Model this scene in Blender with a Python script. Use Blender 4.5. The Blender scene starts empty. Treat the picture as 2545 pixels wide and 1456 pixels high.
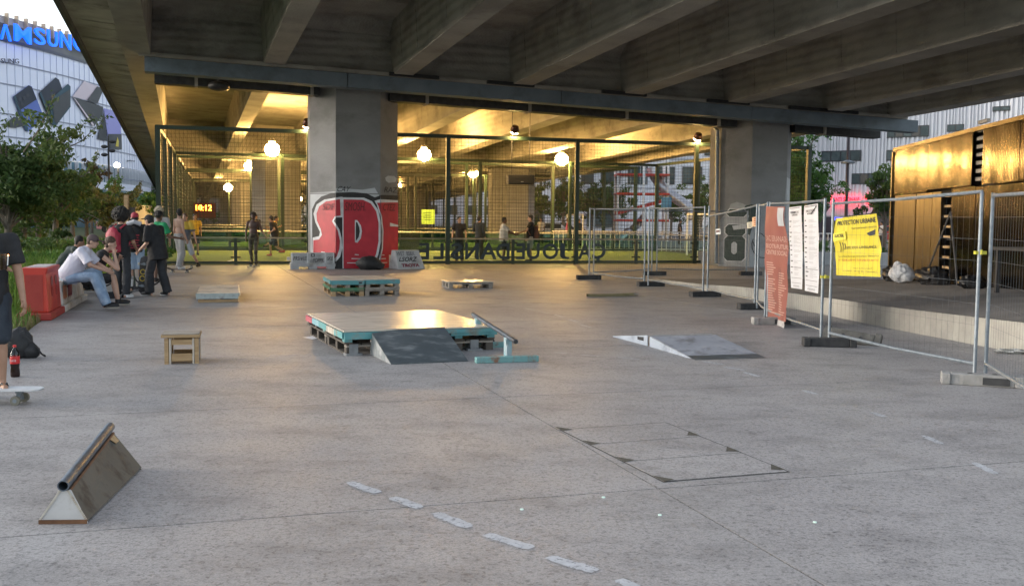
import bpy, math, random
from mathutils import Vector, Matrix, noise
from mathutils.geometry import tessellate_polygon
random.seed(7)
R = math.radians
scene = bpy.context.scene
col = scene.collection
work = bpy.data.scenes.new('work')          # a bench scene for turning lettering and bodies into meshes; removed at the end
def bench(o):
    work.collection.objects.link(o)
    vl = work.view_layers[0]; vl.update(); dg = vl.depsgraph
    me = bpy.data.meshes.new_from_object(o.evaluated_get(dg))
    bpy.data.objects.remove(o)
    return me

# ------------------------------------------------------------------ camera, sky, sun, exposure
F_PX, PITCH, ROLL, EYE = 2563.0, .07183, -.01001, 1.7
cp, sp = math.cos(PITCH), math.sin(PITCH)
cr, sr = math.cos(ROLL), math.sin(ROLL)
FWD = Vector((0, cp, -sp)); UP0 = Vector((0, sp, cp)); RT0 = Vector((1, 0, 0))
RT = RT0 * cr - UP0 * sr
UPV = UP0 * cr + RT0 * sr
cam_data = bpy.data.cameras.new('camera'); cam = bpy.data.objects.new('camera', cam_data); col.objects.link(cam)
M4 = Matrix((RT, UPV, -FWD)).transposed().to_4x4(); M4.translation = (0, 0, EYE)
cam.matrix_world = M4
cam_data.sensor_width = 36; cam_data.lens = 36 * F_PX / 2545
cam_data.clip_start = .05; cam_data.clip_end = 3000
scene.camera = cam

world = bpy.data.worlds.new('World'); scene.world = world; world.use_nodes = True
wn = world.node_tree.nodes; wl = world.node_tree.links; wn.clear()
SUN_EL, SUN_AZ = R(8), R(-85)          # a low sun off to the left, veiled by thin cloud
sky = wn.new('ShaderNodeTexSky'); sky.sky_type = 'NISHITA'; sky.sun_disc = False
sky.sun_elevation = SUN_EL; sky.sun_rotation = SUN_AZ; sky.air_density = 1.0; sky.dust_density = 2.0; sky.ozone_density = 2.0
bg = wn.new('ShaderNodeBackground'); bg.inputs[1].default_value = .12
wo = wn.new('ShaderNodeOutputWorld')
hs = wn.new('ShaderNodeHueSaturation'); hs.inputs['Saturation'].default_value = .42      # thin high cloud greys the blue
wl.new(sky.outputs[0], hs.inputs['Color']); wl.new(hs.outputs[0], bg.inputs[0]); wl.new(bg.outputs[0], wo.inputs[0])
sun_data = bpy.data.lights.new('sun', 'SUN'); sun_data.energy = .18; sun_data.angle = R(25); sun_data.color = (1, .93, .86)
sun = bpy.data.objects.new('sun', sun_data); col.objects.link(sun)
sd = Vector((math.sin(SUN_AZ) * math.cos(SUN_EL), math.cos(SUN_AZ) * math.cos(SUN_EL), math.sin(SUN_EL)))
sun.rotation_euler = sd.to_track_quat('Z', 'Y').to_euler()
LAMP = 150.0                             # radiance of the warm floodlight lenses and glare globes
vs = scene.view_settings
vs.view_transform = 'Standard'; vs.look = 'None'; vs.gamma = 1; vs.use_curve_mapping = False
vs.exposure = 2.45
scene.cycles.max_bounces = 8; scene.cycles.transparent_max_bounces = 24
scene.cycles.sample_clamp_indirect = 6

# ------------------------------------------------------------------ geometry of the place
def ray(x, y):
    return FWD * F_PX + RT * (x - 1272.5) - UPV * (y - 728)
def G(x, y, z0=0.0):                     # the ground point seen at a photo position
    d = ray(x, y); k = (z0 - EYE) / d.z
    return Vector((d.x * k, d.y * k, z0))
def AT(x, y, Y):                         # the point at distance Y seen at a photo position
    d = ray(x, y); k = Y / d.y
    return Vector((d.x * k, Y, EYE + d.z * k))
A16 = R(16)
UU = Vector((math.cos(A16), math.sin(A16), 0)); VV = Vector((-math.sin(A16), math.cos(A16), 0)); ORG = Vector((-12.05, 35.2, 0))
def W(s, t, z=0.0):                      # viaduct coordinates: s across, t along, origin at the cage's left post
    return ORG + UU * s + VV * t + Vector((0, 0, z))
A17 = R(17.3)
U2 = Vector((math.cos(A17), math.sin(A17), 0)); V2 = Vector((-math.sin(A17), math.cos(A17), 0))

# ------------------------------------------------------------------ materials
MATS = {}
def mat(name, c1, c2=None, rough=.7, metal=0, scale=6, detail=6, bump=0, bscale=None, stretch=(1, 1, 1), emit=0, spec=.5, contrast=1.0, c3=None, s3=1.3, coat=0, coords='Object'):
    if name in MATS: return MATS[name]
    m = bpy.data.materials.new(name); m.use_nodes = True
    nt = m.node_tree; n = nt.nodes; l = nt.links
    b = n['Principled BSDF']
    b.inputs['Roughness'].default_value = rough; b.inputs['Metallic'].default_value = metal
    b.inputs['Specular IOR Level'].default_value = spec
    b.inputs['Coat Weight'].default_value = coat
    c2 = c2 or tuple(min(1, c * 1.25) for c in c1)
    tc = n.new('ShaderNodeTexCoord'); mp = n.new('ShaderNodeMapping'); mp.inputs['Scale'].default_value = stretch
    l.new(tc.outputs[coords], mp.inputs[0])
    nz = n.new('ShaderNodeTexNoise'); nz.inputs['Scale'].default_value = scale; nz.inputs['Detail'].default_value = detail
    l.new(mp.outputs[0], nz.inputs[0])
    rp = n.new('ShaderNodeValToRGB')
    rp.color_ramp.elements[0].position = .5 - .2 / contrast; rp.color_ramp.elements[1].position = .5 + .2 / contrast
    rp.color_ramp.elements[0].color = (*c1, 1); rp.color_ramp.elements[1].color = (*c2, 1)
    l.new(nz.outputs[0], rp.inputs[0])
    out = rp.outputs[0]
    if c3:
        n3 = n.new('ShaderNodeTexNoise'); n3.inputs['Scale'].default_value = s3; n3.inputs['Detail'].default_value = 8; n3.inputs['Roughness'].default_value = .65
        l.new(mp.outputs[0], n3.inputs[0])
        r3 = n.new('ShaderNodeValToRGB'); r3.color_ramp.elements[0].position = .5; r3.color_ramp.elements[1].position = .66
        r3.color_ramp.elements[0].color = (0, 0, 0, 1); r3.color_ramp.elements[1].color = (1, 1, 1, 1)
        l.new(n3.outputs[0], r3.inputs[0])
        mx = n.new('ShaderNodeMix'); mx.data_type = 'RGBA'; l.new(r3.outputs[0], mx.inputs[0]); l.new(out, mx.inputs[6]); mx.inputs[7].default_value = (*c3, 1)
        out = mx.outputs[2]
    l.new(out, b.inputs['Base Color'])
    if bump:
        nb = n.new('ShaderNodeTexNoise'); nb.inputs['Scale'].default_value = bscale or scale * 4; nb.inputs['Detail'].default_value = 5
        l.new(mp.outputs[0], nb.inputs[0])
        bp = n.new('ShaderNodeBump'); bp.inputs['Strength'].default_value = bump; bp.inputs['Distance'].default_value = .02
        l.new(nb.outputs[0], bp.inputs['Height']); l.new(bp.outputs[0], b.inputs['Normal'])
    if emit:
        l.new(out, b.inputs['Emission Color']); b.inputs['Emission Strength'].default_value = emit
    MATS[name] = m
    return m
def glass(name, tint=(.8, .9, .88), rough=.02, alpha=.25):
    if name in MATS: return MATS[name]
    m = bpy.data.materials.new(name); m.use_nodes = True
    nt = m.node_tree; n = nt.nodes; l = nt.links; n.clear()
    o = n.new('ShaderNodeOutputMaterial'); mx = n.new('ShaderNodeMixShader'); tr = n.new('ShaderNodeBsdfTransparent'); gl = n.new('ShaderNodeBsdfGlossy'); fr = n.new('ShaderNodeFresnel')
    fr.inputs[0].default_value = 1.5; tr.inputs[0].default_value = (*tint, 1); gl.inputs['Roughness'].default_value = rough
    l.new(fr.outputs[0], mx.inputs[0]); l.new(tr.outputs[0], mx.inputs[1]); l.new(gl.outputs[0], mx.inputs[2]); l.new(mx.outputs[0], o.inputs[0])
    MATS[name] = m
    return m
def emission(name, c, s):
    if name in MATS: return MATS[name]
    m = bpy.data.materials.new(name); m.use_nodes = True
    b = m.node_tree.nodes['Principled BSDF']; b.inputs['Base Color'].default_value = (*c, 1)
    b.inputs['Emission Color'].default_value = (*c, 1); b.inputs['Emission Strength'].default_value = s
    MATS[name] = m
    return m
def flat(name, c, rough=.6, metal=0):
    return mat(name, c, tuple(min(1, k * 1.08) for k in c), rough=rough, metal=metal, scale=8)

def concrete_mat(name, c1, c2, c3, board=True, rough=.85, bands=(0, 0, 1), bstr=.5):
    """board-marked concrete: blotchy colour, thin formwork lines, rough relief"""
    m = mat(name, c1, c2, rough=rough, scale=.9, detail=9, c3=c3, s3=.55, stretch=(1, 1, 1.6))
    nt = m.node_tree; n = nt.nodes; l = nt.links; b = n['Principled BSDF']
    tc = n.new('ShaderNodeTexCoord'); mp = n.new('ShaderNodeMapping'); mp.inputs['Rotation'].default_value = (0, 0, -A16)
    l.new(tc.outputs['Object'], mp.inputs[0])
    w = n.new('ShaderNodeTexWave'); w.wave_type = 'BANDS'; w.bands_direction = 'Z' if bands[2] else 'Y'
    w.inputs['Scale'].default_value = 1.2 if bands[2] else .8; w.inputs['Distortion'].default_value = 1.6; w.inputs['Detail'].default_value = 3
    w.inputs['Detail Scale'].default_value = 1.2
    l.new(mp.outputs[0], w.inputs[0])
    nb = n.new('ShaderNodeTexNoise'); nb.inputs['Scale'].default_value = 14; nb.inputs['Detail'].default_value = 8
    l.new(tc.outputs['Object'], nb.inputs[0])
    ad = n.new('ShaderNodeMath'); ad.operation = 'ADD'; l.new(nb.outputs[0], ad.inputs[0])
    if board: l.new(w.outputs[0], ad.inputs[1])
    bp = n.new('ShaderNodeBump'); bp.inputs['Strength'].default_value = bstr; bp.inputs['Distance'].default_value = .05
    l.new(ad.outputs[0], bp.inputs['Height']); l.new(bp.outputs[0], b.inputs['Normal'])
    return m

# ------------------------------------------------------------------ mesh building
class MB:
    def __init__(self): self.v = []; self.f = []; self.mi = []; self.cur = 0
    def add(self, vs_, fs):
        o = len(self.v); self.v += [tuple(p) for p in vs_]
        for f in fs: self.f.append(tuple(o + i for i in f)); self.mi.append(self.cur)
        return self
    def box(self, c, size, rz=0.0, mtx=None):
        x, y, z = [k / 2 for k in size]
        m = mtx or (Matrix.Translation(Vector(c)) @ Matrix.Rotation(rz, 4, 'Z'))
        P = [m @ Vector(p) for p in ((-x, -y, -z), (x, -y, -z), (x, y, -z), (-x, y, -z), (-x, -y, z), (x, -y, z), (x, y, z), (-x, y, z))]
        return self.add(P, [(0, 3, 2, 1), (4, 5, 6, 7), (0, 1, 5, 4), (1, 2, 6, 5), (2, 3, 7, 6), (3, 0, 4, 7)])
    def hexa(self, P):                    # eight corners: bottom ring then top ring
        return self.add(P, [(0, 3, 2, 1), (4, 5, 6, 7), (0, 1, 5, 4), (1, 2, 6, 5), (2, 3, 7, 6), (3, 0, 4, 7)])
    def cyl(self, p0, p1, r0, r1=None, seg=10, caps=True, flatten=None):
        p0 = Vector(p0); p1 = Vector(p1); r1 = r0 if r1 is None else r1
        d = p1 - p0
        q = d.to_track_quat('Z', 'Y') if d.length > 1e-9 else Vector((0, 0, 1)).to_track_quat('Z', 'Y')
        V_ = []
        for p, r in ((p0, r0), (p1, r1)):
            for i in range(seg):
                a = 2 * math.pi * i / seg
                V_.append(p + q @ Vector((r * math.cos(a), r * math.sin(a), 0)))
        F_ = [(i, (i + 1) % seg, seg + (i + 1) % seg, seg + i) for i in range(seg)]
        if caps: F_ += [tuple(range(seg - 1, -1, -1)), tuple(range(seg, 2 * seg))]
        return self.add(V_, F_)
    def tube(self, pts, r, seg=8, caps=True):
        pts = [Vector(p) for p in pts]; n = len(pts); V_ = []
        rr = r if isinstance(r, (list, tuple)) else [r] * n
        up = None
        for i, p in enumerate(pts):
            d = (pts[min(i + 1, n - 1)] - pts[max(i - 1, 0)]).normalized()
            if up is None: up = d.orthogonal().normalized()
            up = (up - d * up.dot(d)); up = up.normalized() if up.length > 1e-6 else d.orthogonal().normalized()
            w = d.cross(up)
            for k in range(seg):
                a = 2 * math.pi * k / seg
                V_.append(p + up * (rr[i] * math.cos(a)) + w * (rr[i] * math.sin(a)))
        F_ = []
        for i in range(n - 1):
            for k in range(seg):
                F_.append((i * seg + k, i * seg + (k + 1) % seg, (i + 1) * seg + (k + 1) % seg, (i + 1) * seg + k))
        if caps: F_ += [tuple(range(seg - 1, -1, -1)), tuple(range((n - 1) * seg, n * seg))]
        return self.add(V_, F_)
    def ell(self, c, r, rot=None, seg=14, rings=9, jit=0, cut=None):
        c = Vector(c); V_ = []; F_ = []
        rot = rot or Matrix.Identity(3)
        if not hasattr(r, '__len__'): r = (r, r, r)
        for i in range(rings + 1):
            th = math.pi * i / rings
            for k in range(seg):
                a = 2 * math.pi * k / seg
                p = Vector((math.sin(th) * math.cos(a), math.sin(th) * math.sin(a), math.cos(th)))
                g = 1.0
                if jit: g += jit * noise.noise(p * 3.1 + c * 7)
                V_.append(c + rot @ Vector((p.x * r[0] * g, p.y * r[1] * g, p.z * r[2] * g)))
        for i in range(rings):
            for k in range(seg):
                F_.append((i * seg + k, (i + 1) * seg + k, (i + 1) * seg + (k + 1) % seg, i * seg + (k + 1) % seg))
        return self.add(V_, F_)
    def lathe(self, prof, c=(0, 0, 0), seg=20):
        c = Vector(c); V_ = []; F_ = []
        for (r, z) in prof:
            for k in range(seg):
                a = 2 * math.pi * k / seg
                V_.append(c + Vector((r * math.cos(a), r * math.sin(a), z)))
        for i in range(len(prof) - 1):
            for k in range(seg):
                F_.append((i * seg + k, i * seg + (k + 1) % seg, (i + 1) * seg + (k + 1) % seg, (i + 1) * seg + k))
        return self.add(V_, F_)
    def prism(self, poly, mtx, depth):    # 2-D outline in mtx's XY plane, extruded along its Z
        n = len(poly)
        tris = tessellate_polygon([[Vector((p[0], p[1], 0)) for p in poly]])
        V_ = [mtx @ Vector((p[0], p[1], 0)) for p in poly] + [mtx @ Vector((p[0], p[1], depth)) for p in poly]
        ar = sum(poly[i][0] * poly[(i + 1) % n][1] - poly[(i + 1) % n][0] * poly[i][1] for i in range(n))
        F_ = []
        for t in tris:
            a, b_, c_ = t
            s = (poly[b_][0] - poly[a][0]) * (poly[c_][1] - poly[a][1]) - (poly[c_][0] - poly[a][0]) * (poly[b_][1] - poly[a][1])
            if s < 0: a, b_, c_ = a, c_, b_
            F_.append((c_, b_, a)); F_.append((a + n, b_ + n, c_ + n))
        for i in range(n):
            j = (i + 1) % n
            F_.append((i, j, j + n, i + n) if ar > 0 else (j, i, i + n, j + n))
        return self.add(V_, F_)
    def sheet(self, poly3):               # planar polygon in space
        tris = tessellate_polygon([[Vector(p) for p in poly3]])
        return self.add(poly3, [tuple(t) for t in tris])
    def grid(self, fn, nu, nv):           # fn(i/nu, j/nv) -> point
        V_ = [fn(i / nu, j / nv) for j in range(nv + 1) for i in range(nu + 1)]
        F_ = [(j * (nu + 1) + i, j * (nu + 1) + i + 1, (j + 1) * (nu + 1) + i + 1, (j + 1) * (nu + 1) + i) for j in range(nv) for i in range(nu)]
        return self.add(V_, F_)
    def mesh(self, name):
        me = bpy.data.meshes.new(name); me.from_pydata(self.v, [], self.f); me.update()
        return me
    def build(self, name, m, parent=None, smooth=False, bevel=0.0, kind=None):
        me = self.mesh(name)
        ms = m if isinstance(m, (list, tuple)) else [m]
        for k in ms: me.materials.append(k)
        if len(ms) > 1: me.polygons.foreach_set('material_index', self.mi)
        if smooth:
            me.polygons.foreach_set('use_smooth', [True] * len(me.polygons))
            try: me.set_sharp_from_angle(angle=R(40))
            except Exception: pass
        o = bpy.data.objects.new(name, me); col.objects.link(o)
        if parent: o.parent = parent
        if bevel:
            bv = o.modifiers.new('bevel', 'BEVEL'); bv.width = bevel; bv.segments = 2; bv.limit_method = 'ANGLE'
        if kind: o['kind'] = kind
        return o
def tag(o, label, cat, group=None):
    o['label'] = label; o['category'] = cat
    if group: o['group'] = group
    return o
def thing(name, label, cat, loc=(0, 0, 0), rz=0.0, group=None):
    o = bpy.data.objects.new(name, None); col.objects.link(o); o.location = loc; o.rotation_euler = (0, 0, rz); o.empty_display_size = .2
    return tag(o, label, cat, group)
def structure(mb, name, m, **k):
    o = mb.build(name, m, **k); o['kind'] = 'structure'; return o
def copy_tree(o, parent=None):
    c = o.copy(); col.objects.link(c)
    if parent: c.parent = parent
    for ch in list(o.children): copy_tree(ch, c)
    return c
def text(s, name, m, mtx, parent=None, w=None, h=None, depth=.002, spacing=1.0, shear=0, bold=0.0):
    """lettering built as real flat geometry, fitted to a box w x h, lower-left corner at mtx's origin"""
    cu = bpy.data.curves.new(name, 'FONT'); cu.body = s; cu.extrude = depth / 2; cu.space_character = spacing; cu.shear = shear; cu.offset = bold
    cu.resolution_u = 3; cu.fill_mode = 'BOTH'
    me = bench(bpy.data.objects.new(name, cu)); me.name = name
    bpy.data.curves.remove(cu)
    xs = [v.co.x for v in me.vertices]; ys = [v.co.y for v in me.vertices]
    if not xs: return None
    x0, x1, y0, y1 = min(xs), max(xs), min(ys), max(ys)
    sx = (w / (x1 - x0)) if w else None; sy = (h / (y1 - y0)) if h else None
    sx = sx or sy; sy = sy or sx
    for v in me.vertices:
        v.co = mtx @ Vector(((v.co.x - x0) * sx, (v.co.y - y0) * sy, v.co.z + depth / 2))
    me.materials.clear(); me.materials.append(m)
    ob = bpy.data.objects.new(name, me); col.objects.link(ob)
    if parent: ob.parent = parent
    return ob
def frame(o, x, y):                       # matrix with origin o, x axis, y axis
    x = Vector(x).normalized(); y = Vector(y); y = (y - x * y.dot(x)).normalized(); z = x.cross(y)
    m = Matrix((x, y, z)).transposed().to_4x4(); m.translation = o
    return m

# ------------------------------------------------------------------ ground
def floor_mat():
    m = bpy.data.materials.new('trowelled_concrete'); m.use_nodes = True
    nt = m.node_tree; n = nt.nodes; l = nt.links; b = n['Principled BSDF']
    tc = n.new('ShaderNodeTexCoord')
    def nz(scale, detail=6, rough=.6, stretch=None, dist=0):
        src = tc.outputs['Object']
        if stretch:
            mp = n.new('ShaderNodeMapping'); mp.inputs['Scale'].default_value = stretch[:3]; mp.inputs['Rotation'].default_value = (0, 0, stretch[3]); l.new(src, mp.inputs[0]); src = mp.outputs[0]
        k = n.new('ShaderNodeTexNoise'); k.inputs['Scale'].default_value = scale; k.inputs['Detail'].default_value = detail; k.inputs['Roughness'].default_value = rough; k.inputs['Distortion'].default_value = dist
        l.new(src, k.inputs[0]); return k.outputs[0]
    def ramp(src, p0, p1, c0, c1):
        r = n.new('ShaderNodeValToRGB'); r.color_ramp.elements[0].position = p0; r.color_ramp.elements[1].position = p1
        r.color_ramp.elements[0].color = (*c0, 1); r.color_ramp.elements[1].color = (*c1, 1); l.new(src, r.inputs[0]); return r.outputs[0]
    def mix(a, b_, f, mode='MIX'):
        x = n.new('ShaderNodeMix'); x.data_type = 'RGBA'; x.blend_type = mode
        if hasattr(f, 'node'): l.new(f, x.inputs[0])
        else: x.inputs[0].default_value = f
        l.new(a, x.inputs[6]); l.new(b_, x.inputs[7]); return x.outputs[2]
    base = ramp(nz(.45, 8, .6), .36, .66, (.29, .273, .266), (.35, .331, .321))
    g = lambda k: (k, k, k)
    fleck = ramp(nz(34, 5, .75, dist=.6), .36, .50, g(.5), g(1.0))
    fine = ramp(nz(90, 3, .7), .33, .62, g(.78), g(1.14))
    stain = ramp(nz(1.3, 9, .7, (1, 1.6, 1, .3)), .32, .52, g(.70), g(1.0))
    scuff = ramp(nz(2.0, 7, .75, (1.0, 9, 1, 1.1), 1.2), .62, .72, g(1.0), g(1.22))
    marks = ramp(nz(3.2, 6, .7, (1.2, 14, 1, -.5), 2.0), .30, .37, g(.55), g(1.0))
    c = mix(base, fleck, 1, 'MULTIPLY'); c = mix(c, fine, 1, 'MULTIPLY'); c = mix(c, stain, 1, 'MULTIPLY'); c = mix(c, scuff, 1, 'MULTIPLY'); c = mix(c, marks, 1, 'MULTIPLY')
    blot = ramp(nz(.9, 7, .75, (1.4, .8, 1, .9), .6), .60, .70, g(1.0), g(.80)); c = mix(c, blot, 1, 'MULTIPLY')
    grit = ramp(nz(7, 8, .8, dist=.4), .32, .46, g(.62), g(1.0)); c = mix(c, grit, 1, 'MULTIPLY')
    arc = ramp(nz(1.4, 4, .6, (1, 22, 1, .75), 3.5), .66, .74, g(1.0), g(.76)); c = mix(c, arc, 1, 'MULTIPLY')
    rub = ramp(nz(1.1, 5, .65, (18, 1, 1, .2), 2.5), .66, .76, g(1.0), g(1.16)); c = mix(c, rub, 1, 'MULTIPLY')
    l.new(c, b.inputs['Base Color'])
    r = ramp(nz(1.1, 8, .65), .3, .7, g(.50), g(.62)); l.new(r, b.inputs['Roughness'])
    bp = n.new('ShaderNodeBump'); bp.inputs['Strength'].default_value = .35; bp.inputs['Distance'].default_value = .006
    b.inputs['Specular IOR Level'].default_value = .32
    l.new(nz(40, 6, .7), bp.inputs['Height']); l.new(bp.outputs[0], b.inputs['Normal'])
    return m
M_FLOOR = floor_mat()
M_JOINT = flat('joint_grit', (.06, .058, .055), .95)
M_GREEN = mat('cage_green_paint', (.016, .035, .022), (.03, .055, .035), rough=.45, scale=20)
M_WHITE = mat('white_paint', (.62, .62, .63), (.8, .8, .8), rough=.6, scale=9)
M_BLACK = mat('black_paint', (.012, .012, .014), (.03, .03, .03), rough=.6)
M_STEEL = mat('galvanised_steel', (.17, .20, .225), (.26, .29, .32), rough=.5, metal=.5, scale=14)
M_DARKMETAL = mat('dark_metal', (.03, .03, .033), (.06, .06, .06), rough=.5, metal=.3)

def quadW(pts, z): return [Vector((p.x, p.y, z)) for p in pts]
SE = -2.3                                    # left edge of the slabs
pl = MB(); pl.sheet([U2 * SE + V2 * -40 + Vector((0, 0, -.02)), U2 * 70 + V2 * -40 + Vector((0, 0, -.02)), U2 * 70 + V2 * 60 + Vector((0, 0, -.02)), U2 * SE + V2 * 60 + Vector((0, 0, -.02))])
plaza = structure(pl, 'plaza', M_JOINT)
SX = [SE, 2.82, 9.8, 16.8, 23.8, 30.8]
TX = [5.88 + 3.47 * k for k in range(-5, 10)]
for i in range(len(SX) - 1):
    for j in range(len(TX) - 1):
        g_ = .007
        a0, a1, b0, b1 = SX[i] + g_, SX[i + 1] - g_, TX[j] + g_, TX[j + 1] - g_
        P = [U2 * a + V2 * b_ for a, b_ in ((a0, b0), (a1, b0), (a1, b1), (a0, b1))]
        MB().hexa([p + Vector((0, 0, -.05)) for p in P] + [p + Vector((0, 0, 0)) for p in P]).build('concrete_slab', M_FLOOR, plaza)
M_LAWN = mat('lawn_soil', (.035, .06, .018), (.07, .10, .03), rough=.95, scale=1.2, bump=.6, c3=(.13, .11, .05), s3=.3)
lw = MB(); lw.sheet([U2 * SE + V2 * -60 + Vector((0, 0, -.03)), U2 * SE + V2 * 300 + Vector((0, 0, -.03)), U2 * -260 + V2 * 300 + Vector((0, 0, -.03)), U2 * -260 + V2 * -60 + Vector((0, 0, -.03))])
structure(lw, 'lawn', M_LAWN)
M_PAVE = mat('far_paving', (.13, .125, .12), (.19, .185, .18), rough=.9, scale=.5, bump=.2)
gr = MB(); gr.sheet([(-900, -300, -.12), (900, -300, -.12), (900, 1500, -.12), (-900, 1500, -.12)])
structure(gr, 'ground', M_PAVE)
# a pale footpath across the lawn
M_PATH = mat('sand_path', (.33, .30, .25), (.42, .39, .33), rough=.95, scale=2)
pa = MB(); a, b = AT(90, 578, 62), AT(392, 582, 56)
pa.sheet([Vector((a.x - 40, a.y + 4, -.012)), Vector((b.x, b.y, -.012)), Vector((b.x, b.y + 2.6, -.012)), Vector((a.x - 40, a.y + 7, -.012))])
structure(pa, 'footpath', M_PATH)

# three access covers let into the slab, each with a pair of lifting holes at its corners
M_COVER = mat('cover_concrete', (.25, .235, .225), (.33, .31, .30), rough=.6, scale=30, bump=.3)
M_HOLE = mat('lifting_pocket', (.05, .045, .035), (.09, .08, .06), rough=.9, scale=25)
hA, hB, hC, hD = G(1392, 1068), G(1655, 1050), G(1960, 1172), G(1648, 1197)
hatch = thing('access_hatch', 'flush concrete hatch of three covers with dark lifting pockets beside the floor joint', 'hatch', (hA + hC) / 2)
def hp(u, v, z): p = (hA * (1 - u) + hB * u) * (1 - v) + (hD * (1 - u) + hC * u) * v; return Vector((p.x, p.y, z)) - hatch.location
M_FRAME = flat('hatch_joint', (.045, .042, .04), .9)
MB().sheet([hp(-.006, -.008, .0015), hp(1.006, -.008, .0015), hp(1.006, 1.008, .0015), hp(-.006, 1.008, .0015)]).build('seat_frame', M_FRAME, hatch)
for k in range(3):
    v0, v1 = k / 3 + .004, (k + 1) / 3 - .004
    P = [(.008, v0), (.992, v0), (.992, v1), (.008, v1)]
    MB().hexa([hp(u, v, .001) for u, v in P] + [hp(u, v, .004) for u, v in P]).build('cover', M_FLOOR, hatch)
for u0, v0, du in ((.0, .33, 1), (.0, .66, 1), (1, .30, -1), (1, .63, -1), (1, .96, -1), (0, .99, 1), (0, .02, 1)):
    w_ = .12 if du > 0 else -.12
    MB().sheet([hp(u0, v0 - .08, .007), hp(u0 + w_ * .8, v0 - .0, .007), hp(u0, v0 + .02, .007)]).build('lifting_pocket', M_HOLE, hatch)

# worn painted dashes and scuffed chalk on the slabs
M_DASH = mat('worn_line_paint', (.41, .415, .43), (.50, .505, .52), rough=.75, scale=22, c3=(.36, .36, .365), s3=7)
_n = M_DASH.node_tree.nodes; _l = M_DASH.node_tree.links            # the paint is worn through in specks
_z = _n.new('ShaderNodeTexNoise'); _z.inputs['Scale'].default_value = 30; _z.inputs['Detail'].default_value = 8; _z.inputs['Roughness'].default_value = .75
_t = _n.new('ShaderNodeTexCoord'); _l.new(_t.outputs['Object'], _z.inputs[0])
_r = _n.new('ShaderNodeValToRGB'); _r.color_ramp.elements[0].position = .36; _r.color_ramp.elements[1].position = .47
_r.color_ramp.elements[0].color = (.30, .30, .30, 1); _r.color_ramp.elements[1].color = (.9, .9, .9, 1)
_l.new(_z.outputs[0], _r.inputs[0]); _l.new(_r.outputs[0], _n['Principled BSDF'].inputs['Alpha'])
def dash(x0, y0, x1, y1, w):
    a, b = G(x0, y0), G(x1, y1); d = (b - a).normalized(); nrm = Vector((-d.y, d.x, 0)) * (w / 2)
    L = (b - a).length; n_ = 11; up_, dn = [], []
    for k in range(n_ + 1):
        p = a + d * (L * k / n_); e = 1 - .35 * (abs(k / n_ - .5) * 2) ** 6
        j1, j2 = random.uniform(.72, 1.1), random.uniform(.72, 1.1)
        up_.append(p + nrm * e * j1 + Vector((0, 0, .003))); dn.append(p - nrm * e * j2 + Vector((0, 0, .003)))
    MB().sheet(up_ + dn[::-1]).build('painted_dash', M_DASH, plaza)
for q in ((868, 1198, 938, 1225), (975, 1236, 1045, 1262), (1080, 1275, 1168, 1310), (1208, 1328, 1322, 1362), (1362, 1384, 1480, 1420), (1538, 1440, 1640, 1490)):
    dash(*q, .092)
for q in ((1375, 876, 1410, 878), (1445, 882, 1490, 885), (1535, 888, 1590, 893), (1745, 898, 1800, 906), (1800, 912, 1850, 920), (1850, 925, 1885, 936), 
          (1300, 765, 1330, 771), (1335, 773, 1365, 779), (1378, 782, 1402, 789), (1410, 793, 1436, 801), (1440, 806, 1470, 814), (2295, 1083, 2342, 1104), (2420, 1150, 2475, 1178), (2165, 1025, 2200, 1036), (1995, 970, 2030, 980)):
    dash(*q, .07)
for x, y in ((1640, 1280), (1500, 1236), (1297, 1266), (2025, 1298)):
    p = G(x, y); r_ = .011
    tag(MB().cyl(p, p + Vector((0, 0, .006)), r_, seg=7).build('paper_scrap', flat('scrap_paper', (.62, .78, .70))), 'tiny pale green scrap lying on bare concrete ' + {1640: 'right of the bottom dashes', 1500: 'just below the access hatch', 1297: 'beside the row of painted dashes', 2025: 'at the right end of the scattered scraps'}[x], 'litter', 'pale scraps on the floor')

# ------------------------------------------------------------------ the viaduct
M_CONC = concrete_mat('viaduct_concrete', (.28, .268, .24), (.41, .395, .36), (.20, .19, .17), bstr=.6)
M_CONCL = concrete_mat('girder_concrete', (.31, .295, .265), (.43, .41, .37), (.24, .225, .20), bstr=.35)
M_COL = concrete_mat('pier_concrete', (.225, .225, .228), (.285, .285, .288), (.195, .195, .193), board=False, bstr=.25)
M_TROUGH = mat('blue_grey_steel', (.13, .17, .21), (.18, .225, .27), rough=.55, scale=1.5, c3=(.10, .125, .15), s3=.8)
def zb(s, t): return 6.48 - .0345 * s - .027 * (t + 4)
def WB(s, t, dz=0.0): return W(s - .028 * (t + 4), t, zb(s, t) + dz)
T0, T1 = -21.0, 125.0
viaduct = thing('motorway_viaduct', 'long concrete road viaduct on paired piers spanning the skate spot', 'bridge', W(12, -2))
def vpart(mb, name, m, **k):
    o = mb.build(name, m, viaduct, **k); o.matrix_parent_inverse = Matrix.Translation(-viaduct.location); return o
GIRD = [(-.72, .03), (3.33, 3.95), (7.34, 7.94), (11.28, 11.93), (15.21, 15.88), (19.07, 19.80), (23.02, 23.62), (25.75, 26.4)]
for s0, s1 in GIRD:
    P = []
    for t in (T0, T1):
        P += [WB(s0, t), WB(s1, t), WB(s1 + .10, t, 1.62), WB(s0 - .10, t, 1.62)]
    MB().add(P, [(0, 1, 2, 3)[::-1], (4, 5, 6, 7), (0, 4, 5, 1), (1, 5, 6, 2), (2, 6, 7, 3), (3, 7, 4, 0)]).build('girder', M_CONCL, viaduct).matrix_parent_inverse = Matrix.Translation(-viaduct.location)
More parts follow.
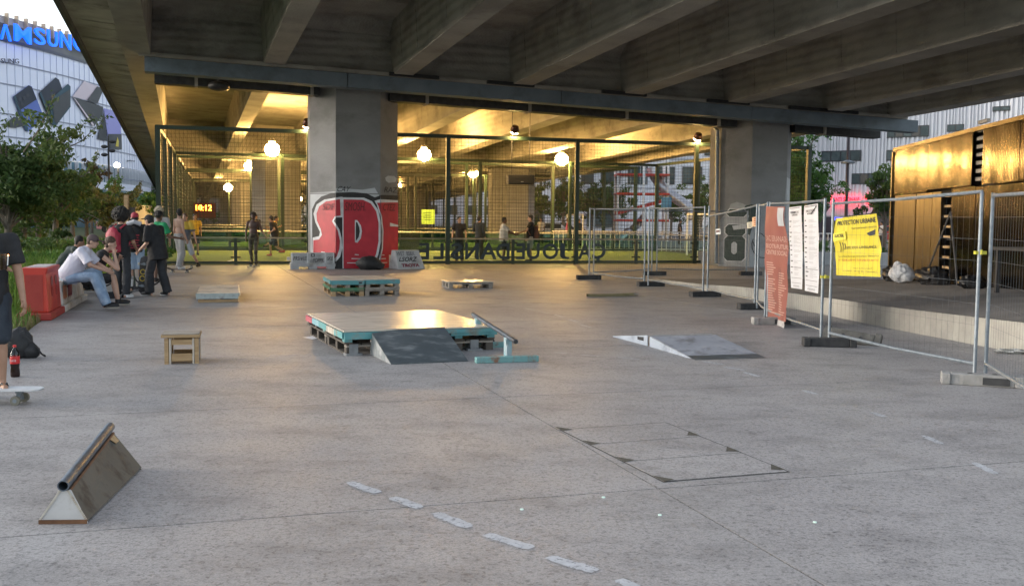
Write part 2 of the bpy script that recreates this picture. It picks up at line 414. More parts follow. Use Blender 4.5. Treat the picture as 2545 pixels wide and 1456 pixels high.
for s0, s1 in GIRD[1:]:                        # formwork joints on the girder flanks facing the middle of the span
    for t in (-18.5, -16.1, -13.4, -11.0, -8.2, -5.9, 3.0, 6.2, 9.4):
        t += random.uniform(-.4, .4); w_ = .018; z_ = random.uniform(.1, .5)
        P = []
        for zz in (z_, 1.6): P += [WB(s0 - .10 * zz / 1.62 - .012, t, zz), WB(s0 - .10 * zz / 1.62 + .02, t, zz), WB(s0 - .10 * zz / 1.62 + .02, t + w_, zz), WB(s0 - .10 * zz / 1.62 - .012, t + w_, zz)]
        vpart(MB().hexa(P), 'formwork_joint', M_CONC)
d = MB(); EL, ER = -2.62, 28.4
prof = [(EL, 1.72), (-.75, 1.60), (26.4, 1.60), (ER, 1.72), (ER, 2.15), (EL, 2.15)]
P = [WB(s, T0, z) for s, z in prof] + [WB(s, T1, z) for s, z in prof]
d.add(P, [tuple(range(5, -1, -1)), tuple(range(6, 12))] + [(i, (i + 1) % 6, (i + 1) % 6 + 6, i + 6) for i in range(6)])
vpart(d, 'deck', M_CONC)
# formwork ribs on the cantilever soffit, and the fascia with its drip edge
t = T0 + 1.0
for k in range(84):
    t += random.uniform(.25, 1.7); rd_ = random.choice((.008, .015, .03)); rw_ = random.uniform(.04, .12)
    vpart(MB().hexa([WB(EL + .12, t, 1.712 - rd_), WB(-.80, t, 1.604 - rd_), WB(-.80, t + rw_, 1.604 - rd_ * .6), WB(EL + .12, t + rw_, 1.712 - rd_ * .6), WB(EL + .12, t, 1.76), WB(-.80, t, 1.68), WB(-.80, t + rw_, 1.68), WB(EL + .12, t + rw_, 1.76)]), 'formwork_rib', M_CONC)
for s0, s1 in ((EL - .10, EL + .06), (ER - .06, ER + .10)):
    P = []
    for z in (1.50, 2.9): P += [WB(s0, T0, z), WB(s1, T0, z), WB(s1, T1, z), WB(s0, T1, z)]
    vpart(MB().hexa(P), 'parapet', mat('dark_fascia', (.06, .055, .05), (.10, .095, .085), rough=.9, scale=1))
# cross heads with haunched bays, at every row of piers
def octo(s, t, k=1.0):
    hw, hf, d0, d1 = 1.47, .73, 1.45, .45
    return [(s - hw, t - d1), (s - hf, t - d0), (s + hf, t - d0), (s + hw, t - d1), (s + hw, t + d1), (s + hf, t + d0), (s - hf, t + d0), (s - hw, t + d1)]
BENTS = [-1.55, 28.5, 58.5, 88.5]
PIER_S = [6.38, 21.5]
piers = {}
for bi, tb in enumerate(BENTS):
    P = []
    t0, t1 = tb - 2.45, tb + 1.9
    for dz in (.012, 1.60): P += [WB(.02, t0, dz), WB(26.38, t0, dz), WB(26.38, t1, dz), WB(.02, t1, dz)]
    vpart(MB().hexa(P), 'crosshead', M_CONC)
    P = []
    for dz in (-.06, .06): P += [WB(-.3, t0 - .16, dz), WB(26.5, t0 - .16, dz), WB(26.5, t0 - .01, dz), WB(-.3, t0 - .01, dz)]
    if bi == 0: vpart(MB().hexa(P), 'ledge', M_CONCL)
    # a raised fillet under the slab at the head of each bay
    if bi == 0:
        for k in range(len(GIRD) - 1):
            a, b = GIRD[k][1] + .1, GIRD[k + 1][0] - .1
            P = [WB(a, t0 - .5, 1.60), WB(b, t0 - .5, 1.60), WB(b, t0, 1.60), WB(a, t0, 1.60)]
            vpart(MB().add([WB(a, t0 - .02, 1.22), WB(b, t0 - .02, 1.22), WB(b, t0 - .65, 1.61), WB(a, t0 - .65, 1.61)], [(0, 1, 2, 3)]), 'haunch', M_CONC)
    for ps in PIER_S:
        sh = ps - .028 * (tb + 4) * (1 if bi else 0)
        o2 = octo(sh, tb)
        b_ = MB(); P = [W(s, t, -.1) for s, t in o2] + [W(s, t, zb(ps, t) + .2) for s, t in o2]
        b_.add(P, [tuple(range(7, -1, -1)), tuple(range(8, 16))] + [(i, (i + 1) % 8, (i + 1) % 8 + 8, i + 8) for i in range(8)])
        piers[(bi, ps)] = (vpart(b_, 'pier', M_COL), o2)
        if bi == 0:                           # pour joints, standing a few millimetres proud
            for zj in (2.45, 4.6):
                for q in range(3):
                    a, b = o2[q], o2[q + 1]
                    A_, B_ = W(*a, zj), W(*b, zj); nn = Vector((B_.y - A_.y, A_.x - B_.x, 0)).normalized() * .006
                    MB().hexa([A_, B_, B_ + nn, A_ + nn] + [p + Vector((0, 0, .035)) for p in (A_, B_, B_ + nn, A_ + nn)]).build('pour_joint', M_COL, piers[(bi, ps)][0])
# the blue-grey drainage trough hung along the first cross head, in lengths, with dark slots above it
tr = [-.15, 5.9, 13.0, 20.1, 27.0]
for a, b in zip(tr[:-1], tr[1:]):
    P = []
    for dz in (-.50, -.07): P += [WB(a + .01, -4.12, dz), WB(b - .01, -4.12, dz), WB(b - .01, -3.62, dz), WB(a + .01, -3.62, dz)]
    vpart(MB().hexa(P), 'drain_trough', M_TROUGH)
for s in (1.0, 7.2, 10.4, 14.4, 18.3, 21.5, 22.7):
    P = []
    for dz in (-.05, .055): P += [WB(s, -4.30, dz), WB(s + 1.6, -4.30, dz), WB(s + 1.6, -4.17, dz), WB(s, -4.17, dz)]
    if s > 6: vpart(MB().hexa(P), 'drain_slot', M_BLACK)
for a, b in ((.1, 5.2), (7.5, 20.3), (22.7, 26.4)):
    P = []
    for dz in (-.62, -.36): P += [WB(a, -2.75, dz), WB(b, -2.75, dz), WB(b, -2.3, dz), WB(a, -2.3, dz)]
    vpart(MB().hexa(P), 'cable_tray', M_DARKMETAL)
    s = a + 1.2
    while s < b:
        vpart(MB().hexa([WB(s, -2.81, -.65), WB(s + .10, -2.81, -.65), WB(s + .10, -2.24, -.65), WB(s, -2.24, -.65), WB(s, -2.81, -.1), WB(s + .10, -2.81, -.1), WB(s + .10, -2.24, -.1), WB(s, -2.24, -.1)]), 'tray_hanger', M_CONCL)
        s += 3.6
vpart(MB().tube([W(19.9, -1.5, zb(20.4, -1.5) - .45), W(19.86, -2.0, 5.05), W(19.9, -2.05, .1)], .07, 8), 'drain_pipe', M_STEEL)
# a round service light hung from the trough
dl = W(2.0, -3.0, zb(2.0, -3) - .62)
tag(MB().ell(dl, (.34, .34, .16)).cyl(dl, dl + Vector((0, 0, .5)), .04).build('ceiling_lamp', M_DARKMETAL, smooth=True), 'unlit round dark lamp hanging under the viaduct beside the trough', 'lamp')

# ---- graffiti on the near piers: flat paint, placed on the three visible faces
def face_frame(o2, q):
    A_, B_ = W(*o2[q]), W(*o2[q + 1]); d_ = (B_ - A_); n_ = Vector((d_.y, -d_.x, 0)).normalized()
    return A_, d_, n_
def clipx(poly, x0, x1):
    for side, xx in ((1, x0), (-1, x1)):
        out = []
        for i in range(len(poly)):
            p, q = poly[i], poly[(i + 1) % len(poly)]
            ip, iq = side * (p[0] - xx) >= 0, side * (q[0] - xx) >= 0
            if ip: out.append(p)
            if ip != iq:
                k = (xx - p[0]) / (q[0] - p[0]); out.append((xx, p[1] + (q[1] - p[1]) * k))
        poly = out
        if not poly: break
    return poly
def paint(pier, xs, poly, layer, m, name, zfun):
    obj, o2 = pier; b_ = MB()
    for q in range(3):
        A_, d_, n_ = face_frame(o2, q)
        for tri in tessellate_polygon([[Vector((p[0], p[1], 0)) for p in poly]]):
            pc = clipx([poly[i] for i in tri], xs[q], xs[q + 1])
            if len(pc) < 3: continue
            pts = []
            for x, y in pc:
                k = (x - xs[q]) / (xs[q + 1] - xs[q]); k = min(1, max(0, k))
                p = A_ + d_ * k + n_ * (.004 * layer); p.z = max(.01, zfun(y)); pts.append(p)
            b_.add(pts, [tuple(range(len(pts)))])
    return b_.build(name, m, obj)
M_RED = mat('graffiti_red', (.42, .012, .028), (.56, .02, .04), rough=.5, scale=3)
M_GW = mat('graffiti_white', (.62, .62, .64), (.78, .78, .80), rough=.55, scale=4, c3=(.5, .5, .52))
M_PRIMER = mat('pale_primer', (.46, .48, .50), (.58, .60, .62), rough=.7, scale=3)
p1 = piers[(0, 6.38)]
XS1 = (105, 276, 602, 725)
z1 = lambda y: (1345 - y) / 2.348 * .8175 * .01345
def g1(poly, layer, m, name): paint(p1, XS1, poly, layer, m, name, z1)
g1([(105, 1345), (105, 812), (276, 806), (276, 782), (470, 790), (560, 775), (585, 815), (600, 840), (725, 830), (725, 1345)], 1, M_PRIMER, 'primer_patch')
g1([(118, 1345), (118, 930), (140, 880), (180, 840), (250, 815), (400, 808), (500, 815), (560, 842), (610, 824), (725, 822), (725, 1345)], 2, M_BLACK, 'graffiti_shadow')
g1([(118, 1345), (122, 1130), (165, 1120), (172, 1090), (140, 1020), (128, 960), (150, 895), (200, 862), (310, 842), (325, 842), (325, 985), (278, 985), (264, 1010), (300, 1070), (316, 1130), (322, 1200), (305, 1262), (262, 1308), (262, 1345)], 3, M_GW, 'graffiti_outline')
g1([(125, 1345), (127, 1150), (165, 1143), (185, 1110), (177, 1070), (152, 1010), (149, 960), (167, 910), (212, 875), (305, 858), (310, 972), (270, 978), (252, 1012), (288, 1078), (305, 1150), (300, 1205), (282, 1255), (256, 1290), (256, 1345)], 4, M_RED, 'graffiti_letter')
g1([(322, 845), (480, 845), (540, 870), (585, 930), (605, 1020), (605, 1150), (585, 1250), (555, 1310), (530, 1345), (322, 1345)], 5, M_GW, 'graffiti_outline')
g1([(330, 860), (470, 860), (530, 885), (570, 940), (588, 1020), (588, 1150), (570, 1240), (540, 1300), (515, 1345), (330, 1345)], 6, M_RED, 'graffiti_letter')
g1([(413, 1003), (430, 1003), (457, 1040), (465, 1080), (457, 1130), (432, 1162), (413, 1158)], 7, M_GW, 'graffiti_outline')
g1([(420, 1015), (432, 1020), (446, 1055), (449, 1085), (441, 1122), (424, 1145), (420, 1145)], 8, M_BLACK, 'graffiti_shadow')
g1([(558, 866), (600, 855), (725, 857), (725, 1345), (560, 1345), (590, 1290), (608, 1200), (612, 1080), (600, 970), (575, 895)], 5, M_GW, 'graffiti_outline')
g1([(575, 880), (725, 872), (725, 1345), (570, 1345), (598, 1290), (616, 1200), (620, 1080), (608, 970), (585, 900)], 6, M_RED, 'graffiti_letter')
g1([(665, 1020), (725, 1036), (725, 1049), (665, 1046)], 7, M_GW, 'graffiti_outline')
g1([(658, 1345), (658, 1250), (725, 1264), (725, 1345)], 7, M_GW, 'graffiti_outline')
g1([(672, 1345), (672, 1272), (725, 1282), (725, 1345)], 8, M_BLACK, 'graffiti_shadow')
g1([(262, 1345), (262, 1318), (300, 1288), (318, 1252), (318, 1345)], 5, M_BLACK, 'graffiti_shadow')
g1([(276, 998), (308, 990), (308, 1085)], 5, M_BLACK, 'graffiti_shadow')
for x0, x1, y in ((388, 480, 1274), (356, 470, 1304), (412, 441, 1246), (592, 636, 1275), (572, 646, 1304), (608, 626, 1249), (182, 206, 1231)):
    g1([(x0, y - 4), (x1, y - 2), (x1, y + 4), (x0, y + 2)], 7, M_GW, 'graffiti_highlight')
def tagtext(pier, xs, q, s, x, y, w, h, m, zf, layer=9, shear=.2):
    obj, o2 = pier; A_, d_, n_ = face_frame(o2, q)
    k = (x - xs[q]) / (xs[q + 1] - xs[q]); o = A_ + d_ * k + n_ * (.004 * layer); o.z = zf(y)
    sc = d_.length / (xs[q + 1] - xs[q])
    return text(s, 'graffiti_tag', m, frame(o, d_, (0, 0, 1)), obj, w * sc, h * .8175 / 2.348 * .01345, depth=.001, shear=shear)
M_INK = flat('marker_ink', (.02, .02, .022), .6)
tagtext(p1, XS1, 2, 'RAZ', 622, 803, 95, 38, M_INK, z1)
tagtext(p1, XS1, 1, 'CAY', 285, 806, 100, 38, M_INK, z1, shear=.5)
tagtext(p1, XS1, 0, 'SDF', 192, 935, 80, 45, flat('dark_red_ink', (.12, .01, .015)), z1)
tagtext(p1, XS1, 1, 'SMOSH.', 340, 938, 150, 60, flat('dark_red_ink', (.12, .01, .015)), z1)
tagtext(p1, XS1, 2, 'CTEZ', 615, 935, 90, 50, flat('dark_red_ink', (.12, .01, .015)), z1)
g1([(635, 700), (655, 685), (700, 683), (718, 700), (710, 725), (660, 735), (640, 722)], 1, M_PRIMER, 'primer_patch')
# second pier: white primer, two stacked dark numerals, and loose brush lines
p2 = piers[(0, 21.5)]
XS2 = (150, 384, 675, 752)
z2 = lambda y: (1258 - y) / 2.697 * .8175 * .01575
def g2(poly, layer, m, name): paint(p2, XS2, poly, layer, m, name, z2)
g2([(150, 1258), (150, 900), (215, 820), (235, 770), (280, 755), (330, 770), (384, 800), (440, 785), (660, 780), (675, 560), (752, 565), (752, 1258)], 1, mat('grey_primer', (.36, .37, .38), (.46, .47, .48), rough=.75, scale=2.5, c3=(.30, .31, .32)), 'primer_patch')
M_DG = mat('graffiti_bottle_green', (.012, .028, .022), (.03, .055, .042), rough=.55)
def octpoly(x0, y0, x1, y1, c): return [(x0 + c, y0), (x1 - c, y0), (x1, y0 + c), (x1, y1 - c), (x1 - c, y1), (x0 + c, y1), (x0, y1 - c), (x0, y0 + c)]
for (x0, y0, x1, y1) in ((193, 1020, 350, 1212), (198, 930, 350, 1018), (205, 812, 358, 870)):
    g2(octpoly(x0 - 7, y0 - 5, x1 + 7, y1 + 5, 26), 2, M_GW, 'graffiti_outline'); g2(octpoly(x0, y0, x1, y1, 24), 3, M_DG, 'graffiti_letter')
g2(octpoly(248, 1065, 290, 1160, 14), 4, M_PRIMER, 'graffiti_outline')
g2([(250, 940), (352, 925), (352, 960), (262, 972)], 4, M_PRIMER, 'graffiti_outline')
g2([(384, 775), (430, 785), (440, 850), (410, 900), (384, 1010), (360, 1000), (355, 940), (375, 860), (330, 810), (345, 785)], 2, M_DG, 'graffiti_shadow')
def stroke2(pts, w=7):
    for a, b in zip(pts[:-1], pts[1:]):
        d_ = Vector((b[0] - a[0], b[1] - a[1])); n_ = Vector((-d_.y, d_.x)).normalized() * w / 2; e = d_.normalized() * w * .3
        g2([(a[0] - e.x + n_.x, a[1] - e.y + n_.y), (b[0] + e.x + n_.x, b[1] + e.y + n_.y), (b[0] + e.x - n_.x, b[1] + e.y - n_.y), (a[0] - e.x - n_.x, a[1] - e.y - n_.y)], 4, M_BLACK, 'brush_stroke')
stroke2([(400 + 95 * math.cos(k) + 95, 1085 + 100 * math.sin(k)) for k in [x * .35 - .6 for x in range(0, 13)]])
stroke2([(560 + 55 * math.cos(k), 1010 + 45 * math.sin(k)) for k in [x * .55 for x in range(0, 11)]], 6)
stroke2([(425, 1000), (450, 990), (480, 1000), (500, 1020)], 6); stroke2([(405, 1050), (420, 1090), (440, 1110)], 6)

# ------------------------------------------------------------------ five-a-side pitches and their cages
def turf_mat():
    m = mat('synthetic_turf', (.13, .165, .035), (.18, .215, .055), rough=.9, scale=3, bump=.5, bscale=60)
    return m
M_TURF = turf_mat()
CAGES = [(0.0, 15.0), (18.0, 33.0), (36.0, 51.0), (54.0, 70.0)]
pl_ = MB()
for a, b in CAGES:
    pl_.hexa([W(-.05, a + .06, -.02), W(25.05, a + .06, -.02), W(25.05, b - .06, -.02), W(-.05, b - .06, -.02), W(-.05, a + .06, .012), W(25.05, a + .06, .012), W(25.05, b - .06, .012), W(-.05, b - .06, .012)])
pitch = structure(pl_, 'pitch', M_TURF)
M_LINE = flat('pitch_line_white', (.72, .74, .70), .8)
def pline(s0, t0, s1, t1, w=.09):
    a, b = W(s0, t0, .017), W(s1, t1, .017); d_ = (b - a).normalized(); n_ = Vector((-d_.y, d_.x, 0)) * w / 2
    MB().sheet([a - n_, b - n_, b + n_, a + n_]).build('line_marking', M_LINE, pitch)
for a, b in CAGES[:2]:
    pline(.8, a + .9, 24.2, a + .9); pline(.8, b - .9, 24.2, b - .9); pline(12.5, a + .9, 12.5, b - .9)
for k in range(24):
    a0, a1 = k * math.pi / 12, (k + 1) * math.pi / 12
    pline(12.5 + 2.2 * math.cos(a0), 7.5 + 2.2 * math.sin(a0), 12.5 + 2.2 * math.cos(a1), 7.5 + 2.2 * math.sin(a1))
pline(2.2, 2.1, 2.6, 4.4, .12)
M_NET = flat('net_cord', (.02, .022, .02), .8)
M_GLASS = glass('balustrade_glass', (.80, .90, .85))
M_RAILM = mat('steel_handrail', (.30, .31, .31), (.40, .41, .41), rough=.4, metal=.6)
M_LETTER = flat('slate_letter_film', (.03, .05, .065), .6)
def net_plane(b_, o, ux, uz, L, H, step, th=.004):
    n = max(2, int(round(L / step)))
    for i in range(n + 1):
        p = o + ux * (L * i / n); w = ux * th
        b_.add([p - w, p + w, p + w + uz * H, p - w + uz * H], [(0, 1, 2, 3)])
    n = max(2, int(round(H / step)))
    for i in range(n + 1):
        p = o + uz * (H * i / n); w = uz * th
        b_.add([p - w, p + w, p + w + ux * L, p - w + ux * L], [(0, 1, 2, 3)])
def cage(a, b, label, detail):
    root = thing('pitch_cage', label, 'sports cage', W(0, a))
    inv = Matrix.Translation(-root.location)
    def part(mb, name, m, **k):
        o = mb.build(name, m, root, **k); o.matrix_parent_inverse = inv; return o
    H = 4.72
    S = [0, 5.03, 10.05, 15.05, 20.0, 25.0]
    TT = [a + (b - a) * k / 3 for k in range(4)]
    def postbox(s, t, h=H, w=.15):
        return MB().hexa([W(s - w / 2, t - w / 2, 0), W(s + w / 2, t - w / 2, 0), W(s + w / 2, t + w / 2, 0), W(s - w / 2, t + w / 2, 0), W(s - w / 2, t - w / 2, h), W(s + w / 2, t - w / 2, h), W(s + w / 2, t + w / 2, h), W(s - w / 2, t + w / 2, h)])
    spots = [(s, t) for s in S for t in (a, b)] + [(s, t) for s in (0, 25.0) for t in TT[1:-1]]
    for s, t in spots:
        part(postbox(s, t, w=.17 if s in (0, 25.0) else .15), 'post', M_GREEN)
    def beam(s0, t0, s1, t1, z, h=.13, w=.10):
        p, q = W(s0, t0, z), W(s1, t1, z); d_ = (q - p).normalized(); n_ = Vector((-d_.y, d_.x, 0)) * w / 2
        return MB().hexa([p - n_, q - n_, q + n_, p + n_] + [k + Vector((0, 0, h)) for k in (p - n_, q - n_, q + n_, p + n_)])
    for t in (a, b):
        part(beam(-.08, t, 25.08, t, H - .11), 'top_rail', M_GREEN)
        part(beam(.08, t - .0, 24.92, t, .03, .10, .08), 'bottom_rail', M_GREEN)
    for s in (0, 25.0):
        part(beam(s, a + .06, s, b - .06, H - .10), 'top_rail', M_GREEN)
    for (s0, t0, s1, t1) in ((0.1, a, 24.9, a), (0.1, b, 24.9, b), (0, a + .1, 0, b - .1), (25, a + .1, 25, b - .1)):
        part(MB().tube([W(s0, t0, .94), W(s1, t1, .94)], .028, 8), 'handrail', M_RAILM)
    # short stub posts between the tall ones, with clamps for the glass
    for t in (a, b):
        for i in range(5):
            sm = (S[i] + S[i + 1]) / 2
            if detail or t == a:
                part(postbox(sm, t, .92, .11), 'stub_post', M_GREEN)
    # glass below the handrail, netting above
    panes = []
    for t in (a, b):
        for i in range(10):
            s0 = S[i // 2] + (S[i // 2 + 1] - S[i // 2]) * .5 * (i % 2) + .09; s1 = S[i // 2] + (S[i // 2 + 1] - S[i // 2]) * .5 * (i % 2 + 1) - .09
            if t == a and detail and (5.0 < s0 < 7.4): pass
            p = MB().hexa([W(s0, t - .005, .14), W(s1, t - .005, .14), W(s1, t + .005, .14), W(s0, t + .005, .14), W(s0, t - .005, .89), W(s1, t - .005, .89), W(s1, t + .005, .89), W(s0, t + .005, .89)])
            o = part(p, 'glass_panel', M_GLASS)
            if t == a: panes.append(o)
            if detail and t == a:
                for ss in (s0 - .03, s1 + .03):
                    for zz in (.24, .78):
                        MB().hexa([W(ss - .11, t - .03, zz), W(ss + .11, t - .03, zz), W(ss + .11, t + .03, zz), W(ss - .11, t + .03, zz), W(ss - .11, t - .03, zz + .05), W(ss + .11, t - .03, zz + .05), W(ss + .11, t + .03, zz + .05), W(ss - .11, t + .03, zz + .05)]).build('glass_clamp', M_BLACK, o)
    step = .13 if detail else .2
    nb = MB(); th = .004 if detail else .006
    net_plane(nb, W(.05, a, .98), UU, Vector((0, 0, 1)), 24.9, H - 1.1, step, th)
    net_plane(nb, W(.05, b, .98), UU, Vector((0, 0, 1)), 24.9, H - 1.1, step, th)
    net_plane(nb, W(0, a + .05, .98), VV, Vector((0, 0, 1)), b - a - .1, H - 1.1, step, th)
    net_plane(nb, W(25, a + .05, .98), VV, Vector((0, 0, 1)), b - a - .1, H - 1.1, step, th)
    net_plane(nb, W(.05, a + .05, H - .18), UU, VV, 24.9, b - a - .1, step * 1.2, th)
    part(nb, 'netting', M_NET, kind='stuff')
    return root, panes
c0, panes = cage(*CAGES[0], 'dark green caged pitch with glass lettered balustrade directly behind the near piers', True)
cage(*CAGES[1], 'second green caged pitch beyond the first, between the second row of piers', False)
cage(*CAGES[2], 'third green caged pitch, third away along the viaduct', False)
cage(*CAGES[3], 'furthest green caged pitch under the viaduct, deepest in its shade', False)
# lettering film on the glass, reading from the pitch side (mirrored from here)
def film(ch, x0, x1, pane):
    # x positions along the glass measured in metres; mirrored
    o = W(x1, -.009, .07 if ch == 'Ç' else .185); hh = .60 if ch != 'Ç' else .715
    return text(ch, 'film_letter', M_LETTER, frame(o, -UU, (0, 0, 1)), panes[pane], x1 - x0, hh, depth=.001, bold=.02)
def sx(xpx): return (xpx)
letters = [('Ç', 15.72, 16.28), ('A', 15.03, 15.62), ('J', 14.33, 14.68), ('O', 13.53, 14.22), ('U', 12.90, 13.42), ('E', 12.38, 12.80), ('D', 11.62, 12.18), ('A', 10.92, 11.56), ('N', 10.30, 10.84), ('S', 9.62 + .54, 9.62 + .54)]
letters = [('Ç', 15.70, 16.26), ('A', 15.14, 15.68), ('J', 14.42, 14.80), ('O', 13.72, 14.34), ('U', 13.10, 13.60), ('E', 12.68, 13.02), ('D', 11.90, 12.42), ('A', 11.28, 11.92), ('N', 10.72, 11.24), ('S', 10.16, 10.62), ('L', 9.52, 9.90), ('E', 8.98, 9.36)]
for ch, x0, x1 in letters:
    k = 0
    Sx = [0, 5.03, 10.05, 15.05, 20.0, 25.0]
    for i in range(10):
        lo = Sx[i // 2] + (Sx[i // 2 + 1] - Sx[i // 2]) * .5 * (i % 2)
        if lo <= (x0 + x1) / 2: k = i
    film(ch, x0, x1, k)

# ------------------------------------------------------------------ floodlights on the far cage posts (lit)
M_LENS_GLARE = emission('lit_lens_glare', (1.0, .57, .17), LAMP)
M_HOUSE = flat('lamp_housing', (.03, .03, .03), .5)
def floodlight(s, t, z, label, r=.24, power=1.0):
    o = thing('floodlight', label, 'floodlight', W(s, t, z), 0, 'lit floodlights round the pitches')
    MB().ell((0, 0, 0), (r, r, r * .92), seg=18, rings=12).build('lens', M_LENS_GLARE, o, smooth=True)  # glowing globe swollen to the lamp's glare, wider than the real lens
    MB().lathe([(.02, r + .16), (r * .5, r + .14), (r * .55, r + .03), (.02, r + .02)], seg=16).build('hood', M_HOUSE, o, smooth=True)
    MB().tube([(0, 0, r + .08), (0, 0, r + .2), (0, .30, r + .2), (0, .42, -.3)], .03, 6).build('bracket', M_HOUSE, o)
    pz = max(z, 4.3)
    if t in (15.0, 33.0, 18.0): return o
    MB().cyl((0, .22, -z), (0, .22, -.2), .06, .05, 8).build('mast', M_GREEN, o)
    return o
floodlight(4.54, 15.0, 4.95, 'lit floodlight left of the first pier, brightest and nearest on that side', .36)
floodlight(12.1, 15.0, 4.90, 'lit floodlight right of the first pier, just left of a tall green post', .34)
floodlight(19.5, 15.0, 4.85, 'lit floodlight right of the hanging speaker box', .34)
floodlight(4.0, 32.6, 4.95, 'lit floodlight on the second pitch, below and left of the brightest one', .33)
floodlight(19.0, 32.6, 4.80, 'lit floodlight left of the hanging speaker box', .33)
floodlight(2.85, 51.5, 4.0, 'small lit floodlight over the glowing orange scoreboard', .34)
floodlight(8.7, 53.0, 3.2, 'small low lit floodlight seen just left of the red graffiti pier', .26)
floodlight(17.5, 53.0, 4.6, 'small lit floodlight on the third pitch behind the second row of piers', .22)
# fittings on the near posts, hoods towards us
M_GLOW = emission('lamp_rim_glow', (1.0, .62, .24), LAMP * 2)
def nearfit(s, z, label):
    o = thing('post_lamp', label, 'lamp', W(s, -.1, z), A16, 'shaded lamps on the near cage posts')
    MB().lathe([(.0, .16), (.12, .15), (.17, .02), (.16, -.07), (.02, -.08)], seg=14).build('hood', flat('copper_hood', (.10, .045, .03), .35, .6), o, smooth=True)
    MB().lathe([(.145, -.085), (.145, -.10), (.0, -.10)], seg=12).build('lens', M_GLOW, o)
    o.rotation_euler = (R(38), 0, A16)
    MB().box((0, .12, .02), (.05, .24, .06)).build('bracket', M_HOUSE, o)
nearfit(4.98, 4.95, 'shaded copper lamp on a cage post against the left edge of the graffiti pier')
nearfit(12.55, 4.98, 'shaded lamp on the cage top rail above the hanging speaker box')
nearfit(20.0, 4.95, 'shaded copper lamp on the cage post left of the numeral pier')
# hanging loudspeaker
sp_ = thing('speaker', 'long black loudspeaker box hung on two wires inside the cage', 'speaker', AT(1293, 447, 39.5), A16)
MB().box((0, 0, 0), (1.03, .36, .36)).build('cabinet', M_BLACK, sp_, bevel=.02)
MB().box((0, -.185, 0), (.95, .012, .29)).build('grille', flat('speaker_cloth', (.03, .03, .028), .9), sp_)
MB().box((.02, -.193, -.08), (.10, .004, .025)).build('badge', flat('badge_grey', (.3, .3, .3)), sp_)
for x in (-.36, .34): MB().cyl((x, 0, .18), (x + (.03 if x < 0 else .03), 0, 2.8), .012, seg=6).build('wire', M_BLACK, sp_)
# scoreboard, a lit LED panel
M_LED = emission('orange_led', (1.0, .22, .02), 9.0)
sb = thing('scoreboard', 'dark scoreboard with glowing orange digits at the far end of the pitches', 'scoreboard', W(.9, 51.2, 2.0), A16)
MB().box((0, 0, .1), (1.9, .12, 1.25)).build('cabinet', flat('scoreboard_red', (.10, .015, .012)), sb)
text('10:12', 'led_digits', M_LED, frame(Vector((-.62, -.075, .1)), (1, 0, 0), (0, 0, 1)), sb, 1.25, .48, depth=.01, bold=.02)
for x in (-.8, .8): MB().box((x, .1, -1.2), (.1, .1, 1.6)).build('leg', M_GREEN, sb)
M_GNOTE = mat('green_notice', (.22, .42, .06), (.30, .50, .10), rough=.6, scale=5)
for s, z, nm in ((8.9, 1.7, 'left'), (12.9, 1.75, 'right')):
    o = thing('notice_board', 'small lime green notice on the far cage fence, the ' + nm + ' one of two', 'notice', W(s, 17.9, z), A16, 'lime notices on the far fence')
    MB().box((0, 0, 0), (.72, .03, .78)).build('board', M_GNOTE, o)
    for k in range(4): MB().box((-.05 + .03 * (k % 2), -.02, .22 - k * .13), (.42 - .08 * (k % 2), .006, .05)).build('print_line', flat('notice_print', (.06, .13, .03)), o)
for s in (9.6, 11.6):
    tag(MB().box((0, 0, 0), (.95, .5, .75)).box((0, 0, .39), (1.0, .54, .05)).build('kit_box', M_BLACK), 'black kit box standing on the pitch edge behind the glass, ' + ('nearer the graffiti pier' if s < 10 else 'nearer the tall green post'), 'box', 'black boxes on the pitch').matrix_world = Matrix.Translation(W(s, 16.4, .42)) @ Matrix.Rotation(A16, 4, 'Z')
# small goals on the first two pitches
def goal(s, t, label):
    o = thing('football_goal', label, 'goal', W(s, t), A16 + R(90), 'small goals on the caged pitches')
    for y in (-1.5, 1.5): MB().cyl((y, 0, 0), (y, 0, 2), .05, seg=8).build('goalpost', M_WHITE, o)
    MB().cyl((-1.5, 0, 2), (1.5, 0, 2), .05, seg=8).build('crossbar', M_WHITE, o)
    nb = MB(); net_plane(nb, Vector((-1.5, -1.0, 0)), Vector((1, 0, 0)), Vector((0, .45, .9)).normalized(), 3.0, 2.2, .14)
    nb.build('goal_net', flat('white_cord', (.5, .5, .5)), o, kind='stuff')
goal(24.0, 7.5, 'small white goal at the right end of the near pitch')
goal(24.0, 25.5, 'small white goal at the right end of the second pitch')

# ------------------------------------------------------------------ skate obstacles
M_PINE = mat('pine_board', (.30, .19, .09), (.44, .30, .16), rough=.75, scale=4, stretch=(1, 12, 12), bump=.15)
M_OLDWOOD = mat('weathered_board', (.22, .19, .155), (.36, .32, .27), rough=.8, scale=5, stretch=(2, 9, 9), bump=.3, c3=(.13, .11, .09), s3=2)
M_TEAL = mat('turquoise_paint', (.07, .23, .24), (.12, .33, .34), rough=.6, scale=5, c3=(.19, .165, .13), s3=5)
M_GREENP = mat('green_paint', (.03, .13, .06), (.06, .2, .10), rough=.65, scale=5, c3=(.17, .13, .08), s3=5)
M_PALEPLY = mat('pale_waxed_ply', (.50, .44, .36), (.62, .56, .47), rough=.25, scale=2.5, stretch=(1, 5, 1), c3=(.36, .33, .29), s3=2.2, bump=.06, contrast=.8)
M_DARKWOOD = mat('dark_wood', (.05, .042, .034), (.09, .075, .06), rough=.8, scale=6)  # dark brown for inner pallet parts, back board and tabletop
M_DARKPLY = mat('slate_ramp_skin', (.045, .055, .06), (.075, .088, .095), rough=.42, scale=2, stretch=(1, 3, 1), c3=(.15, .165, .17), s3=3.2, contrast=.7)
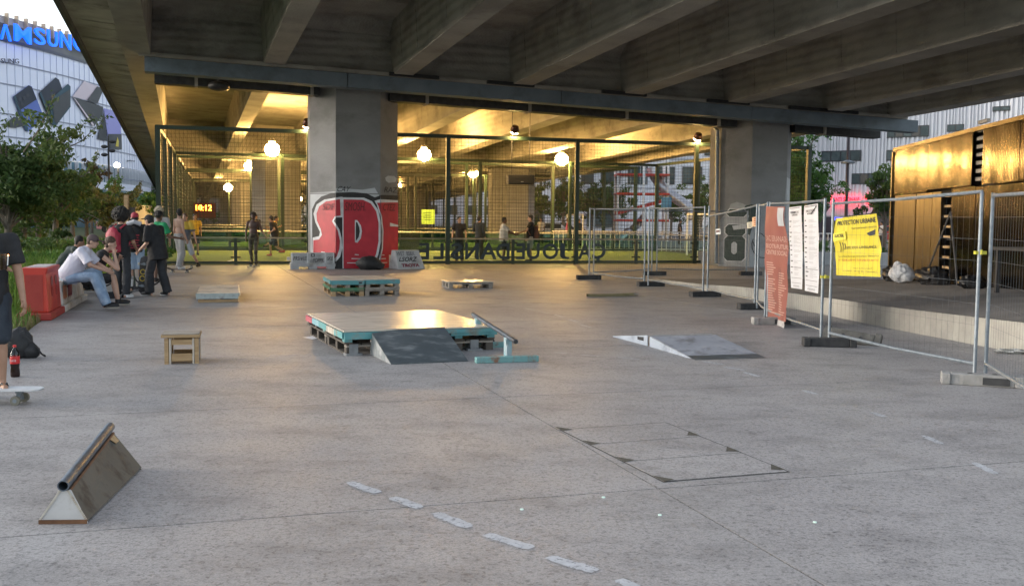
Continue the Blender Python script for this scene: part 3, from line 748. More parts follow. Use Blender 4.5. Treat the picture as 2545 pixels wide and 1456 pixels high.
M_PALEBLUE = mat('pale_blue_paint', (.15, .32, .37), (.22, .40, .45), rough=.5, scale=6, c3=(.30, .36, .38), s3=4)
M_CHROME = mat('worn_steel_tube', (.10, .125, .155), (.19, .22, .26), rough=.42, metal=.7, scale=12, c3=(.10, .09, .085), s3=6)

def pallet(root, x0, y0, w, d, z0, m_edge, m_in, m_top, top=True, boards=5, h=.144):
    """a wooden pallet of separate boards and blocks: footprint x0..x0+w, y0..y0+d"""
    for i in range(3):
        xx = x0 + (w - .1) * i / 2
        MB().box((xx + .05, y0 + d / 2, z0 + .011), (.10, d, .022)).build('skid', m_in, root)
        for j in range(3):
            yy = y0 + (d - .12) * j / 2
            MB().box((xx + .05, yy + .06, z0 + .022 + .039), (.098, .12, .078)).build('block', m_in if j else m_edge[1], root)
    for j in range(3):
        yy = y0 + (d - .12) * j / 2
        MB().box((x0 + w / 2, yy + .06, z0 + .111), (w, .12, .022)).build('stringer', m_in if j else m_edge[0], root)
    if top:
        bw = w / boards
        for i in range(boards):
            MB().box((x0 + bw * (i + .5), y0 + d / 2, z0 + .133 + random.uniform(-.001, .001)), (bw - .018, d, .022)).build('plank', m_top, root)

# 1 the big platform of pallets under a waxed sheet
FLc, FRc, BRc, BLc = [G(x, y, .31) for x, y in ((856, 822), (1225.5, 811), (1111, 770), (781, 778.5))]
ex = ((FRc - FLc) + (BRc - BLc)).normalized(); ang = math.atan2(ex.y, ex.x)
pw_, pd_ = ((FRc - FLc).length + (BRc - BLc).length) / 2, ((BLc - FLc).length + (BRc - FRc).length) / 2
plat = thing('skate_platform', 'wide low skate platform of stacked turquoise pallets under a shiny pale sheet', 'platform', (FLc.x, FLc.y, 0), ang)
for (a, b) in ((0, 0), (1, 0), (0, 1), (1, 1)):
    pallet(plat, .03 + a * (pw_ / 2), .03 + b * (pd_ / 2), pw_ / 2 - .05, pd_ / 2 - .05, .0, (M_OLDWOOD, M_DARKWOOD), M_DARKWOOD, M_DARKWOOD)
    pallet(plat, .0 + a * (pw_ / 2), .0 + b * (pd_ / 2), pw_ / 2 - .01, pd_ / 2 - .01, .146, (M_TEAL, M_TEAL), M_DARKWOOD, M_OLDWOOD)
MB().box((pw_ / 2, pd_ / 2, .302), (pw_ + .02, pd_ + .02, .015)).build('top_sheet', M_PALEPLY, plat)
for x0, x1, z in ((-.01, .62, .245), (.62, 1.35, .243), (1.36, pw_ + .02, .246)):
    MB().box(((x0 + x1) / 2, -.018, z), (x1 - x0 - .008, .024, .085)).build('fascia_plank', M_TEAL, plat)
MB().box((pw_ * .78, -.038, .262), (.75, .016, .04)).build('fascia_plank', M_TEAL, plat)
for k in range(5):
    y0, y1 = pd_ * k / 5, pd_ * (k + 1) / 5
    MB().box((-.018, (y0 + y1) / 2, .248 + random.uniform(-.004, .004)), (.022, y1 - y0 - .012, .078)).build('fascia_plank', [M_TEAL, M_PALEPLY, M_TEAL, M_PALEBLUE, mat('faded_red_paint', (.30, .05, .07), (.4, .1, .12), rough=.7)][k], plat)
for x in (.12, .95, 1.7):
    MB().box((x, .07, .07), (.11, .11, .14)).box((x, .07, .012), (.2, .16, .024)).build('foot_block', mat('scuffed_grey_block', (.16, .165, .17), (.24, .25, .25), rough=.7, scale=12), plat)
# scraps around it
tag(MB().sheet([G(752, 838, .006), G(790, 833, .006), G(812, 838, .006), G(775, 843, .006)]).build('paper_sheet', flat('white_paper', (.7, .7, .72))), 'flat white paper sheet on the floor left of the big platform', 'paper')

# 2 the dark kicker leaning on its front
rA, rB, rC, rD = G(972, 906), G(1163, 898), AT(1105, 815, 12.98), AT(920, 822, 12.75)
ramp = thing('kicker_ramp', 'dark slate skate ramp leaning up against the front of the big platform', 'ramp', (rA + rB) / 2)
o_ = ramp.location
def L(v): return Vector(v) - o_
up_ = Vector((0, 0, .012))
rC0, rD0 = Vector((rC.x, rC.y, 0)), Vector((rD.x, rD.y, 0))
MB().hexa([L(rA), L(rB), L(rC), L(rD), L(rA) + up_, L(rB) + up_, L(rC) + up_, L(rD) + up_]).build('ramp_surface', M_DARKPLY, ramp)
M_RSIDE = mat('ramp_side_board', (.15, .17, .175), (.24, .26, .265), rough=.7, scale=6, c3=(.4, .4, .4), s3=5)
inw = (rB - rA).normalized() * .02
MB().hexa([L(rA) + Vector((0, 0, -.0)), L(rA) + inw, L(rD0) + inw, L(rD0), L(rA) + Vector((0, 0, .004)), L(rA) + inw + Vector((0, 0, .004)), L(rD) + inw - up_ * .2, L(rD) - up_ * .2]).build('side_panel', M_RSIDE, ramp)
MB().hexa([L(rB) - inw, L(rB), L(rC0), L(rC0) - inw, L(rB) - inw + Vector((0, 0, .004)), L(rB) + Vector((0, 0, .004)), L(rC) - up_ * .2, L(rC) - inw - up_ * .2]).build('side_panel', M_RSIDE, ramp)
MB().hexa([L(rD0) + inw, L(rC0) - inw, L(rC0) - inw * 2, L(rD0) + inw * 2, L(rD) + inw - up_ * 2, L(rC) - inw - up_ * 2, L(rC) - inw * 2 - up_ * 2, L(rD) + inw * 2 - up_ * 2]).build('back_board', M_DARKWOOD, ramp)

# 3 the flat rail with its two timber feet
f1, f2 = G(1188, 862), G(1262, 896)
top1, top2 = AT(1188, 789, f1.y), AT(1262, 836, f2.y)
rail = thing('grind_rail', 'pale blue skate rail with a steel tube on two chipped timber feet', 'skate rail', (f1 + f2) / 2)
o_ = rail.location
d_ = (top2 - top1); ta, tb_ = top1 - d_ * .19, top2 + d_ * .24
MB().cyl(L(ta), L(tb_), .029, seg=14).build('tube', M_CHROME, rail, smooth=True)
MB().cyl(L(tb_), L(tb_ + d_.normalized() * .004), .022, seg=12).build('tube_mouth', M_BLACK, rail)
for f_, t_ in ((f1, top1), (f2, top2)):
    MB().box(L((f_ + t_) / 2), (.07, .07, (t_ - f_).z - .02), rz=.6).build('upright', M_PALEBLUE, rail)
    MB().hexa([L(t_) + Vector((x, y, z)) for x, y, z in ((-.02, -.02, -.13), (.02, -.02, -.13), (.02, .02, -.13), (-.02, .02, -.13), (-.02, -.09, -.02), (.02, -.09, -.02), (.02, .03, -.02), (-.02, .03, -.02))]).build('gusset', M_PALEBLUE, rail)
M_CHIP = mat('chipped_foot_paint', (.12, .26, .26), (.17, .33, .32), rough=.75, scale=4, stretch=(1.5, 1, 1), c3=(.20, .10, .06), s3=4.5)
for (xa, ya, xb, yb) in ((1182, 902, 1336, 897), (1140, 866, 1256, 862)):
    a, b = G(xa, ya), G(xb, yb); dd = b - a
    MB().box(L((a + b) / 2) + Vector((0, 0, .035)), (dd.length, .10, .07), rz=math.atan2(dd.y, dd.x)).build('timber_foot', M_CHIP, rail, bevel=.006)
tag(MB().ell(G(1195, 861) + Vector((0, 0, .06)), (.16, .09, .06), jit=.5).ell(G(1205, 862) + Vector((.06, -.02, .03)), (.14, .07, .04), jit=.5).build('cloth_bundle', M_BLACK, smooth=True), 'crumpled black cloth heaped on the rear foot of the blue rail', 'cloth')

# 4 the low double wedge on the right
kA, kB, kHL, kHR, k2L = G(1718, 891.5), G(1893, 886.5), G(1614, 861), None, G(1523, 836.5)
dv = (kHL - kA)
wd = kB - kA
M_GREYPLY = mat('grey_worn_ply', (.22, .23, .26), (.34, .35, .38), rough=.55, scale=2.5, c3=(.15, .15, .16), s3=3, contrast=.8)
M_WHITEPLY = mat('white_side_panel', (.36, .40, .46), (.46, .50, .55), rough=.6, scale=4, c3=(.26, .28, .32), s3=3)
H4 = .145
def wedge(loc, base_l, base_r, high_l, high_r, label, skirt):
    o = thing('wedge_ramp', label, 'ramp', loc, 0, 'pair of low wedge ramps set back to back')
    q = lambda v, z=0: Vector((v.x - loc.x, v.y - loc.y, z))
    MB().hexa([q(base_l, .001), q(base_r, .001), q(high_r, H4 - .012), q(high_l, H4 - .012), q(base_l, .010), q(base_r, .010), q(high_r, H4), q(high_l, H4)]).build('ramp_surface', M_GREYPLY, o)
    i_ = (base_r - base_l).normalized() * .016; nb = (high_l - base_l).normalized() * .05
    MB().hexa([q(base_l + nb), q(base_l + nb + i_), q(high_l + i_), q(high_l), q(base_l + nb, .006), q(base_l + nb + i_, .006), q(high_l + i_, H4 - .013), q(high_l, H4 - .013)]).build('side_panel', M_WHITEPLY, o)
    MB().hexa([q(base_r + nb - i_), q(base_r + nb), q(high_r), q(high_r - i_), q(base_r + nb - i_, .006), q(base_r + nb, .006), q(high_r, H4 - .013), q(high_r - i_, H4 - .013)]).build('side_panel', M_WHITEPLY, o)
    bk = (base_l - high_l).normalized() * .018
    MB().hexa([q(high_l + i_), q(high_r - i_), q(high_r - i_ + bk), q(high_l + i_ + bk), q(high_l + i_, H4 - .014), q(high_r - i_, H4 - .014), q(high_r - i_ + bk, H4 - .014), q(high_l + i_ + bk, H4 - .014)]).build('back_board', M_PINE, o)
    MB().hexa([q(high_l, H4 - .01), q(high_r, H4 - .01), q(high_r + bk, H4 - .011), q(high_l + bk, H4 - .011), q(high_l, H4 + .004), q(high_r, H4 + .004), q(high_r + bk, H4 + .001), q(high_l + bk, H4 + .001)]).build('edge_strip', M_OLDWOOD, o)
    if skirt:
        f_ = (base_l - high_l).normalized() * .12; e = .16
        MB().add([q(base_l + f_, .003), q(base_r + f_, .003), q(base_r - f_ * .9, .026), q(base_l - f_ * .9, .026)], [(0, 1, 2, 3)]).build('metal_toe_plate', M_DARKPLY, o)
    else:
        a = high_l + (base_l - high_l) * .10; b = high_l + (base_l - high_l) * .25; out = -i_ * .2
        MB().hexa([q(a + out, .05), q(b + out, .05), q(b - out, .05), q(a - out, .05), q(a + out, .105), q(b + out, .105), q(b - out, .105), q(a - out, .105)]).build('side_slot', M_BLACK, o)
    return o
gap = dv.normalized() * .07
wedge((kA + kB) / 2, kA, kB, kHL, kHL + wd, 'grey wedge ramp with white side and a dark steel toe plate at its foot', True)
o2w = thing('wedge_ramp', 'grey wedge ramp with a slotted white side, falling away behind its twin', 'ramp', kHL + gap, 0, 'pair of low wedge ramps set back to back')
q = lambda v, z=0: Vector((v.x - o2w.location.x, v.y - o2w.location.y, z))
hl, hr, bl, br = kHL + gap, kHL + gap + wd, k2L, k2L + wd
i_ = wd.normalized() * .016
MB().hexa([q(hl, H4 - .012), q(hr, H4 - .012), q(br, .001), q(bl, .001), q(hl, H4), q(hr, H4), q(br, .010), q(bl, .010)]).build('ramp_surface', M_WHITEPLY, o2w)
MB().hexa([q(hl), q(hl + i_), q(bl + i_), q(bl), q(hl, H4 - .013), q(hl + i_, H4 - .013), q(bl + i_, .002), q(bl, .002)]).build('side_panel', M_WHITEPLY, o2w)
MB().hexa([q(hr - i_), q(hr), q(br), q(br - i_), q(hr - i_, H4 - .013), q(hr, H4 - .013), q(br, .002), q(br - i_, .002)]).build('side_panel', M_WHITEPLY, o2w)
MB().hexa([q(hl + i_), q(hr - i_), q(hr - i_ + gap * .2), q(hl + i_ + gap * .2), q(hl + i_, H4 - .014), q(hr - i_, H4 - .014), q(hr - i_ + gap * .2, H4 - .014), q(hl + i_ + gap * .2, H4 - .014)]).build('back_board', M_PINE, o2w)
a, b = hl + (bl - hl) * .10, hl + (bl - hl) * .27; out = -i_ * .15
MB().hexa([q(a + out, .055), q(b + out, .055), q(b - out, .055), q(a - out, .055), q(a + out, .108), q(b + out, .095), q(b - out, .095), q(a - out, .108)]).build('side_slot', M_BLACK, o2w)

# 5 the A-frame rail near us
a0, b0, c0_ = G(98, 1300), G(218, 1299), G(352, 1165)
dvec = c0_ - b0; d0_ = a0 + dvec
pf, pb = AT(160, 1203, 5.59), AT(272, 1062, 6.84)
afr = thing('a_frame_rail', 'triangular wooden skate rail topped by a steel pipe, white painted end facing us', 'skate rail', (a0 + b0) / 2)
o_ = afr.location
M_SLAB = mat('scuffed_olive_board', (.06, .058, .05), (.10, .097, .085), rough=.65, scale=3, c3=(.03, .028, .024), s3=6, contrast=.9, bump=.1)
M_WEND = mat('scuffed_white_panel', (.42, .41, .40), (.60, .59, .58), rough=.6, scale=4, c3=(.33, .30, .26), s3=4)
rp = .031
apf = pf - Vector((0, 0, rp)); apb = pb - Vector((0, 0, rp))
sd_ = (b0 - a0).normalized()
tw = sd_ * .022
def board(p, q_, r, s, th, name, m):     # a board with face p q r s and thickness along th
    MB().hexa([L(p), L(q_), L(q_ + th), L(p + th), L(s), L(r), L(r + th), L(s + th)]).build(name, m, afr)
lift = Vector((0, 0, .012))
board(b0 + lift, c0_ + lift, apb + tw, apf + tw, -tw, 'side_board', M_SLAB)
board(a0 + lift, d0_ + lift, apb - tw, apf - tw, tw, 'side_board', M_SLAB)
MB().hexa([L(a0) + dvec.normalized() * -.006, L(b0) + dvec.normalized() * -.006, L(b0) + dvec.normalized() * .012, L(a0) + dvec.normalized() * .012] + [L(p) for p in (apf - tw * 1.4 - dvec.normalized() * .006, apf + tw * 1.4 - dvec.normalized() * .006, apf + tw * 1.4 + dvec.normalized() * .012, apf - tw * 1.4 + dvec.normalized() * .012)]).build('end_panel', M_WEND, afr)
db = dvec.normalized() * .016
MB().hexa([L(d0_) - db, L(c0_) - db, L(c0_), L(d0_)] + [L(p) for p in (apb - tw - db, apb + tw - db, apb + tw, apb - tw)]).build('end_panel', M_SLAB, afr)
e = dvec.normalized() * -.010
M_RUST = mat('rusty_angle', (.10, .045, .02), (.18, .085, .04), rough=.8, scale=14)
MB().hexa([L(a0) + e * 1.6, L(b0) + e * 1.6, L(b0) + e * .65, L(a0) + e * .65] + [L(p) + Vector((0, 0, .022)) for p in (a0 + e * 1.6, b0 + e * 1.6, b0 + e * .65, a0 + e * .65)]).build('foot_strip', M_RUST, afr)
for A_, s_ in ((a0, -1), (b0, 1)):
    top_ = apf + tw * 1.2 * s_
    ww = -sd_ * .012 * s_
    MB().hexa([L(A_) + e * 1.2 + Vector((0, 0, .024)), L(A_) + ww + e * 1.2 + Vector((0, 0, .024)), L(A_) + ww + e * .6 + Vector((0, 0, .024)), L(A_) + e * .6 + Vector((0, 0, .024)), L(top_) + e * 1.2, L(top_) + ww + e * 1.2, L(top_) + ww + e * .6, L(top_) + e * .6]).build('edge_trim', mat('chipped_cream_trim', (.40, .36, .30), (.5, .46, .4), rough=.7, scale=20, c3=(.2, .13, .08), s3=9), afr)
ax = (pb - pf).normalized()
pipe = MB(); q_ = ax.to_track_quat('Z', 'Y'); S_ = 20; V_ = []
for (rr, off) in ((rp, -.03), (rp, None), (rp - .006, None), (rp - .006, -.03)):
    base = L(pf) + ax * -.03 if off is not None else L(pb) + ax * .02
    for k in range(S_): V_.append(base + q_ @ Vector((rr * math.cos(2 * math.pi * k / S_), rr * math.sin(2 * math.pi * k / S_), 0)))
pipe.add(V_, [(r_ * S_ + k, r_ * S_ + (k + 1) % S_, ((r_ + 1) % 4) * S_ + (k + 1) % S_, ((r_ + 1) % 4) * S_ + k) for r_ in range(4) for k in range(S_)])
pipe.build('pipe', M_CHROME, afr, smooth=True)
MB().cyl(L(apf + tw * 1.3 + ax * .01) - Vector((0, 0, .004)), L(apb + tw * 1.3 - ax * .01) - Vector((0, 0, .004)), .008, seg=6).build('weld_bead', M_RUST, afr)
MB().hexa([L(apb + (c0_ - apb) * u + (apf - apb).normalized() * v + tw * 1.1 + sd_ * .003 * k) for k in (0, 1) for u, v in ((.03, .03), (.03, .16), (.18, .12), (.20, .03))]).build('scraped_patch', M_PINE, afr)

# 6 small open wooden box
bx0, bx1 = G(409, 905), G(494.5, 903)
dx = bx1 - bx0; w6 = dx.length; box = thing('grind_box', 'small open-ended wooden box standing alone on the floor', 'wooden box', bx0, math.atan2(dx.y, dx.x))
h6, d6 = .335, .42
for x0, x1 in ((.0, .045), (.052, .07), (w6 - .07, w6 - .052), (w6 - .045, w6)):
    mm = M_PINE if (x0 in (0.0,) or x1 == w6) else mat('pale_pine_batten', (.46, .40, .32), (.56, .5, .42), rough=.7, scale=9)
    MB().box(((x0 + x1) / 2, .01, h6 / 2 - .02), (x1 - x0, .04 if mm is M_PINE else .03, h6 - .04)).build('upright', mm, box)
    MB().box(((x0 + x1) / 2, d6 - .02, h6 / 2 - .02), (x1 - x0, .04, h6 - .04)).build('upright', M_PINE, box)
for z, hh in ((h6 - .085, .06), (.075, .085)):
    MB().box((w6 / 2, .012, z), (w6 - .15, .02, hh)).build('crosspiece', M_PINE, box)
    MB().box((w6 / 2, d6 - .012, z), (w6 - .15, .02, hh)).build('crosspiece', M_PINE, box)
for xx in (.012, w6 - .012): MB().box((xx, d6 / 2, h6 / 2 - .03), (.018, d6 - .09, h6 - .09)).build('side_board', M_OLDWOOD, box)
MB().box((w6 / 2 - .01, d6 / 2 - .005, h6 - .015), (w6 + .05, d6 + .04, .028)).build('top_board', M_PINE, box)
MB().box((w6 / 2 - .01, d6 / 2 - .02, h6 + .006), (w6 + .03, d6 - .06, .010)).build('top_skin', M_OLDWOOD, box)

# 7 the long manual pad on the left
m0, m1 = G(491, 752), G(594, 751); dx = m1 - m0
pad = thing('manual_pad', 'low pale boarded pad of pallets with an orange pine front, left of the pallet stacks', 'manual pad', m0, math.atan2(dx.y, dx.x) + .02)
wp = dx.length
for yy in (0, 1.22):
    pallet(pad, 0.01, yy, wp - .02, 1.2, 0, (M_PINE, M_PINE), M_PINE, M_OLDWOOD, top=False)
for k in range(3):
    MB().box((wp / 2, .02 + .83 * k + .41, .150), (wp + .03, .82, .05)).build('plank', mat('pale_grey_board', (.50, .42, .33), (.64, .56, .46), rough=.75, spec=.15, scale=3, c3=(.30, .28, .25), s3=2), pad)
MB().box((wp / 2 - .02, -.012, .125), (wp + .02, .022, .11)).build('front_board', mat('stained_pale_green_board', (.32, .37, .35), (.45, .48, .46), rough=.7, scale=8, c3=(.25, .24, .23), s3=7), pad)
MB().box((wp + .012, 1.2, .158), (.02, 2.4, .055)).build('edge_strip', flat('cream_edge', (.62, .58, .46), .4), pad)
MB().box((wp / 2, -.005, .03), (wp - .02, .03, .045)).build('skid', M_PINE, pad)

# 8 two stacks of pallets behind the platform
s0, s1, s2 = G(820.6, 736.8), G(905, 735.6), G(992, 733)
for k, (a, b, lab) in enumerate(((s0, s1, 'left stack of two pallets with chipped turquoise and green edges'), (s1, s2, 'right stack of two pallets with a turquoise top edge, touching the left stack'))):
    dx = b - a; st_ = thing('pallet_stack', lab, 'pallet stack', a + dx.normalized() * .02, math.atan2(dx.y, dx.x) - .04, 'pallet stacks behind the platform')
    w8 = dx.length - .03
    pallet(st_, 0, 0, w8, 1.55, 0, (M_GREENP if k == 0 else M_OLDWOOD, M_PINE if k == 0 else M_OLDWOOD), M_PINE if k == 0 else M_OLDWOOD, M_OLDWOOD, boards=4)
    MB().box((w8 / 2, -.012, .155), (w8, .02, .06)).build('edge_board', M_GREENP if k == 0 else M_OLDWOOD, st_)
    MB().box((-.012, .77, .165), (.02, 1.5, .06)).build('edge_board', M_GREENP, st_)
    pallet(st_, .02, .0, w8 - .03, 1.55, .165, (M_PINE if k == 0 else M_OLDWOOD, M_OLDWOOD), M_PINE, M_OLDWOOD, boards=4)
    MB().box((w8 / 2 + .005, -.015, .295 + .004 * k), (w8 - .004, .024, .09)).build('edge_board', M_TEAL, st_)
    MB().box((-.005, .76, .30), (.024, 1.5, .08)).build('edge_board', M_TEAL, st_)
    MB().box((w8 / 2, .78 + .01 * k, .340 + .005 * k), (w8 - .012, 1.58, .018)).build('top_sheet', mat('grey_top_sheet', (.34, .33, .30), (.46, .44, .40), rough=.45, scale=3, c3=(.28, .27, .25), s3=2), st_)
    if k == 0: MB().box((w8 - .08, -.03, .29), (.07, .006, .035)).build('label_plate', M_BLACK, st_)

# 9 a low pallet table further back
t0_, t1_ = G(1116, 717), G(1225, 716); dx = t1_ - t0_
lp = thing('low_pallet', 'single low pallet standing alone behind the platform, pale top', 'pallet', t0_, math.atan2(dx.y, dx.x))
pallet(lp, 0, 0, dx.length, .8, 0, (M_OLDWOOD, M_OLDWOOD), M_OLDWOOD, M_OLDWOOD, boards=4)
MB().box((dx.length / 2, .4, .155), (dx.length + .05, .86, .018)).build('top_sheet', M_PALEPLY, lp)

# 10 a loose timber on the right
t0_, t1_ = G(1460, 738), G(1582, 735.5); dx = t1_ - t0_
bt = MB(); n_ = 8
tb2 = thing('timber_beam', 'loose yellowish timber beam lying on the floor near the mesh fence', 'timber', t0_, math.atan2(dx.y, dx.x))
MB().grid(lambda u, v: (dx.length * u, .10 * (0 if v < .25 else .0 if v < .5 else 1 if v < .75 else 1) - .05, (.0 if v < .25 else .06 if v < .5 else .06 if v < .75 else 0) + .02 * (u - .4) ** 2 * 2), 8, 3).build('beam', mat('mossy_timber', (.16, .14, .07), (.26, .22, .12), rough=.8, scale=6, stretch=(1, 6, 6)), tb2)
MB().box((dx.length * .96, 0, .05), (.10, .12, .05)).build('end_block', M_OLDWOOD, tb2)

# 11 traffic barriers in front of the graffiti pier
def graffito(parent, s, x, z, w, h, y, m=None, shear=.25):
    return text(s, 'graffiti_tag', m or M_INK, frame(Vector((x, y, z)), (1, 0, 0), (0, 0, 1)), parent, w, h, depth=.001, shear=shear)
def plastic_barrier(loc, rz, L_, H_, label, m, base_m=None, scrawl=True):
    o = thing('traffic_barrier', label, 'barrier', loc, rz)
    prof = [(-.22, 0), (.22, 0), (.22, .12), (.13, .2), (.11, H_), (-.11, H_), (-.13, .2), (-.22, .12)]
    b = MB(); b.prism(prof, frame(Vector((0, 0, 0)), (0, 1, 0), (0, 0, 1)), L_)
    b.build('body', m, o, bevel=.02)
    return o
bl = G(722, 669); br_ = G(822, 667); dx = br_ - bl
M_DIRTYW = mat('dirty_white_plastic', (.42, .42, .43), (.58, .58, .58), rough=.6, scale=3, c3=(.30, .29, .28), s3=2.5)
bar = thing('traffic_barrier', 'dirty white plastic barrier covered in black tags at the foot of the graffiti pier', 'barrier', bl, A16)
Lb = 1.45
MB().box((Lb / 2, .2, .10 + .035), (Lb, .36, .13)).box((Lb / 2, .2, .36), (Lb - .06, .24, .34)).build('body', M_DIRTYW, bar, bevel=.015)
for x in (.06, .55, 1.12, Lb - .06): MB().box((x, .075, .36), (.035, .03, .33)).build('rib', M_WHITE, bar)
for x in (.14, .72, 1.3): MB().box((x, .2, .035), (.26, .36, .07)).build('foot', M_DIRTYW, bar)
MB().box((-.05, .2, .33), (.1, .12, .12)).build('connector', M_DIRTYW, bar)
for s, x, w in (('FRSH', .1, .28), ('HUSTL', .36, .22), ('POPPR', .72, .34), ('SKE', 1.18, .2)): graffito(bar, s, x, .28 if w < .3 else .22, w, .13, .074)
MB().box((.72, .076, .45), (.12, .004, .10)).build('graffiti_square', M_INK, bar)
MB().box((.72, .073, .45), (.07, .004, .055)).build('graffiti_square', M_DIRTYW, bar)
# leaning painted block
a, b = G(991, 669.5), G(1057, 668); dx = b - a; wS = dx.length
blk = thing('painted_block', 'wedge shaped white block with black and red graffiti leaning right of the red pier', 'block', a, math.atan2(dx.y, dx.x))
M_BLK = mat('chalky_white', (.44, .45, .46), (.58, .58, .59), rough=.75, scale=3, c3=(.36, .36, .36), s3=3)
MB().hexa([(0, 0, 0), (wS, 0, 0), (wS, .7, 0), (0, .7, 0), (-.02, .24, .62), (wS - .12, .24, .62), (wS - .12, .46, .62), (-.02, .46, .62)]).build('body', M_BLK, blk, bevel=.01)
fr = lambda x, k: frame(Vector((x, .24 * k / .62 - .008, k)), (1, 0, 0), (0, .24, .62))
text('WET  BSBX', 'graffiti_tag', flat('grey_ink', (.07, .07, .08)), fr(.03, .44), blk, .66, .15, depth=.001)
text('LSORZ', 'graffiti_tag', M_INK, fr(.06, .25), blk, .72, .16, depth=.001, shear=.4, bold=.02)
text('TROYA', 'graffiti_tag', flat('dark_red_spray', (.20, .01, .03)), fr(.13, .07), blk, .68, .12, depth=.001, bold=.05)
tag(MB().ell((0, 0, .2), (.42, .26, .24), jit=.25).ell((.22, .05, .14), (.3, .22, .15), jit=.3).ell((-.1, -.05, .34), (.16, .14, .09), jit=.3).build('backpack', mat('black_nylon', (.012, .012, .013), (.025, .025, .027), rough=.65, bump=.4, scale=10), smooth=True), 'black backpack slumped on the ground against the red graffiti pier', 'backpack').location = G(921, 668.5) + Vector((0, -.45, 0))

# ------------------------------------------------------------------ low concrete stage
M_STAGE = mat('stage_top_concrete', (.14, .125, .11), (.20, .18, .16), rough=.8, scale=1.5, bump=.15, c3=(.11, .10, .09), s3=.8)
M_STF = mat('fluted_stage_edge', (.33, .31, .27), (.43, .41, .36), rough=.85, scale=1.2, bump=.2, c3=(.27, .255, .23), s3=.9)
FR_ = [(4.12, 29.9, .004), (4.44, 26.72, .105), (4.74, 25.0, .15), (5.14, 23.7, .20), (5.30, 22.35, .247), (5.45, 20.38, .296), (5.74, 18.98, .315), (6.08, 16.59, .345), (6.71, 13.41, .412), (7.6, 10.2, .47), (9.0, 7.0, .53)]
MID = []
for x, y, h in FR_:
    k = (y - 17.9) / (26.7 - 17.9); MID.append((8.9 + .89 * k, y + (0 if y > 12 else -.0), .55 - .31 * k))
sg = MB(); n_ = len(FR_)
top = [Vector(p) for p in FR_] + [Vector((max(m[0], f_[0] + .6), m[1], max(m[2], f_[2]) if m[1] < 28 else .02)) for m, f_ in zip(MID, FR_)] + [Vector((19, m[1] + .0, max(.02, m[2] + .02))) for m in MID]
fs = []
for r_ in range(2):
    for i in range(n_ - 1): fs.append((r_ * n_ + i, (r_) * n_ + i + 1, (r_ + 1) * n_ + i + 1, (r_ + 1) * n_ + i))
sg.add(top, fs)
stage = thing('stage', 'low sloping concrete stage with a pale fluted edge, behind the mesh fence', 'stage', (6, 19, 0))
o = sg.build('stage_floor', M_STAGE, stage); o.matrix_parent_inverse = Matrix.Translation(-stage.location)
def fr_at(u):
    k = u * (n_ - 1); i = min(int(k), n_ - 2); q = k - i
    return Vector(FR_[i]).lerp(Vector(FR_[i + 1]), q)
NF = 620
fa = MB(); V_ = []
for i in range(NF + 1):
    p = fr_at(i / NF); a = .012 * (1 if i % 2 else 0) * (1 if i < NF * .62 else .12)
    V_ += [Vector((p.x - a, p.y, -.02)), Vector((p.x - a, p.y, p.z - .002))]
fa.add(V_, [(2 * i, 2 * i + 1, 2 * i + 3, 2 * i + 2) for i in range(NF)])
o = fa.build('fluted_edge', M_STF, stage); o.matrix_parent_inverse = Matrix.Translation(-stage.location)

# ------------------------------------------------------------------ gold clad pavilion on the stage
M_GOLD = mat('gold_sheet', (.034, .0245, .013), (.055, .040, .020), rough=.12, metal=1.0, scale=1.2, stretch=(1, 1, .3), c3=(.020, .0145, .008), s3=3)
M_GOLDD = mat('brass_door_boards', (.075, .052, .023), (.12, .083, .035), rough=.34, metal=.85, scale=2.5, stretch=(1, 3, .4), c3=(.06, .042, .018), s3=1.5, contrast=.8)
M_CAVE = flat('pavilion_inside', (.03, .022, .014), .9)
PLw, PRw = Vector((9.79, 26.7, 0)), Vector((8.9, 17.9, 0))
wu = (PRw - PLw).normalized(); wn_ = Vector((wu.y, -wu.x, 0))       # wall normal, towards us
if wn_.x > 0: wn_ = -wn_
def wall(x, y):                                   # photo position -> (distance along the wall, height)
    d_ = ray(x, y); c = Vector((0, 0, EYE)); k = (PLw - c).dot(wn_) / d_.dot(wn_); p = c + d_ * k
    return (p - PLw).dot(wu), p.z
def WP(u, z, off=0.0): return PLw + wu * u + wn_ * off + Vector((0, 0, z))
def z7(x, y): return ((2600 + x / 2.349) * .8175, (320 + y / 2.349) * .8175)
pav = thing('gold_pavilion', 'gold metal clad pavilion with board doors and dark gaps, standing on the stage', 'pavilion', PLw)
pinv = Matrix.Translation(-pav.location)
def ppart(mb, name, m, **k):
    o = mb.build(name, m, pav, **k); o.matrix_parent_inverse = pinv; return o
UMAX = 17.0
ppart(MB().hexa([WP(.02, -.1, -.25), WP(UMAX, -.1, -.25), WP(UMAX, -.1, -5), WP(.02, -.1, -5), WP(.02, 3.5, -.25), WP(UMAX, 3.5, -.25), WP(UMAX, 3.5, -5), WP(.02, 3.5, -5)]), 'core', M_CAVE)
ppart(MB().hexa([WP(-.03, 3.52, .03), WP(UMAX, 3.52, .03), WP(UMAX, 3.52, -5.1), WP(-.03, 3.52, -5.1), WP(-.03, 3.60, .03), WP(UMAX, 3.60, .03), WP(UMAX, 3.60, -5.1), WP(-.03, 3.60, -5.1)]), 'roof', M_GOLDD)
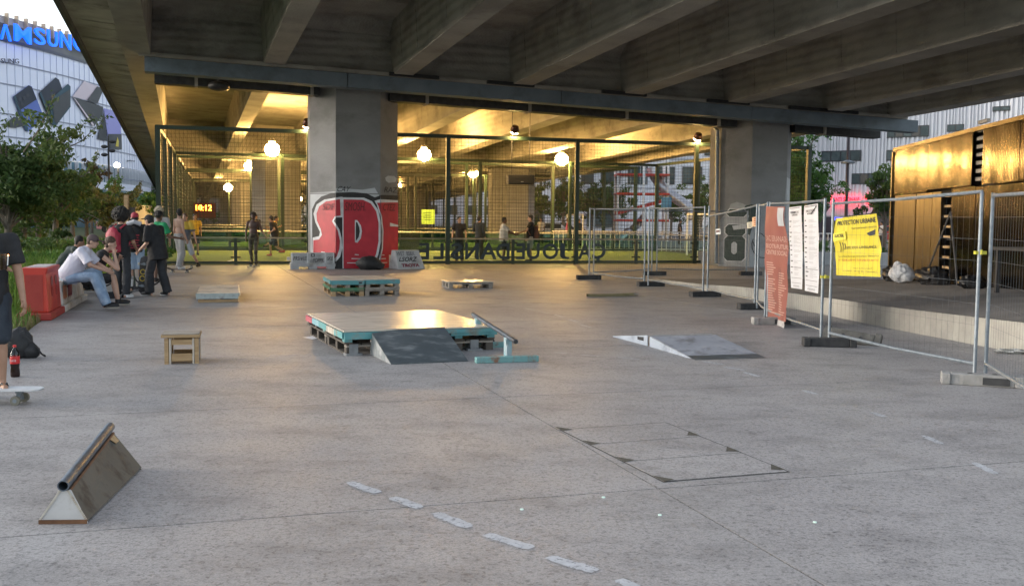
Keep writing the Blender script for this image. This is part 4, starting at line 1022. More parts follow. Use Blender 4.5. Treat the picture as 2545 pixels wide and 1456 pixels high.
def corr(u0, u1, zb0, zb1, zt, pitch_=.076, amp=.0055):
    n = int((u1 - u0) / (pitch_ / 4)); V_ = []
    wob = random.uniform(0, 9)
    for i in range(n + 1):
        u = u0 + (u1 - u0) * i / n; k = i / n
        a = amp * math.sin(2 * math.pi * i / 4) + .014 * noise.noise(Vector((u * 2.3, wob, 0)))
        V_ += [WP(u, zb0 + (zb1 - zb0) * k, a), WP(u, (zb0 + (zb1 - zb0) * k + zt) / 2, a + .010 * noise.noise(Vector((u * 1.9, wob, 3)))), WP(u, zt, a)]
    b = MB().add(V_, [f_ for i in range(n) for f_ in ((3 * i, 3 * i + 1, 3 * i + 4, 3 * i + 3), (3 * i + 1, 3 * i + 2, 3 * i + 5, 3 * i + 4))])
    return b
gx0, gx1 = wall(2416, 400)[0], wall(2441, 400)[0]
zlo = wall(2221, 484)[1]; zlo2 = wall(2416, 461)[1]
dr = wall(2338, 600)[0]; rg = wall(2360, 600)[0]
ppart(corr(0, gx0 * .5 - .01, zlo, zlo, 3.52), 'corrugated_panel', M_GOLD, smooth=True)
ppart(corr(gx0 * .5 + .01, gx0, zlo2, zlo2, 3.52), 'corrugated_panel', M_GOLD, smooth=True)
ee = [gx1, gx1 + 1.9, gx1 + 3.8, gx1 + 5.7, gx1 + 7.6, UMAX]
for a, b in zip(ee[:-1], ee[1:]):
    ppart(corr(a + .008, b - .008, wall(2480, 455)[1], wall(2480, 455)[1], 3.52), 'corrugated_panel', M_GOLD, smooth=True)
ee = [rg, rg + 1.5, gx1 + .15, gx1 + 1.6, gx1 + 3.2, gx1 + 5.2, UMAX]
zmid = wall(2480, 457)[1]
for a, b in zip(ee[:-1], ee[1:]):
    ppart(corr(a + .008, b - .008, .18 + .035 * a * 0, .2, zmid - .02 if a > gx0 - .5 else zlo2 - .02), 'corrugated_panel', M_GOLD, smooth=True)
xs_ = [275, 375, 430, 487, 545, 610]
for a, b in zip(xs_[:-1], xs_[1:]):
    u0, u1 = wall(*z7(a, 900))[0], wall(*z7(b, 900))[0]
    off = random.uniform(.0, .02)
    ppart(MB().hexa([WP(u0 + .015, .36, off), WP(u1 - .015, .36, off), WP(u1 - .015, .36, off - .03), WP(u0 + .015, .36, off - .03), WP(u0 + .015, zlo - .03, off), WP(u1 - .015, zlo - .03, off), WP(u1 - .015, zlo - .03, off - .03), WP(u0 + .015, zlo - .03, off - .03)]), 'door_plank', M_GOLDD)
ppart(MB().hexa([WP(-.10, .20, .10), WP(1.6, .20, .10), WP(1.6, .20, -.1), WP(-.10, .20, -.1), WP(-.10, .34, .10), WP(1.6, .34, .10), WP(1.6, .34, -.1), WP(-.10, .34, -.1)]), 'plinth', M_OLDWOOD)
ppart(MB().hexa([WP(-.10, .34, .04), WP(.0, .34, .04), WP(.0, .34, -.1), WP(-.10, .34, -.1), WP(-.10, 3.5, .04), WP(.0, 3.5, .04), WP(.0, 3.5, -.1), WP(-.10, 3.5, -.1)]), 'corner_post', M_GOLDD)
for k in range(9):
    z = .5 + k * .22
    ppart(MB().hexa([WP(dr + .10, z, -.02), WP(rg, z, -.02), WP(rg, z, -.08), WP(dr + .10, z, -.08), WP(dr + .10, z + .05, -.02), WP(rg, z + .05, -.02), WP(rg, z + .05, -.08), WP(dr + .10, z + .05, -.08)]), 'rung', M_PINE)
for k in range(8):
    z = wall(2428, 455)[1] + .05 + k * .16
    ppart(MB().hexa([WP(gx0 + .06, z, -.06), WP(gx1, z, -.06), WP(gx1, z, -.12), WP(gx0 + .06, z, -.12), WP(gx0 + .06, z + .07, -.06), WP(gx1, z + .07, -.06), WP(gx1, z + .07, -.12), WP(gx0 + .06, z + .07, -.12)]), 'rung', M_OLDWOOD)
# rubbish and furniture along its foot
M_BAG = mat('black_bin_bag', (.008, .008, .009), (.015, .015, .016), rough=.35, bump=.6, scale=8)
def at7(x, y, off): u, z = wall(*z7(x, y)); return WP(u, 0, off)
def zst(p): return .55 - .31 * (p.y - 17.9) / 8.8
for x, w_, h_, lab in ((405, .42, .2, 'black bin bag lying left of the white sack at the pavilion foot'), (690, .62, .2, 'long black bin bag right of the white sack at the pavilion foot'), (1003, .26, .13, 'small black bundle further right along the gold wall')):
    p = at7(x, 1240, .42); b = MB().ell((0, 0, h_ * .8), (w_ * .7, .25, h_), jit=.45, seg=20, rings=14).ell((w_ * .45, .02, h_ * .5), (w_ * .5, .2, h_ * .7), jit=.4)
    o = tag(b.build('bin_bag', M_BAG, smooth=True), lab, 'bin bag', 'bags at the foot of the gold wall'); o.location = (p.x, p.y, zst(p)); o.rotation_euler.z = -1.45
tr_ = thing('trestle', 'thin dark A-shaped trestle leaning against the gold wall', 'trestle', at7(700, 1240, .3)); o_ = tr_.location; zz = zst(o_)
for x1, y1 in ((607, 1245), (790, 1200)):
    u, z = wall(*z7(718, 760)); u1, z1_ = wall(*z7(x1, y1))
    MB().cyl(WP(u, z, .10) - o_, WP(u1, zz, .35 if x1 < 700 else .15) - o_, .022, seg=6).build('leg', M_DARKMETAL, tr_)
u, z = wall(*z7(728, 960)); MB().cyl(WP(u - .12, z, .16) - o_, WP(u + .12, z, .14) - o_, .016, seg=6).build('brace', M_DARKMETAL, tr_)
p = G(2533, 734, .50); tbz = .50
tb3 = thing('work_table', 'plain dark table at the right edge in front of the gold wall', 'table', (p.x, p.y, tbz), -1.45)
MB().box((.55, 0, .78), (1.7, .7, .05)).build('tabletop', M_DARKWOOD, tb3)
for x, y in ((-.2, -.28), (-.2, .28), (1.3, -.28), (1.3, .28)): MB().box((x, y, .38), (.06, .06, .76)).build('leg', M_DARKMETAL, tb3)
tag(MB().ell((0, 0, .03), (.22, .10, .035), jit=.8, seg=18).build('crushed_paper', flat('dirty_paper', (.42, .42, .40)), smooth=True), 'crushed pale paper at the foot of the stage edge on the right', 'litter').location = G(2518, 878)

# ------------------------------------------------------------------ wire mesh fence panels on their feet
M_WIRE = flat('fence_wire', (.10, .11, .12), .7)
M_FOOTC = mat('weathered_concrete_foot', (.22, .215, .20), (.32, .31, .30), rough=.9, scale=8, bump=.5)
M_FOOTB = mat('dark_rubber_foot', (.022, .022, .024), (.05, .05, .05), rough=.8, scale=9, bump=.3)
PANEL = {}
def fence_panel(key, a, b, label, sag=(0, 0), z0=.13, z1=2.0, lean=0.0):
    a = Vector((a.x, a.y, 0)); b = Vector((b.x, b.y, 0)); d_ = b - a; Lp = d_.length
    o = thing('mesh_fence_panel', label, 'fence panel', a, math.atan2(d_.y, d_.x), 'temporary mesh fence panels round the stage')
    r_ = .021
    ze = [z1 + sag[0], z1 + sag[1]]
    for i, x in enumerate((.021, Lp - .021)):
        MB().cyl((x, 0, .03), (x, lean, 2.03), r_, seg=10).build('post', M_STEEL, o, smooth=True)
    MB().tube([(.02, 0, z0 + .05), (Lp * .5, 0, z0 + .03), (Lp - .02, 0, z0 + .05)], .019, 8).build('rail', M_STEEL, o, smooth=True)
    MB().tube([(.02, lean, ze[0]), (Lp * .5, lean, (ze[0] + ze[1]) / 2 - .012), (Lp - .02, lean, ze[1])], .019, 8).build('rail', M_STEEL, o, smooth=True)
    w = MB(); n = int(Lp / .10); rr = .0012
    for i in range(1, n):
        x = Lp * i / n; zt = ze[0] + (ze[1] - ze[0]) * i / n
        w.cyl((x, 0, z0 + .05), (x, lean, zt), rr, seg=3, caps=False)
    for k in range(1, 8):
        z = z0 + (z1 - z0) * k / 8
        w.cyl((.02, 0, z), (Lp - .02, 0, z), rr, seg=3, caps=False)
    w.build('wire_mesh', M_WIRE, o, kind='stuff')
    PANEL[key] = (a, d_.normalized(), Lp, o)
    return o
def fence_foot(p, rz, label, m, L_=.72):
    o = thing('rubber_block' if m is M_FOOTB else 'concrete_block', label, 'fence block', Vector((p.x, p.y, 0)), rz, 'blocks carrying the mesh fence')
    b = MB()
    for x0, x1, w_ in ((-L_ / 2, -L_ / 2 + .09, .22), (-L_ / 2 + .09, L_ / 2 - .09, .17), (L_ / 2 - .09, L_ / 2, .22)):
        b.box(((x0 + x1) / 2, 0, .06), (x1 - x0, w_, .12))
    b.build('body', m, o, bevel=.012)
    for x in (-.12, .12): MB().cyl((x, 0, .1205), (x, 0, .124), .026, seg=8).build('socket', M_BLACK, o)
    if m is M_FOOTC: MB().box((.13, -.092, .055), (.26, .012, .075)).build('recess', M_FOOTB, o)
    return o
fence_panel('A', G(1463, 693), G(1602, 710), 'mesh fence panel at the far end, nearest the lettered glass')
fence_panel('B', G(1610, 712), G(1748, 735), 'mesh fence panel second from the far end, crossing the numeral pier')
fence_panel('C', G(1757, 737), G(1876, 768), 'bent mesh fence panel hung with small orange tags', sag=(-.20, 0))
fence_panel('D', G(1881, 770), G(1901, 794), 'short return fence panel between the orange tags and the red banner')
fence_panel('E', G(1906, 796), G(2041, 851), 'mesh fence panel carrying the red banner and both white notices')
fence_panel('F', G(2058, 859), G(2424, 945), 'wide mesh fence panel carrying the yellow sign', sag=(-.05, .04))
pe = G(2447, 943); fence_panel('G', pe, Vector((4.45, 7.75, 0)), 'nearest mesh fence panel, running out past the right edge')
fence_panel('H', G(1474, 692), G(1620, 682), 'mesh fence panel of the rear row, left half')
fence_panel('I', G(1630, 682), G(1856, 684), 'mesh fence panel of the rear row, in front of the numeral pier')
for x, y, rz, lab, m in ((1463, 694, .1, 'dark rubber fence foot at the far left end', M_FOOTB), (1617, 711, .2, 'dark rubber fence foot under the second joint', M_FOOTB), (1752, 737, .25, 'dark fence foot under the numeral pier joint', M_FOOTB),
                         (1878, 769, .15, 'dark fence foot under the orange tags', M_FOOTB), (1922, 806, .0, 'grey concrete fence foot below the red banner', M_FOOTC), (2060, 861, -.1, 'dark fence foot left of the tumbled concrete foot', M_FOOTB), (2440, 957, -.35, 'big grey concrete fence foot nearest us on the right', M_FOOTC),
                         (1627, 684, .2, 'dark fence foot of the rear row, left one', M_FOOTB), (1865, 684, .1, 'dark fence foot of the rear row beside the pier', M_FOOTB)):
    fence_foot(G(x, y), rz, lab, m, .8 if x == 2440 else .7)
o = fence_foot(G(2125, 856) + Vector((0, .1, 0)), -.55, 'loose dark concrete foot tumbled on its side by the yellow sign', mat('dark_weathered_block', (.07, .068, .062), (.13, .125, .115), rough=.9, scale=9, bump=.6), .78)
o.rotation_euler = (1.2, .12, -.5); o.location.z = .07; del o['group']
# yellow couplers
M_CLIP = flat('yellow_coupler', (.45, .42, .04), .5)
for x, y, Y in ((2050, 688, G(2049, 855).y), (2436, 628, G(2436, 944).y)):
    tag(MB().box((0, 0, 0), (.12, .05, .035)).cyl((0, -.03, -.02), (0, -.03, .03), .014).build('fence_clip', M_CLIP), 'yellow clamp joining two fence posts ' + ('beside the white notices' if x < 2200 else 'above the big concrete foot'), 'clamp', 'yellow fence clamps').location = AT(x, y, Y)

# ---- banners and notices hung on the panels
def on_panel(key, x, y):
    a, d_, Lp, o = PANEL[key]; n_ = Vector((d_.y, -d_.x, 0)); c = Vector((0, 0, EYE)); r_ = ray(x, y)
    k = (a - c).dot(n_) / r_.dot(n_); p = c + r_ * k
    return (p - a).dot(d_), p.z
def cloth(key, name, label, cat, corners, m, off=-.03, wave=.02, nu=10, nv=16, group=None, freq=3.0):
    """a thin sheet tied to a panel: four photo corners (top-left, top-right, bottom-right, bottom-left)"""
    a, d_, Lp, o = PANEL[key]; n_ = Vector((d_.y, -d_.x, 0))
    if n_.dot(Vector((0, 0, 0)) - a) < 0: n_ = -n_          # towards us
    C = [on_panel(key, *c) for c in corners]
    root = thing(name, label, cat, a, math.atan2(d_.y, d_.x), group)
    sgn = 1 if (Matrix.Rotation(math.atan2(d_.y, d_.x), 3, 'Z') @ Vector((0, 1, 0))).dot(n_) > 0 else -1
    def surf(u, v, lift=0.0):
        x = (C[0][0] * (1 - u) + C[1][0] * u) * (1 - v) + (C[3][0] * (1 - u) + C[2][0] * u) * v
        z = (C[0][1] * (1 - u) + C[1][1] * u) * (1 - v) + (C[3][1] * (1 - u) + C[2][1] * u) * v
        w = wave * (noise.noise(Vector((u * freq, v * freq * 1.5, len(label)))) + .6 * math.sin(v * 5 + u * 2))
        return Vector((x, sgn * (-off * -1 + w + lift), z))
    MB().grid(lambda u, v: surf(u, v), nu, nv).build('sheet', m, root, smooth=True)
    return root, surf, sgn
def strip(root, surf, u0, v0, u1, v1, m, name='print_line', lift=.005, n=4):
    lift_ = lift
    MB().grid(lambda u, v: surf(u0 + (u1 - u0) * u, v0 + (v1 - v0) * v, lift_), n, 1).build(name, m, root)
def wtext(root, surf, s, u0, v0, u1, v1, m, lift=.006, bold=0):
    o = text(s, 'lettering', m, Matrix.Identity(4), root, 1.0, 1.0, depth=0, bold=bold)
    for v in o.data.vertices:
        v.co = surf(u0 + (u1 - u0) * v.co.x, v1 + (v0 - v1) * v.co.y, lift)
    return o
M_BANR = mat('brick_red_banner', (.20, .06, .045), (.26, .085, .065), rough=.7, scale=2, bump=.1)
M_PRINTW = flat('pale_print', (.42, .26, .21), .7)
M_PRINTK = flat('black_print', (.03, .03, .032), .7)
M_PRINTG = flat('grey_print', (.22, .22, .23), .7)
M_NOTW = mat('white_board_print', (.48, .48, .50), (.56, .56, .58), rough=.5, scale=3)
root, surf, sg_ = cloth('E', 'red_banner', 'tall brick red banner with faded white print tied to the mesh fence', 'banner', ((1907, 513), (1958, 514), (1958, 800), (1906, 787)), M_BANR, .02, .045)
wtext(root, surf, 'ZAC ESPLANADE', .08, .26, .95, .31, M_PRINTW); wtext(root, surf, 'EKOTR-FUTUR', .06, .335, .98, .375, M_PRINTW, bold=.02); wtext(root, surf, 'CENTRE SOCIAL', .06, .39, .98, .43, M_PRINTW, bold=.02)
random.seed(11)
for k in range(22):
    if k != 6: strip(root, surf, .08, .50 + k * .021, random.uniform(.25, .48), .508 + k * .021, M_PRINTW)
    if k > 3: strip(root, surf, .58, .50 + k * .021, random.uniform(.75, .95), .508 + k * .021, M_PRINTW)
MB().grid(lambda u, v: surf(.04 + .9 * u, 1.0 + .09 * v * (1 - .3 * u), .0), 6, 3).build('torn_hem', mat('dirty_hem', (.35, .33, .32), (.5, .48, .46), rough=.8, scale=9), root)
MB().grid(lambda u, v: surf(.70 + .28 * u, .01 + .16 * v, .008), 4, 6).build('patch', mat('grey_patch', (.32, .33, .34), (.42, .43, .44), rough=.7), root)
for key, cs, lab, lines in (('E', ((1964, 516), (1996, 512), (1998, 719), (1968, 715)), 'white permit notice, the narrower one beside the red banner', ('PERMIS DE', 'CONSTRUIRE')),
                            ('E', ((2002, 512), (2037, 506), (2038, 729), (2003, 722)), 'white permit notice beside the fence posts, black scrawl at its top corner', ('PERMIS DE CONSTRUIRE', 'MODIFICATIF'))):
    root, surf, sg_ = cloth(key, 'permit_notice', lab, 'notice', cs, M_NOTW, .02, .008, 6, 10)
    strip(root, surf, .1, .012, .92, .02, M_PRINTK)
    wtext(root, surf, lines[0], .18, .055, .82, .082, M_PRINTK, bold=.02); wtext(root, surf, lines[1], .28, .09, .72, .112, M_PRINTK, bold=.02)
    v = .17
    while v < .86:
        strip(root, surf, .08, v, .08 + random.uniform(.10, .2), v + .012, M_PRINTK)
        for q in range(random.choice((2, 3, 4))): strip(root, surf, .36, v + .002 + q * .013, random.uniform(.6, .92), v + .005 + q * .013, M_PRINTG)
        v += random.uniform(.05, .075)
    for vv in (.74, .87, .93): strip(root, surf, .08, vv, .93, vv + .004, M_PRINTK)
    wtext(root, surf, 'NOTICE DE PERMIS', .25, .96, .78, .982, M_PRINTK)
    if lines[1] == 'MODIFICATIF':
        MB().grid(lambda u, v: surf(.55 + .38 * u, .10 - .085 * u + .02 * v, .008), 3, 1).build('scrawl', M_PRINTK, root)
M_YEL = mat('yellow_sign_sheet', (.50, .40, .015), (.58, .48, .04), rough=.55, scale=2, bump=.1)
root, surf, sg_ = cloth('F', 'yellow_sign', 'yellow security notice sheet hung behind the mesh left of the gold pavilion', 'sign', ((2071, 543), (2176, 531), (2184, 688), (2070, 684)), M_YEL, -.03, .03, 14, 14)
wtext(root, surf, 'PROTECTION URBAINE', .08, .055, .97, .135, M_PRINTK, bold=.015)
wtext(root, surf, 'Votre partenaire sécurité', .42, .185, .97, .225, M_PRINTK)
wtext(root, surf, 'SITE SOUS SURVEILLANCE', .30, .50, .92, .545, M_PRINTK, bold=.01)
wtext(root, surf, 'Surveillance électronique, Intervention, Télésurveillance', .08, .655, .97, .69, M_PRINTK)
wtext(root, surf, "N° AZUR au 06 10 92 32 66 près d'un appel local", .07, .715, .97, .76, flat('red_print', (.45, .03, .03)))
wtext(root, surf, 'www.protectionurbaine.fr', .40, .86, .82, .885, M_PRINTK); wtext(root, surf, 'surveillance - 24h sur 24 - 7 jours sur 7', .17, .91, .93, .935, M_PRINTK)
for k, (u, h_) in enumerate(((.13, .10), (.19, .085), (.245, .065))):
    MB().grid(lambda a, b: surf(u + .018 * a + .02 * math.sin(b * math.pi), .47 - (.03 * (2 - k)) * 0 + .1 * k * .12 + (h_ * 1.7) * b - .05, .006), 1, 6).build('emblem_bar', M_PRINTK, root)
MB().sheet([surf(u, v, .006) for u, v in ((.74, .30), (.95, .245), (.94, .33), (.82, .345))]).build('emblem_camera', M_PRINTK, root)
rr = MB().grid(lambda u, v: surf(.02 + .28 * u, .27 - .03 * u + .14 * v, .02), 3, 3).build('sub_plate', mat('yellow_plate', (.62, .52, .05), (.7, .6, .08), rough=.5), root)
wtext(root, surf, 'GLACIER', .06, .285, .27, .34, M_PRINTK, lift=.027, bold=.02)
MB().tube([surf(u, -.012, -.0) for u in (0, .25, .5, .75, 1)], .006, 5).build('hanging_cord', M_BLACK, root)
for x0, y0, w_, h_, lab, c in ((1866, 540, 13, 24, 'small orange and white tag on the bent fence panel', (.60, .38, .22)), (1853, 553, 13, 15, 'small pale sticker left of the orange tag on the bent panel', (.5, .47, .38))):
    root, surf, _ = cloth('C', 'fence_tag', lab, 'tag', ((x0, y0), (x0 + w_, y0 - 2), (x0 + w_, y0 + h_ - 2), (x0, y0 + h_)), flat('tag_%d' % x0, c), -.03, .004, 2, 3, 'tags on the bent fence panel')
    for k in range(4): strip(root, surf, .35, .15 + .2 * k, .9, .25 + .2 * k, flat('tag_print_%d' % x0, (.35, .06, .03) if x0 == 1866 else (.1, .1, .1)), n=1)
root, surf, _ = cloth('B', 'fence_sticker', 'tiny white sticker with a dark band on the fence before the numeral pier', 'sticker', ((1775, 569), (1787, 568), (1788, 582), (1776, 583)), flat('sticker_white', (.6, .6, .58)), -.03, .002, 2, 2)
strip(root, surf, .15, .3, .85, .6, flat('sticker_band', (.12, .05, .05)), n=1)

# ------------------------------------------------------------------ round glass building with the advert, far left
BC = Vector((-158, 146, 0)); BR = 101.0
def cyl_hit(x, y, rad=BR):
    d_ = ray(x, y); d_.normalize(); o_ = Vector((0, 0, EYE)) - BC
    A_ = d_.x ** 2 + d_.y ** 2; B_ = 2 * (o_.x * d_.x + o_.y * d_.y); C_ = o_.x ** 2 + o_.y ** 2 - rad ** 2
    disc = B_ * B_ - 4 * A_ * C_
    if disc < 0: k = -B_ / (2 * A_)
    else: k = (-B_ - math.sqrt(disc)) / (2 * A_)
    p = Vector((0, 0, EYE)) + d_ * k
    return math.atan2(p.y - BC.y, p.x - BC.x), p.z
def CP(a, z, off=0.0): return Vector((BC.x + (BR + off) * math.cos(a), BC.y + (BR + off) * math.sin(a), z))
M_FACADE = mat('white_mesh_facade', (.58, .61, .74), (.66, .69, .80), rough=.35, scale=.05)
M_SEAM = flat('facade_seam', (.22, .24, .30), .6)
M_GLASSB = mat('blue_window_glass', (.05, .11, .15), (.10, .20, .26), rough=.12, scale=.25, spec=.9)
M_MULL = flat('pale_mullion', (.45, .47, .52), .5)
rb = thing('round_building', 'curved pale blue and white office building with a phone advert and blue roof letters', 'building', CP(-.8, 0))
rinv = Matrix.Translation(-rb.location)
def rpart(mb, name, m, parent=None, **k):
    o = mb.build(name, m, parent or rb, **k)
    if not parent: o.matrix_parent_inverse = rinv
    return o
z_top = cyl_hit(150, 100)[1]; z_sb = cyl_hit(150, 146)[1]; z_sf = cyl_hit(150, 106)[1]
A0, A1 = -2.0, .75
ztop = cyl_hit(60, 55)[1]; zsign = cyl_hit(60, 85)[1]; zsign0 = cyl_hit(60, 122)[1]; zfac = cyl_hit(150, 398)[1]; zg2 = cyl_hit(280, 455)[1]; zg1 = cyl_hit(280, 440)[1]
def band(z0, z1, off, name, m, n=120, a0=A0, a1=A1):
    b = MB(); V_ = []
    for i in range(n + 1):
        a = a0 + (a1 - a0) * i / n; V_ += [CP(a, z0, off), CP(a, z1, off)]
    b.add(V_, [(2 * i, 2 * i + 2, 2 * i + 3, 2 * i + 1) for i in range(n)])
    return rpart(b, name, m)
band(zfac, zsign0 + .35, 0, 'facade', M_FACADE)
band(zsign0 + .3, ztop - .2, -1.2, 'sign_band', mat('dark_sign_band', (.045, .055, .065), (.09, .10, .11), rough=.4, scale=.2))
band(zsign0 + .25, zsign0 + .6, .2, 'ledge', flat('dark_ledge', (.06, .065, .08), .5))
band(zsign + .6, ztop, .1, 'roof_screen', mat('roof_louvre_screen', (.30, .27, .27), (.38, .35, .35), rough=.6, scale=.3))
band(zg2, zfac, -.4, 'window_band', M_GLASSB)
band(zg1 - 1.8, zg2, 0, 'facade', M_FACADE)
band(-.2, zg1 - 1.8, -.4, 'window_band', M_GLASSB)
for a in [A0 + .018 * k for k in range(int((A1 - A0) / .018))]:
    if -1.5 < a < .5:
        rpart(MB().hexa([CP(a, zg2, -.4), CP(a + .0018, zg2, -.4), CP(a + .0018, zg2, .05), CP(a, zg2, .05), CP(a, zfac, -.4), CP(a + .0018, zfac, -.4), CP(a + .0018, zfac, .05), CP(a, zfac, .05)]), 'mullion', M_MULL)
seams = MB()
for a in [A0 + .0135 * k for k in range(int((A1 - A0) / .0135))]:
    seams.hexa([CP(a, zfac, .0), CP(a + .0007, zfac, .0), CP(a + .0007, zfac, .06), CP(a, zfac, .06), CP(a, zsign0 + .3, .0), CP(a + .0007, zsign0 + .3, .0), CP(a + .0007, zsign0 + .3, .06), CP(a, zsign0 + .3, .06)])
rpart(seams, 'facade_seams', flat('faint_seam', (.54, .57, .68), .6), kind='stuff')
for y in (166, 218, 290, 345, 425 - 2):
    z = cyl_hit(60, y)[1]; band(z - .07, z + .07, .12, 'floor_joint', M_SEAM)
for k, a in enumerate([A0 + .0165 * k for k in range(int((A1 - A0) / .0165))]):
    rpart(MB().hexa([CP(a, zsign + .3, .1), CP(a + .0016, zsign + .3, .1), CP(a + .0016, zsign + .3, .6), CP(a, zsign + .3, .6), CP(a, ztop + .35, .1), CP(a + .0016, ztop + .35, .1), CP(a + .0016, ztop + .35, .6), CP(a, ztop + .35, .6)]), 'roof_fin', mat('timber_fin', (.42, .33, .24), (.5, .4, .3), rough=.7)) if -1.4 < a < .2 else None
M_BLUE = emission('lit_blue_letter', (.004, .11, .85), .34)
for ch, x0, x1, y0, y1 in (('Λ', -2, 27, 62, 101), ('M', 33, 78, 65, 107), ('S', 83, 112, 71, 112), ('U', 116, 143, 78, 117), ('N', 147, 176, 83, 122), ('G', 180, 207, 89, 127)):
    a0_, zt = cyl_hit(x0, y0, BR + 1.2); a1_, zb_ = cyl_hit(x1, y1, BR + 1.2); zt = cyl_hit((x0 + x1) / 2, y0, BR + 1.2)[1]; zb_ = cyl_hit((x0 + x1) / 2, y1, BR + 1.2)[1]
    p0, p1 = CP(a0_, zb_, 1.2), CP(a1_, zb_, 1.2)
    o = text(ch, 'sign_letter', M_BLUE, frame(p0, p1 - p0, (0, 0, 1)), rb, (p1 - p0).length * .94, zt - zb_, depth=.22, bold=.008); o.matrix_parent_inverse = rinv
def onfac(x, y, off):
    a, z = cyl_hit(x, y); return CP(a, z, off)
def z1p(x, y): return (x * .3368, y * .3368)      # enlarged-view pixels -> photo position
def adv(poly, layer, m, name='advert_print'):
    P = [onfac(*z1p(*p), .14 + .05 * layer) for p in poly]
    return rpart(MB().sheet(P), name, m)
M_PH1 = mat('print_slate', (.022, .026, .038), (.05, .06, .08), rough=.8, scale=.12); M_PH2 = mat('print_blue', (.10, .15, .42), (.15, .21, .50), rough=.8, scale=.1)
M_PH3 = mat('print_grey', (.045, .05, .055), (.10, .105, .11), rough=.8, scale=.12); M_PH4 = mat('print_pink', (.48, .40, .46), (.55, .48, .53), rough=.4, scale=.1); M_PH5 = mat('print_lilac', (.24, .24, .52), (.30, .30, .58), rough=.8, scale=.1)
M_PH6 = mat('print_teal', (.03, .06, .085), (.06, .11, .14), rough=.8, scale=.1); M_PHY = flat('print_yellow', (.5, .4, .05)); M_DOT = flat('print_lens', (.03, .035, .05))
adv([(85, 715), (200, 630), (225, 640), (312, 860), (305, 885), (195, 975), (175, 960)], 1, M_PH2)
adv([(85, 715), (200, 632), (222, 645), (258, 735), (140, 812)], 2, M_PH1)
adv([(85, 715), (100, 705), (195, 950), (190, 972), (178, 962)], 2, M_PH6)
adv([(10, 930), (90, 862), (150, 880), (170, 930), (100, 945)], 2, M_PH3)
for x, y in ((130, 735), (148, 770), (165, 725), (190, 705)): adv([(x + 12 * math.cos(k), y + 14 * math.sin(k)) for k in [i * .785 for i in range(8)]], 3, M_DOT)
adv([(275, 690), (400, 573), (425, 590), (450, 660), (490, 620), (510, 640), (508, 790), (400, 935), (365, 915)], 1, M_PH1)
adv([(350, 770), (378, 720), (488, 620), (508, 640), (508, 790), (400, 930), (378, 910)], 2, M_PH6)
adv([(372, 760), (395, 730), (500, 660), (502, 780), (402, 915), (386, 890)], 3, M_PH3)
adv([(275, 690), (288, 680), (385, 915), (398, 934), (365, 915)], 3, M_PH6)
adv([(525, 715), (610, 600), (755, 655), (715, 760)], 1, M_PH4)
adv([(632, 740), (705, 640), (755, 655), (705, 770)], 2, M_PH3)
adv([(527, 720), (640, 750), (748, 790), (745, 850), (682, 935), (665, 925)], 2, M_PH3)
adv([(527, 722), (540, 730), (675, 915), (682, 935), (665, 925)], 3, M_PH4)
adv([(755, 800), (880, 830), (888, 1105), (800, 1100)], 1, M_PH5)
adv([(785, 990), (885, 990), (888, 1105), (800, 1105)], 2, M_PH3)
adv([(838, 1080), (852, 1010), (862, 1045), (860, 1085)], 3, M_PHY)
adv([(710, 1025), (755, 820), (780, 1045)], 2, M_PH3)
for s, x0, y0, w_, h_ in (('SUNG', -3, 158, 44, 12), ('Galaxy Z Flip4', 84, 376, 72, 9), ('galaxy', 309, 402, 20, 5)):
    p0, p1, p2 = onfac(x0, y0, .35), onfac(x0 + w_, y0 + (4 if w_ > 50 else 1), .35), onfac(x0, y0 - h_, .35)
    o = text(s, 'advert_lettering', flat('advert_black', (.02, .02, .03)), frame(p0, p1 - p0, (0, 0, 1)), rb, (p1 - p0).length, abs(p2.z - p0.z), depth=.04); o.matrix_parent_inverse = rinv
# grey block behind the round building
gbk = thing('office_block', 'small grey office block just right of the round building', 'building', AT(376, 480, 190)); gbk.location.z = 0
MB().box((4, 8, 11), (18, 16, 23)).build('wall', mat('grey_wall', (.26, .25, .26), (.33, .32, .33), rough=.8, scale=.2), gbk)
for i in range(3):
    for j in range(6): MB().box((-2.2 + i * 4.4, -.05, 4 + 3.3 * j), (2.6, .2, 1.7)).build('window', M_GLASSB, gbk)

# ------------------------------------------------------------------ corrugated white building on the right
M_CORR = mat('white_corrugated', (.66, .66, .69), (.76, .76, .78), rough=.5, scale=.15)
M_WFR = flat('dark_window_frame', (.025, .03, .035), .4)
M_WGL = mat('teal_window', (.03, .05, .055), (.07, .10, .105), rough=.3, scale=.6, c3=(.10, .13, .13), s3=.5, spec=.25)
RP0 = AT(2144, 335, 118); RP0.z = 0; rd = Vector((.80, -.60, 0)); rn = Vector((-.60, -.80, 0))
cb = thing('corrugated_building', 'tall white corrugated apartment building with dark strip windows on the right', 'building', RP0)
cinv = Matrix.Translation(-RP0)
def RW(u, z, off=0.0): return RP0 + rd * u + rn * off + Vector((0, 0, z))
def rwall(x, y):
    d_ = ray(x, y); c = Vector((0, 0, EYE)); k = (RP0 - c).dot(rn) / d_.dot(rn); p = c + d_ * k
    return (p - RP0).dot(rd), p.z
def cpart(mb, name, m, parent=None, **k):
    o = mb.build(name, m, parent or cb, **k)
    if not parent: o.matrix_parent_inverse = cinv
    return o
U0, U1 = rwall(1955, 450)[0], 75
zgr = rwall(2100, 512)[1]
V_ = []; i = 0; u = U0; lv = 0
while u < U1:
    w = random.choice((.12, .17, .22, .28)); dpt = .24 if lv else 0
    for q in (u + .02, u + w - .02): V_ += [RW(q, zgr, dpt), RW(q, 34, dpt)]
    u += w; lv = 1 - lv
